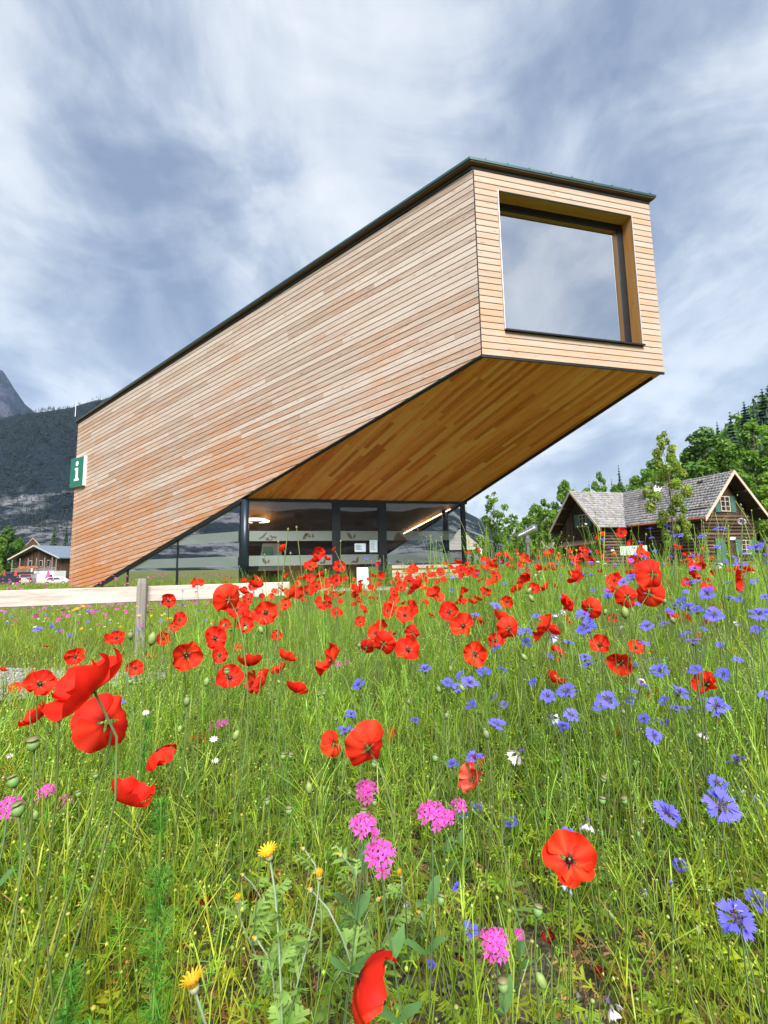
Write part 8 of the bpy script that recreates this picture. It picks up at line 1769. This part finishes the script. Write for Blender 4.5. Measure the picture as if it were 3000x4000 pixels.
for row in rows(POPPY):
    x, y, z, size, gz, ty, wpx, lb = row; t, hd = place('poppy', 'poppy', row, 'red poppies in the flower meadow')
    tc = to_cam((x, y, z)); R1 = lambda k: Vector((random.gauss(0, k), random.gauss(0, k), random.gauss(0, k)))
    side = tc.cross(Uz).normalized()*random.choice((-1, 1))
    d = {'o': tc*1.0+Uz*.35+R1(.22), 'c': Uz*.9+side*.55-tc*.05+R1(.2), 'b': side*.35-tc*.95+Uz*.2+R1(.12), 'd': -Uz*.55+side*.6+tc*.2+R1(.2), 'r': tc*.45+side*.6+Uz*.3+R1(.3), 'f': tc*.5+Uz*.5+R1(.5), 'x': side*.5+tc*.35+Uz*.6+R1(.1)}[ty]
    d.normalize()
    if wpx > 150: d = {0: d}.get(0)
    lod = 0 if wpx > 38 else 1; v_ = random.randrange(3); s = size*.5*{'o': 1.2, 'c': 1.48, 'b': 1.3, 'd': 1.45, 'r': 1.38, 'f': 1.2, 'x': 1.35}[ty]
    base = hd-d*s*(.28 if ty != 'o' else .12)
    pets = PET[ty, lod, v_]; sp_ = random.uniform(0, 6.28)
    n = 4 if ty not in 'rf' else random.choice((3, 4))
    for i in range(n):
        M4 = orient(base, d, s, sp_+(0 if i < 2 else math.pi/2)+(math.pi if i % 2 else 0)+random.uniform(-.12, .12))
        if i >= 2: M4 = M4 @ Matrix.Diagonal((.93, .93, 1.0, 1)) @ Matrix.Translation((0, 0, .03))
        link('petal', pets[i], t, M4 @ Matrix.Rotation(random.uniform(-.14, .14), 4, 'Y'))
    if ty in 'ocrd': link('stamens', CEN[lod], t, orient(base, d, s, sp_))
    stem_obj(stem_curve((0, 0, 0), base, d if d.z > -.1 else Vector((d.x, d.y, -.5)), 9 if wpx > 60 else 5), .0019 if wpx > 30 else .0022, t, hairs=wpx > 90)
for row in rows(CORNFLOWER):
    x, y, z, size, gz, ty, wpx, lb = row; t, hd = place('cornflower', 'cornflower', row, 'blue cornflowers in the flower meadow')
    tc = to_cam((x, y, z)); d = {'s': Uz*1.0+tc*.25+Vector((random.gauss(0, .3), random.gauss(0, .2), 0)), 'o': tc*.85+Uz*.6+Vector((random.gauss(0, .15), 0, 0)), 'p': Uz*.6+Vector((random.gauss(0, .5), random.gauss(0, .4), 0)), 'b': Uz+Vector((random.gauss(0, .25), random.gauss(0, .25), 0))}[ty].normalized()
    s = size*.58; base = hd-d*s*.42; sp_ = random.uniform(0, 6.28)
    if ty in 'so' and wpx > 60:
        for i, m_ in enumerate(flo_mats(10, 0 if ty == 's' else .1, wpx)): link('floret', FLO[i % 3], t, orient(base, d, s, sp_) @ m_)
    else: link('florets', {'s': CORN_SET[wpx % 3], 'o': CORN_SET[wpx % 3], 'p': CORN_P[wpx % 2], 'b': CORN_B[0]}[ty], t, orient(base, d, s*(1 if ty != 'b' else 1.6), sp_))
    if ty != 'b': link('inner_florets', DSP if ty == 'p' else DSC, t, orient(base, d, s*.9, sp_))
    link('bracts', BRA, t, orient(base-d*s*.1, d, s if ty != 'b' else s*1.9, sp_))
    stem_obj(stem_curve((0, 0, 0), base-d*s*.25, d, 8 if wpx > 50 else 5), .0014 if wpx > 25 else .0018, t, (.09, .15, .04), (.17, .24, .10))
    if 'with a bee' in lb:
        be = tag(empty('bee', Vector((x, y, z))+d*.012+tc*.002), 'small brown bee sitting on the largest blue cornflower', 'bee')
        tp = Tp(); tp.blob((0, 0, .004), .0028, .009, (.05, .03, .012), (.14, .08, .03), 6, (1, .2, .1)); tp.blob((-.006, -.001, .0045), .0022, .005, (.05, .03, .015), (.03, .02, .01), 6, (1, .2, 0)); v, tt_, c = tp.arr(); link('body', npmesh('body', v, tt_, MT['stemm'], c), be)
        for sg in (-1, 1): tp = Tp(); tp.rib([(0, .001*sg, .006), (.004, .005*sg, .008), (.008, .006*sg, .008)], [.001, .003, .001], (.5, .5, .5)); v, tt_, c = tp.arr(); link('wing', npmesh('wing', v, tt_, MT['stemm'], c), be)
for row in rows(CATCHFLY):
    x, y, z, size, gz, ty, wpx, lb = row; t, hd = place('catchfly', 'catchfly', row, 'pink catchflies in the flower meadow')
    tc = to_cam((x, y, z)); d = (Uz+tc*.55+Vector((random.gauss(0, .15), 0, 0))).normalized(); s = size*.5; base = hd-d*s*.35
    for i, m_ in enumerate(umbel(11 if wpx > 90 else 8, wpx, s)): link('blossom', BLO[i % 3], t, orient(base, d, s*1.12, i*.0) @ m_)
    st = stem_obj(stem_curve((0, 0, 0), base-d*s*.3, Uz, 7), .0019, t, (.08, .15, .045), (.12, .21, .09))
    for q in (.55, .78):
        tp = Tp(); P = stem_curve((0, 0, 0), base-d*s*.3, Uz, 7, 0)
        for sg in (0, math.pi): lance(tp, P[int(q*6)], 1.0+sg+q*4, .05, .022, .9, (.07, .17, .045), (.10, .2, .06))
        v, tt_, c = tp.arr(); link('leaf', npmesh('leaf', v, tt_, LEAF, c), t)
def cham_mesh(kind):
    tp = Tp(); tp.blob((0, 0, -.05), .42 if kind != 'b' else .5, .72 if kind != 'b' else .9, (.20, .24, .13), (.36, .36, .20), 8)
    v, t, c = tp.arr(); inv = npmesh('bracts', v, t, MT['stemm'], c); tp = Tp(); n = {'f': 15, 'h': 11, 'b': 5}[kind]; L_ = {'f': .85, 'h': .75, 'b': .42}[kind]
    for i in range(n):
        a = 2*math.pi*i/n; o_ = {'f': .62, 'h': .22, 'b': .08}[kind]; r0_ = .30 if kind != 'b' else .16; tp.rib([(math.cos(a)*r0_, math.sin(a)*r0_, .2), (math.cos(a)*(r0_+o_*.4), math.sin(a)*(r0_+o_*.4), .2+L_*.6), (math.cos(a)*(r0_+o_), math.sin(a)*(r0_+o_), .2+L_*(.75 if kind == 'f' else 1))], [.12, .20, .08], (.80, .40, .015), (.85, .50, .03), side=(math.cos(a), math.sin(a), .3))
    tp.blob((0, 0, .28), .30, .3, (.70, .36, .02), (.78, .48, .03), 7); v, t, c = tp.arr(); return inv, npmesh('ray_florets', v, t, MT['petalb'], c)
CHM = {k: cham_mesh(k) for k in 'fhb'}
for row in rows(CHAMOMILE):
    x, y, z, size, gz, ty, wpx, lb = row; t, hd = place('chamomile', 'chamomile', row, 'yellow chamomiles in the flower meadow', .3)
    tc = to_cam((x, y, z)); d = (Uz+tc*random.uniform(-.1, .4)+Vector((random.gauss(0, .35), 0, 0))).normalized() if ty != 'b' else (Uz*.6+Vector((random.choice((-1, -1, 1))*.9, 0, 0))+tc*.3).normalized(); s = size*.62
    link('bracts', CHM[ty][0], t, orient(hd-d*s*.3, d, s)); link('ray_florets', CHM[ty][1], t, orient(hd-d*s*.3, d, s)); P = stem_curve((0, 0, 0), hd-d*s*.55, d, 8); stem_obj(P, .0022, t, (.11, .18, .07), (.30, .38, .24))
    if wpx > 25:
        tp = Tp()
        for i in range(16): pinnate(tp, at_c([tuple(q) for q in P], random.uniform(.12, .86)), random.uniform(0, 6.28), random.uniform(.02, .055), random.uniform(.6, 1.4), (.16, .28, .06), (.24, .36, .09), 4, .36)
        v, tt_, c = tp.arr(); link('leaves', npmesh('leaves', v, tt_, LEAF, c), t)
def star_mesh():
    tp = Tp()
    for i in range(9): a = 2*math.pi*i/9; tp.rib([(math.cos(a)*.15, math.sin(a)*.15, .02), (math.cos(a)*.6, math.sin(a)*.6, .12), (math.cos(a), math.sin(a), .05)], [.16, .34, .14], (.72, .72, .68), (.8, .8, .78), side=(0, 0, 1))
    v, t, c = tp.arr(); pt_ = npmesh('petals', v, t, MT['petalb'], c); tp = Tp(); tp.blob((0, 0, .06), .22, .2, (.6, .42, .04), (.7, .5, .06), 6); v, t, c = tp.arr(); return pt_, npmesh('disc', v, t, MT['stemm'], c)
STA = star_mesh()
for row in rows(WHITE_FLOWER):
    x, y, z, size, gz, ty, wpx, lb = row; t, hd = place('white_flower', 'white flower', row, 'small white flowers in the meadow'); d = (Uz+to_cam((x, y, z))*.6).normalized(); s = size*.5
    link('petals', STA[0], t, orient(hd, d, s)); link('disc', STA[1], t, orient(hd, d, s)); stem_obj(stem_curve((0, 0, 0), hd, d, 5), .0014, t)
def bud_mesh(kind):
    tp = Tp()
    if kind == 's': tp.blob((0, 0, 0), .5, 1.15, (.13, .25, .07), (.19, .31, .10), 9); tp.blob((0, 0, .56), .50, .18, (.24, .27, .10), (.16, .13, .06), 9)
    elif kind == 'n': tp.blob((0, 0, 0), .46, 1.6, (.22, .31, .09), (.16, .26, .06), 8)
    else: tp.blob((0, 0, 0), .48, 1.5, (.13, .20, .07), (.22, .25, .12), 8); tp.blob((0, 0, .75), .2, .35, (.22, .20, .14), (.3, .26, .2), 5)
    v, t, c = tp.arr(); return npmesh('capsule' if kind == 's' else 'bud', v, t, MT['stemm'], c, True)
BUDM = {k: bud_mesh(k) for k in 'snu'}
for row in rows(BUD):
    x, y, z, size, gz, ty, wpx, lb = row; nm = 'seed_capsule' if ty == 's' else 'flower_bud'; t, hd = place(nm, 'seed capsule' if ty == 's' else 'flower bud', row, 'poppy buds and capsules in the meadow')
    up = (Uz+Vector((random.gauss(0, .2), random.gauss(0, .2), 0))).normalized(); d = up if ty != 'n' else (-Uz+Vector((random.gauss(0, .4), 0, 0))).normalized(); s = size
    link('capsule' if ty == 's' else 'bud', BUDM[ty], t, orient(hd, d, s))
    if ty == 'n':
        k = Vector((random.choice((-1, 1)), random.uniform(-.3, .3), 0)).normalized(); e = hd-d*s*.75; P = stem_curve((0, 0, 0), e+k*.02+Uz*.012, Uz, 6)+[e+k*.010+Uz*.024, e+Uz*.012, e]; stem_obj(P, .0014, t, hairs=wpx > 30)
    else: stem_obj(stem_curve((0, 0, 0), hd-d*s*.5, d, 7), .0015, t)
# feathery plants with leaf whorls, broad leaves and dry leaves close to the camera
for (px_, py_, d_, h_, lb) in ((590, 3010, .86, .62, 'tall feathery green plant with leaf whorls on one thick stem, lower left'), (255, 3370, .80, .40, 'bright feathery plant with hair fine leaves near the left bottom'), (140, 3650, .74, .30, 'low feathery plant at the bottom left corner'),
      (330, 3560, .78, .34, 'darker feathery plant right of the corner one at the bottom left'), (560, 2680, 1.55, .56, 'dark green feathery plant below the drooping ragged poppy'), (690, 3700, .72, .26, 'small feathery plant at the bottom left of the big yellow chamomile')):
    p_ = at(px_, py_, d_); gz = float(G(p_.x, p_.y)); h_ = min(h_, max(.2, p_.z-gz)); t = tag(empty('feathery_plant', (p_.x, p_.y, gz)), lb, 'plant', 'feathery plants near the camera'); P = [tuple(q) for q in stem_curve((0, 0, 0), (0.02, 0.0, h_), Uz, 9, .05)]
    stem_obj([Vector(q) for q in P], .0021, t, (.13, .24, .035), (.16, .32, .045)); tp = Tp()
    for j in range(9):
        q = min(.99, .15+.85*j/8+random.uniform(-.07, .07)); b0 = at_c(P, q); L0 = .044*(1.25-q*.7)*random.uniform(.7, 1.2)
        for k in range(46):
            a = random.uniform(0, 6.28); l = L0*random.uniform(.45, 1.1); e = b0+np.array([math.cos(a)*l, math.sin(a)*l, random.uniform(-.15, .8)*l]); m_ = (b0+e)/2+np.array([0, 0, .006]); c = mixv((.055, .20, .025), (.13, .33, .04), random.random()); b0 = at_c(P, min(.99, max(.02, q+random.gauss(0, .035))))
            tp.rib([b0, m_, e], [.0012, .0014, .0004], c, roll=a)
            for s_2 in (-1, 1): f_ = m_+np.array([math.cos(a+s_2*.7)*l*.45, math.sin(a+s_2*.7)*l*.45, random.uniform(0, .4)*l]); tp.rib([m_, f_], [.001, .0004], c, roll=a+1)
    v, tt_, c = tp.arr(); link('leaf_whorls', npmesh('leaf_whorls', v, tt_, LEAF, c), t)
# more of the crowded band: poppies and cornflowers nothing tells apart
BANDP = [merged('poppy', [(PET[k_, 1, v_][i], Matrix.Rotation((0 if i < 2 else math.pi/2)+(math.pi if i % 2 else 0), 4, 'Z')) for i in range(4)]+[(CEN[1], Matrix())], MT['petal']) for k_ in 'ocr' for v_ in range(2)]
def band_flowers(name, cat, mes, lab, group, n, rng, size, h0, h1, camk):
    c = 0
    while c < n:
        x, y = rng()
        if bool(blocked(np.array(x), np.array(y), 0)): continue
        gz = float(G(x, y)); h = random.uniform(h0, h1); t = tag(empty(name, (x, y, gz)), lab, cat, group); d = (Uz*random.uniform(.4, 1)+to_cam((x, y, gz+h))*camk+Vector((random.gauss(0, .4), random.gauss(0, .3), 0))).normalized(); c += 1
        link('flower_head', random.choice(mes), t, orient(Vector((0, 0, h)), d, size*random.uniform(.8, 1.15), random.uniform(0, 6.28))); stem_obj(stem_curve((0, 0, 0), (0, 0, h), d, 5), .0022, t)
def r_band(): y = random.uniform(2.6, 8.5); return ((random.uniform(-.36, .22) if random.random() < .65 else random.uniform(.1, .7))*y, y)
def r_right(): y = random.uniform(1.15, 5.5); return (random.uniform(.12, .85)*y, y)
band_flowers('poppy', 'poppy', BANDP, 'small red poppy in the dense poppy band across the middle meadow', 'poppies of the dense band', 78, r_band, .054, .60, .86, .7)
band_flowers('cornflower', 'cornflower', CORN_SET, 'small blue cornflower in the dense right part of the meadow', 'cornflowers in the dense right part', 112, r_right, .025, .48, .80, .3)
fp = []
while len(fp) < 170:
    y = random.uniform(3.6, 10.5); x = random.uniform(-.38, .72)*y
    if bool(blocked(np.array(x), np.array(y), 0)): continue
    z = float(G(x, y))+random.uniform(.56, .80); fp.append((random.choice(BANDP), orient(Vector((x, y, z)), Uz*random.uniform(.3, 1)+to_cam((x, y, z))*.7+Vector((random.gauss(0, .4), random.gauss(0, .3), 0)), .042*random.uniform(.8, 1.15), random.uniform(0, 6.28))))
tag(link('far_poppies', merged('far_poppies', fp, MT['petal'])), 'many more small red poppies of the crowded band in the middle distance', 'poppies', kind='stuff')
# ---------------------------------------------------------------- small far flowers: one object each
CORN_SET_FAR = merged('cornflower', [(FLO[i % 3], m_) for i, m_ in enumerate(flo_mats(7, 0, 5))], MT['petalb'])
FARP = merged('catchfly', [(BLO[i % 3], m_) for i, m_ in enumerate(umbel(7, 3, 1))], MT['petalp'])
FARY = CHM['f'][1]; FARW = STA[0]
def far_flower(name, cat, me_, lab, group, n, rng, size, hh):
    c = 0
    while c < n:
        x, y = rng()
        if bool(blocked(np.array(x), np.array(y), 0)): continue
        z = float(G(x, y))+hh*random.uniform(.7, 1.2); o = link(name, me_, None, orient(Vector((x, y, z)), Uz+Vector((random.gauss(0, .3), random.gauss(-.25, .3), 0)), size*random.uniform(.8, 1.25), random.uniform(0, 6.28)))
        tag(o, lab, cat, group); c += 1
def left_lawn():
    y = random.uniform(5.0, 9.5); return (-random.uniform(.34, .95)*y, y)
def left_far():
    y = random.uniform(9.5, 16.5); return (-random.uniform(.5, .95)*y, y)
def right_far():
    y = random.uniform(4.5, 10); return (random.uniform(.28, .86)*y, y)
far_flower('catchfly', 'catchfly', FARP, 'small magenta catchfly head in the low meadow left of the fence post', 'magenta catchflies by the fence', 150, left_lawn, .032, .50)
far_flower('catchfly', 'catchfly', FARP, 'tiny pink flower head beyond the fence rail below the timber wall', 'pink flowers beyond the rail', 80, left_far, .05, .46)
far_flower('cornflower', 'cornflower', CORN_SET_FAR, 'small blue cornflower in the low meadow by the fence', 'cornflowers by the fence', 26, left_lawn, .026, .45)
far_flower('chamomile', 'chamomile', FARY, 'small yellow flower in the low meadow by the fence', 'yellow flowers by the fence', 16, left_lawn, .02, .45)
far_flower('white_flower', 'white flower', FARW, 'tiny white flower in the low meadow by the fence', 'white flowers by the fence', 34, left_lawn, .015, .42)
far_flower('white_flower', 'white flower', FARW, 'tiny white flower on the mound before the log house', 'white flowers on the mound', 50, right_far, .014, .56)
far_flower('chamomile', 'chamomile', FARY, 'tiny yellow flower on the mound before the log house', 'yellow flowers on the mound', 40, right_far, .013, .6)
far_flower('cornflower', 'cornflower', CORN_SET_FAR, 'tiny blue cornflower on the mound before the log house', 'far cornflowers on the mound', 30, right_far, .022, .62)
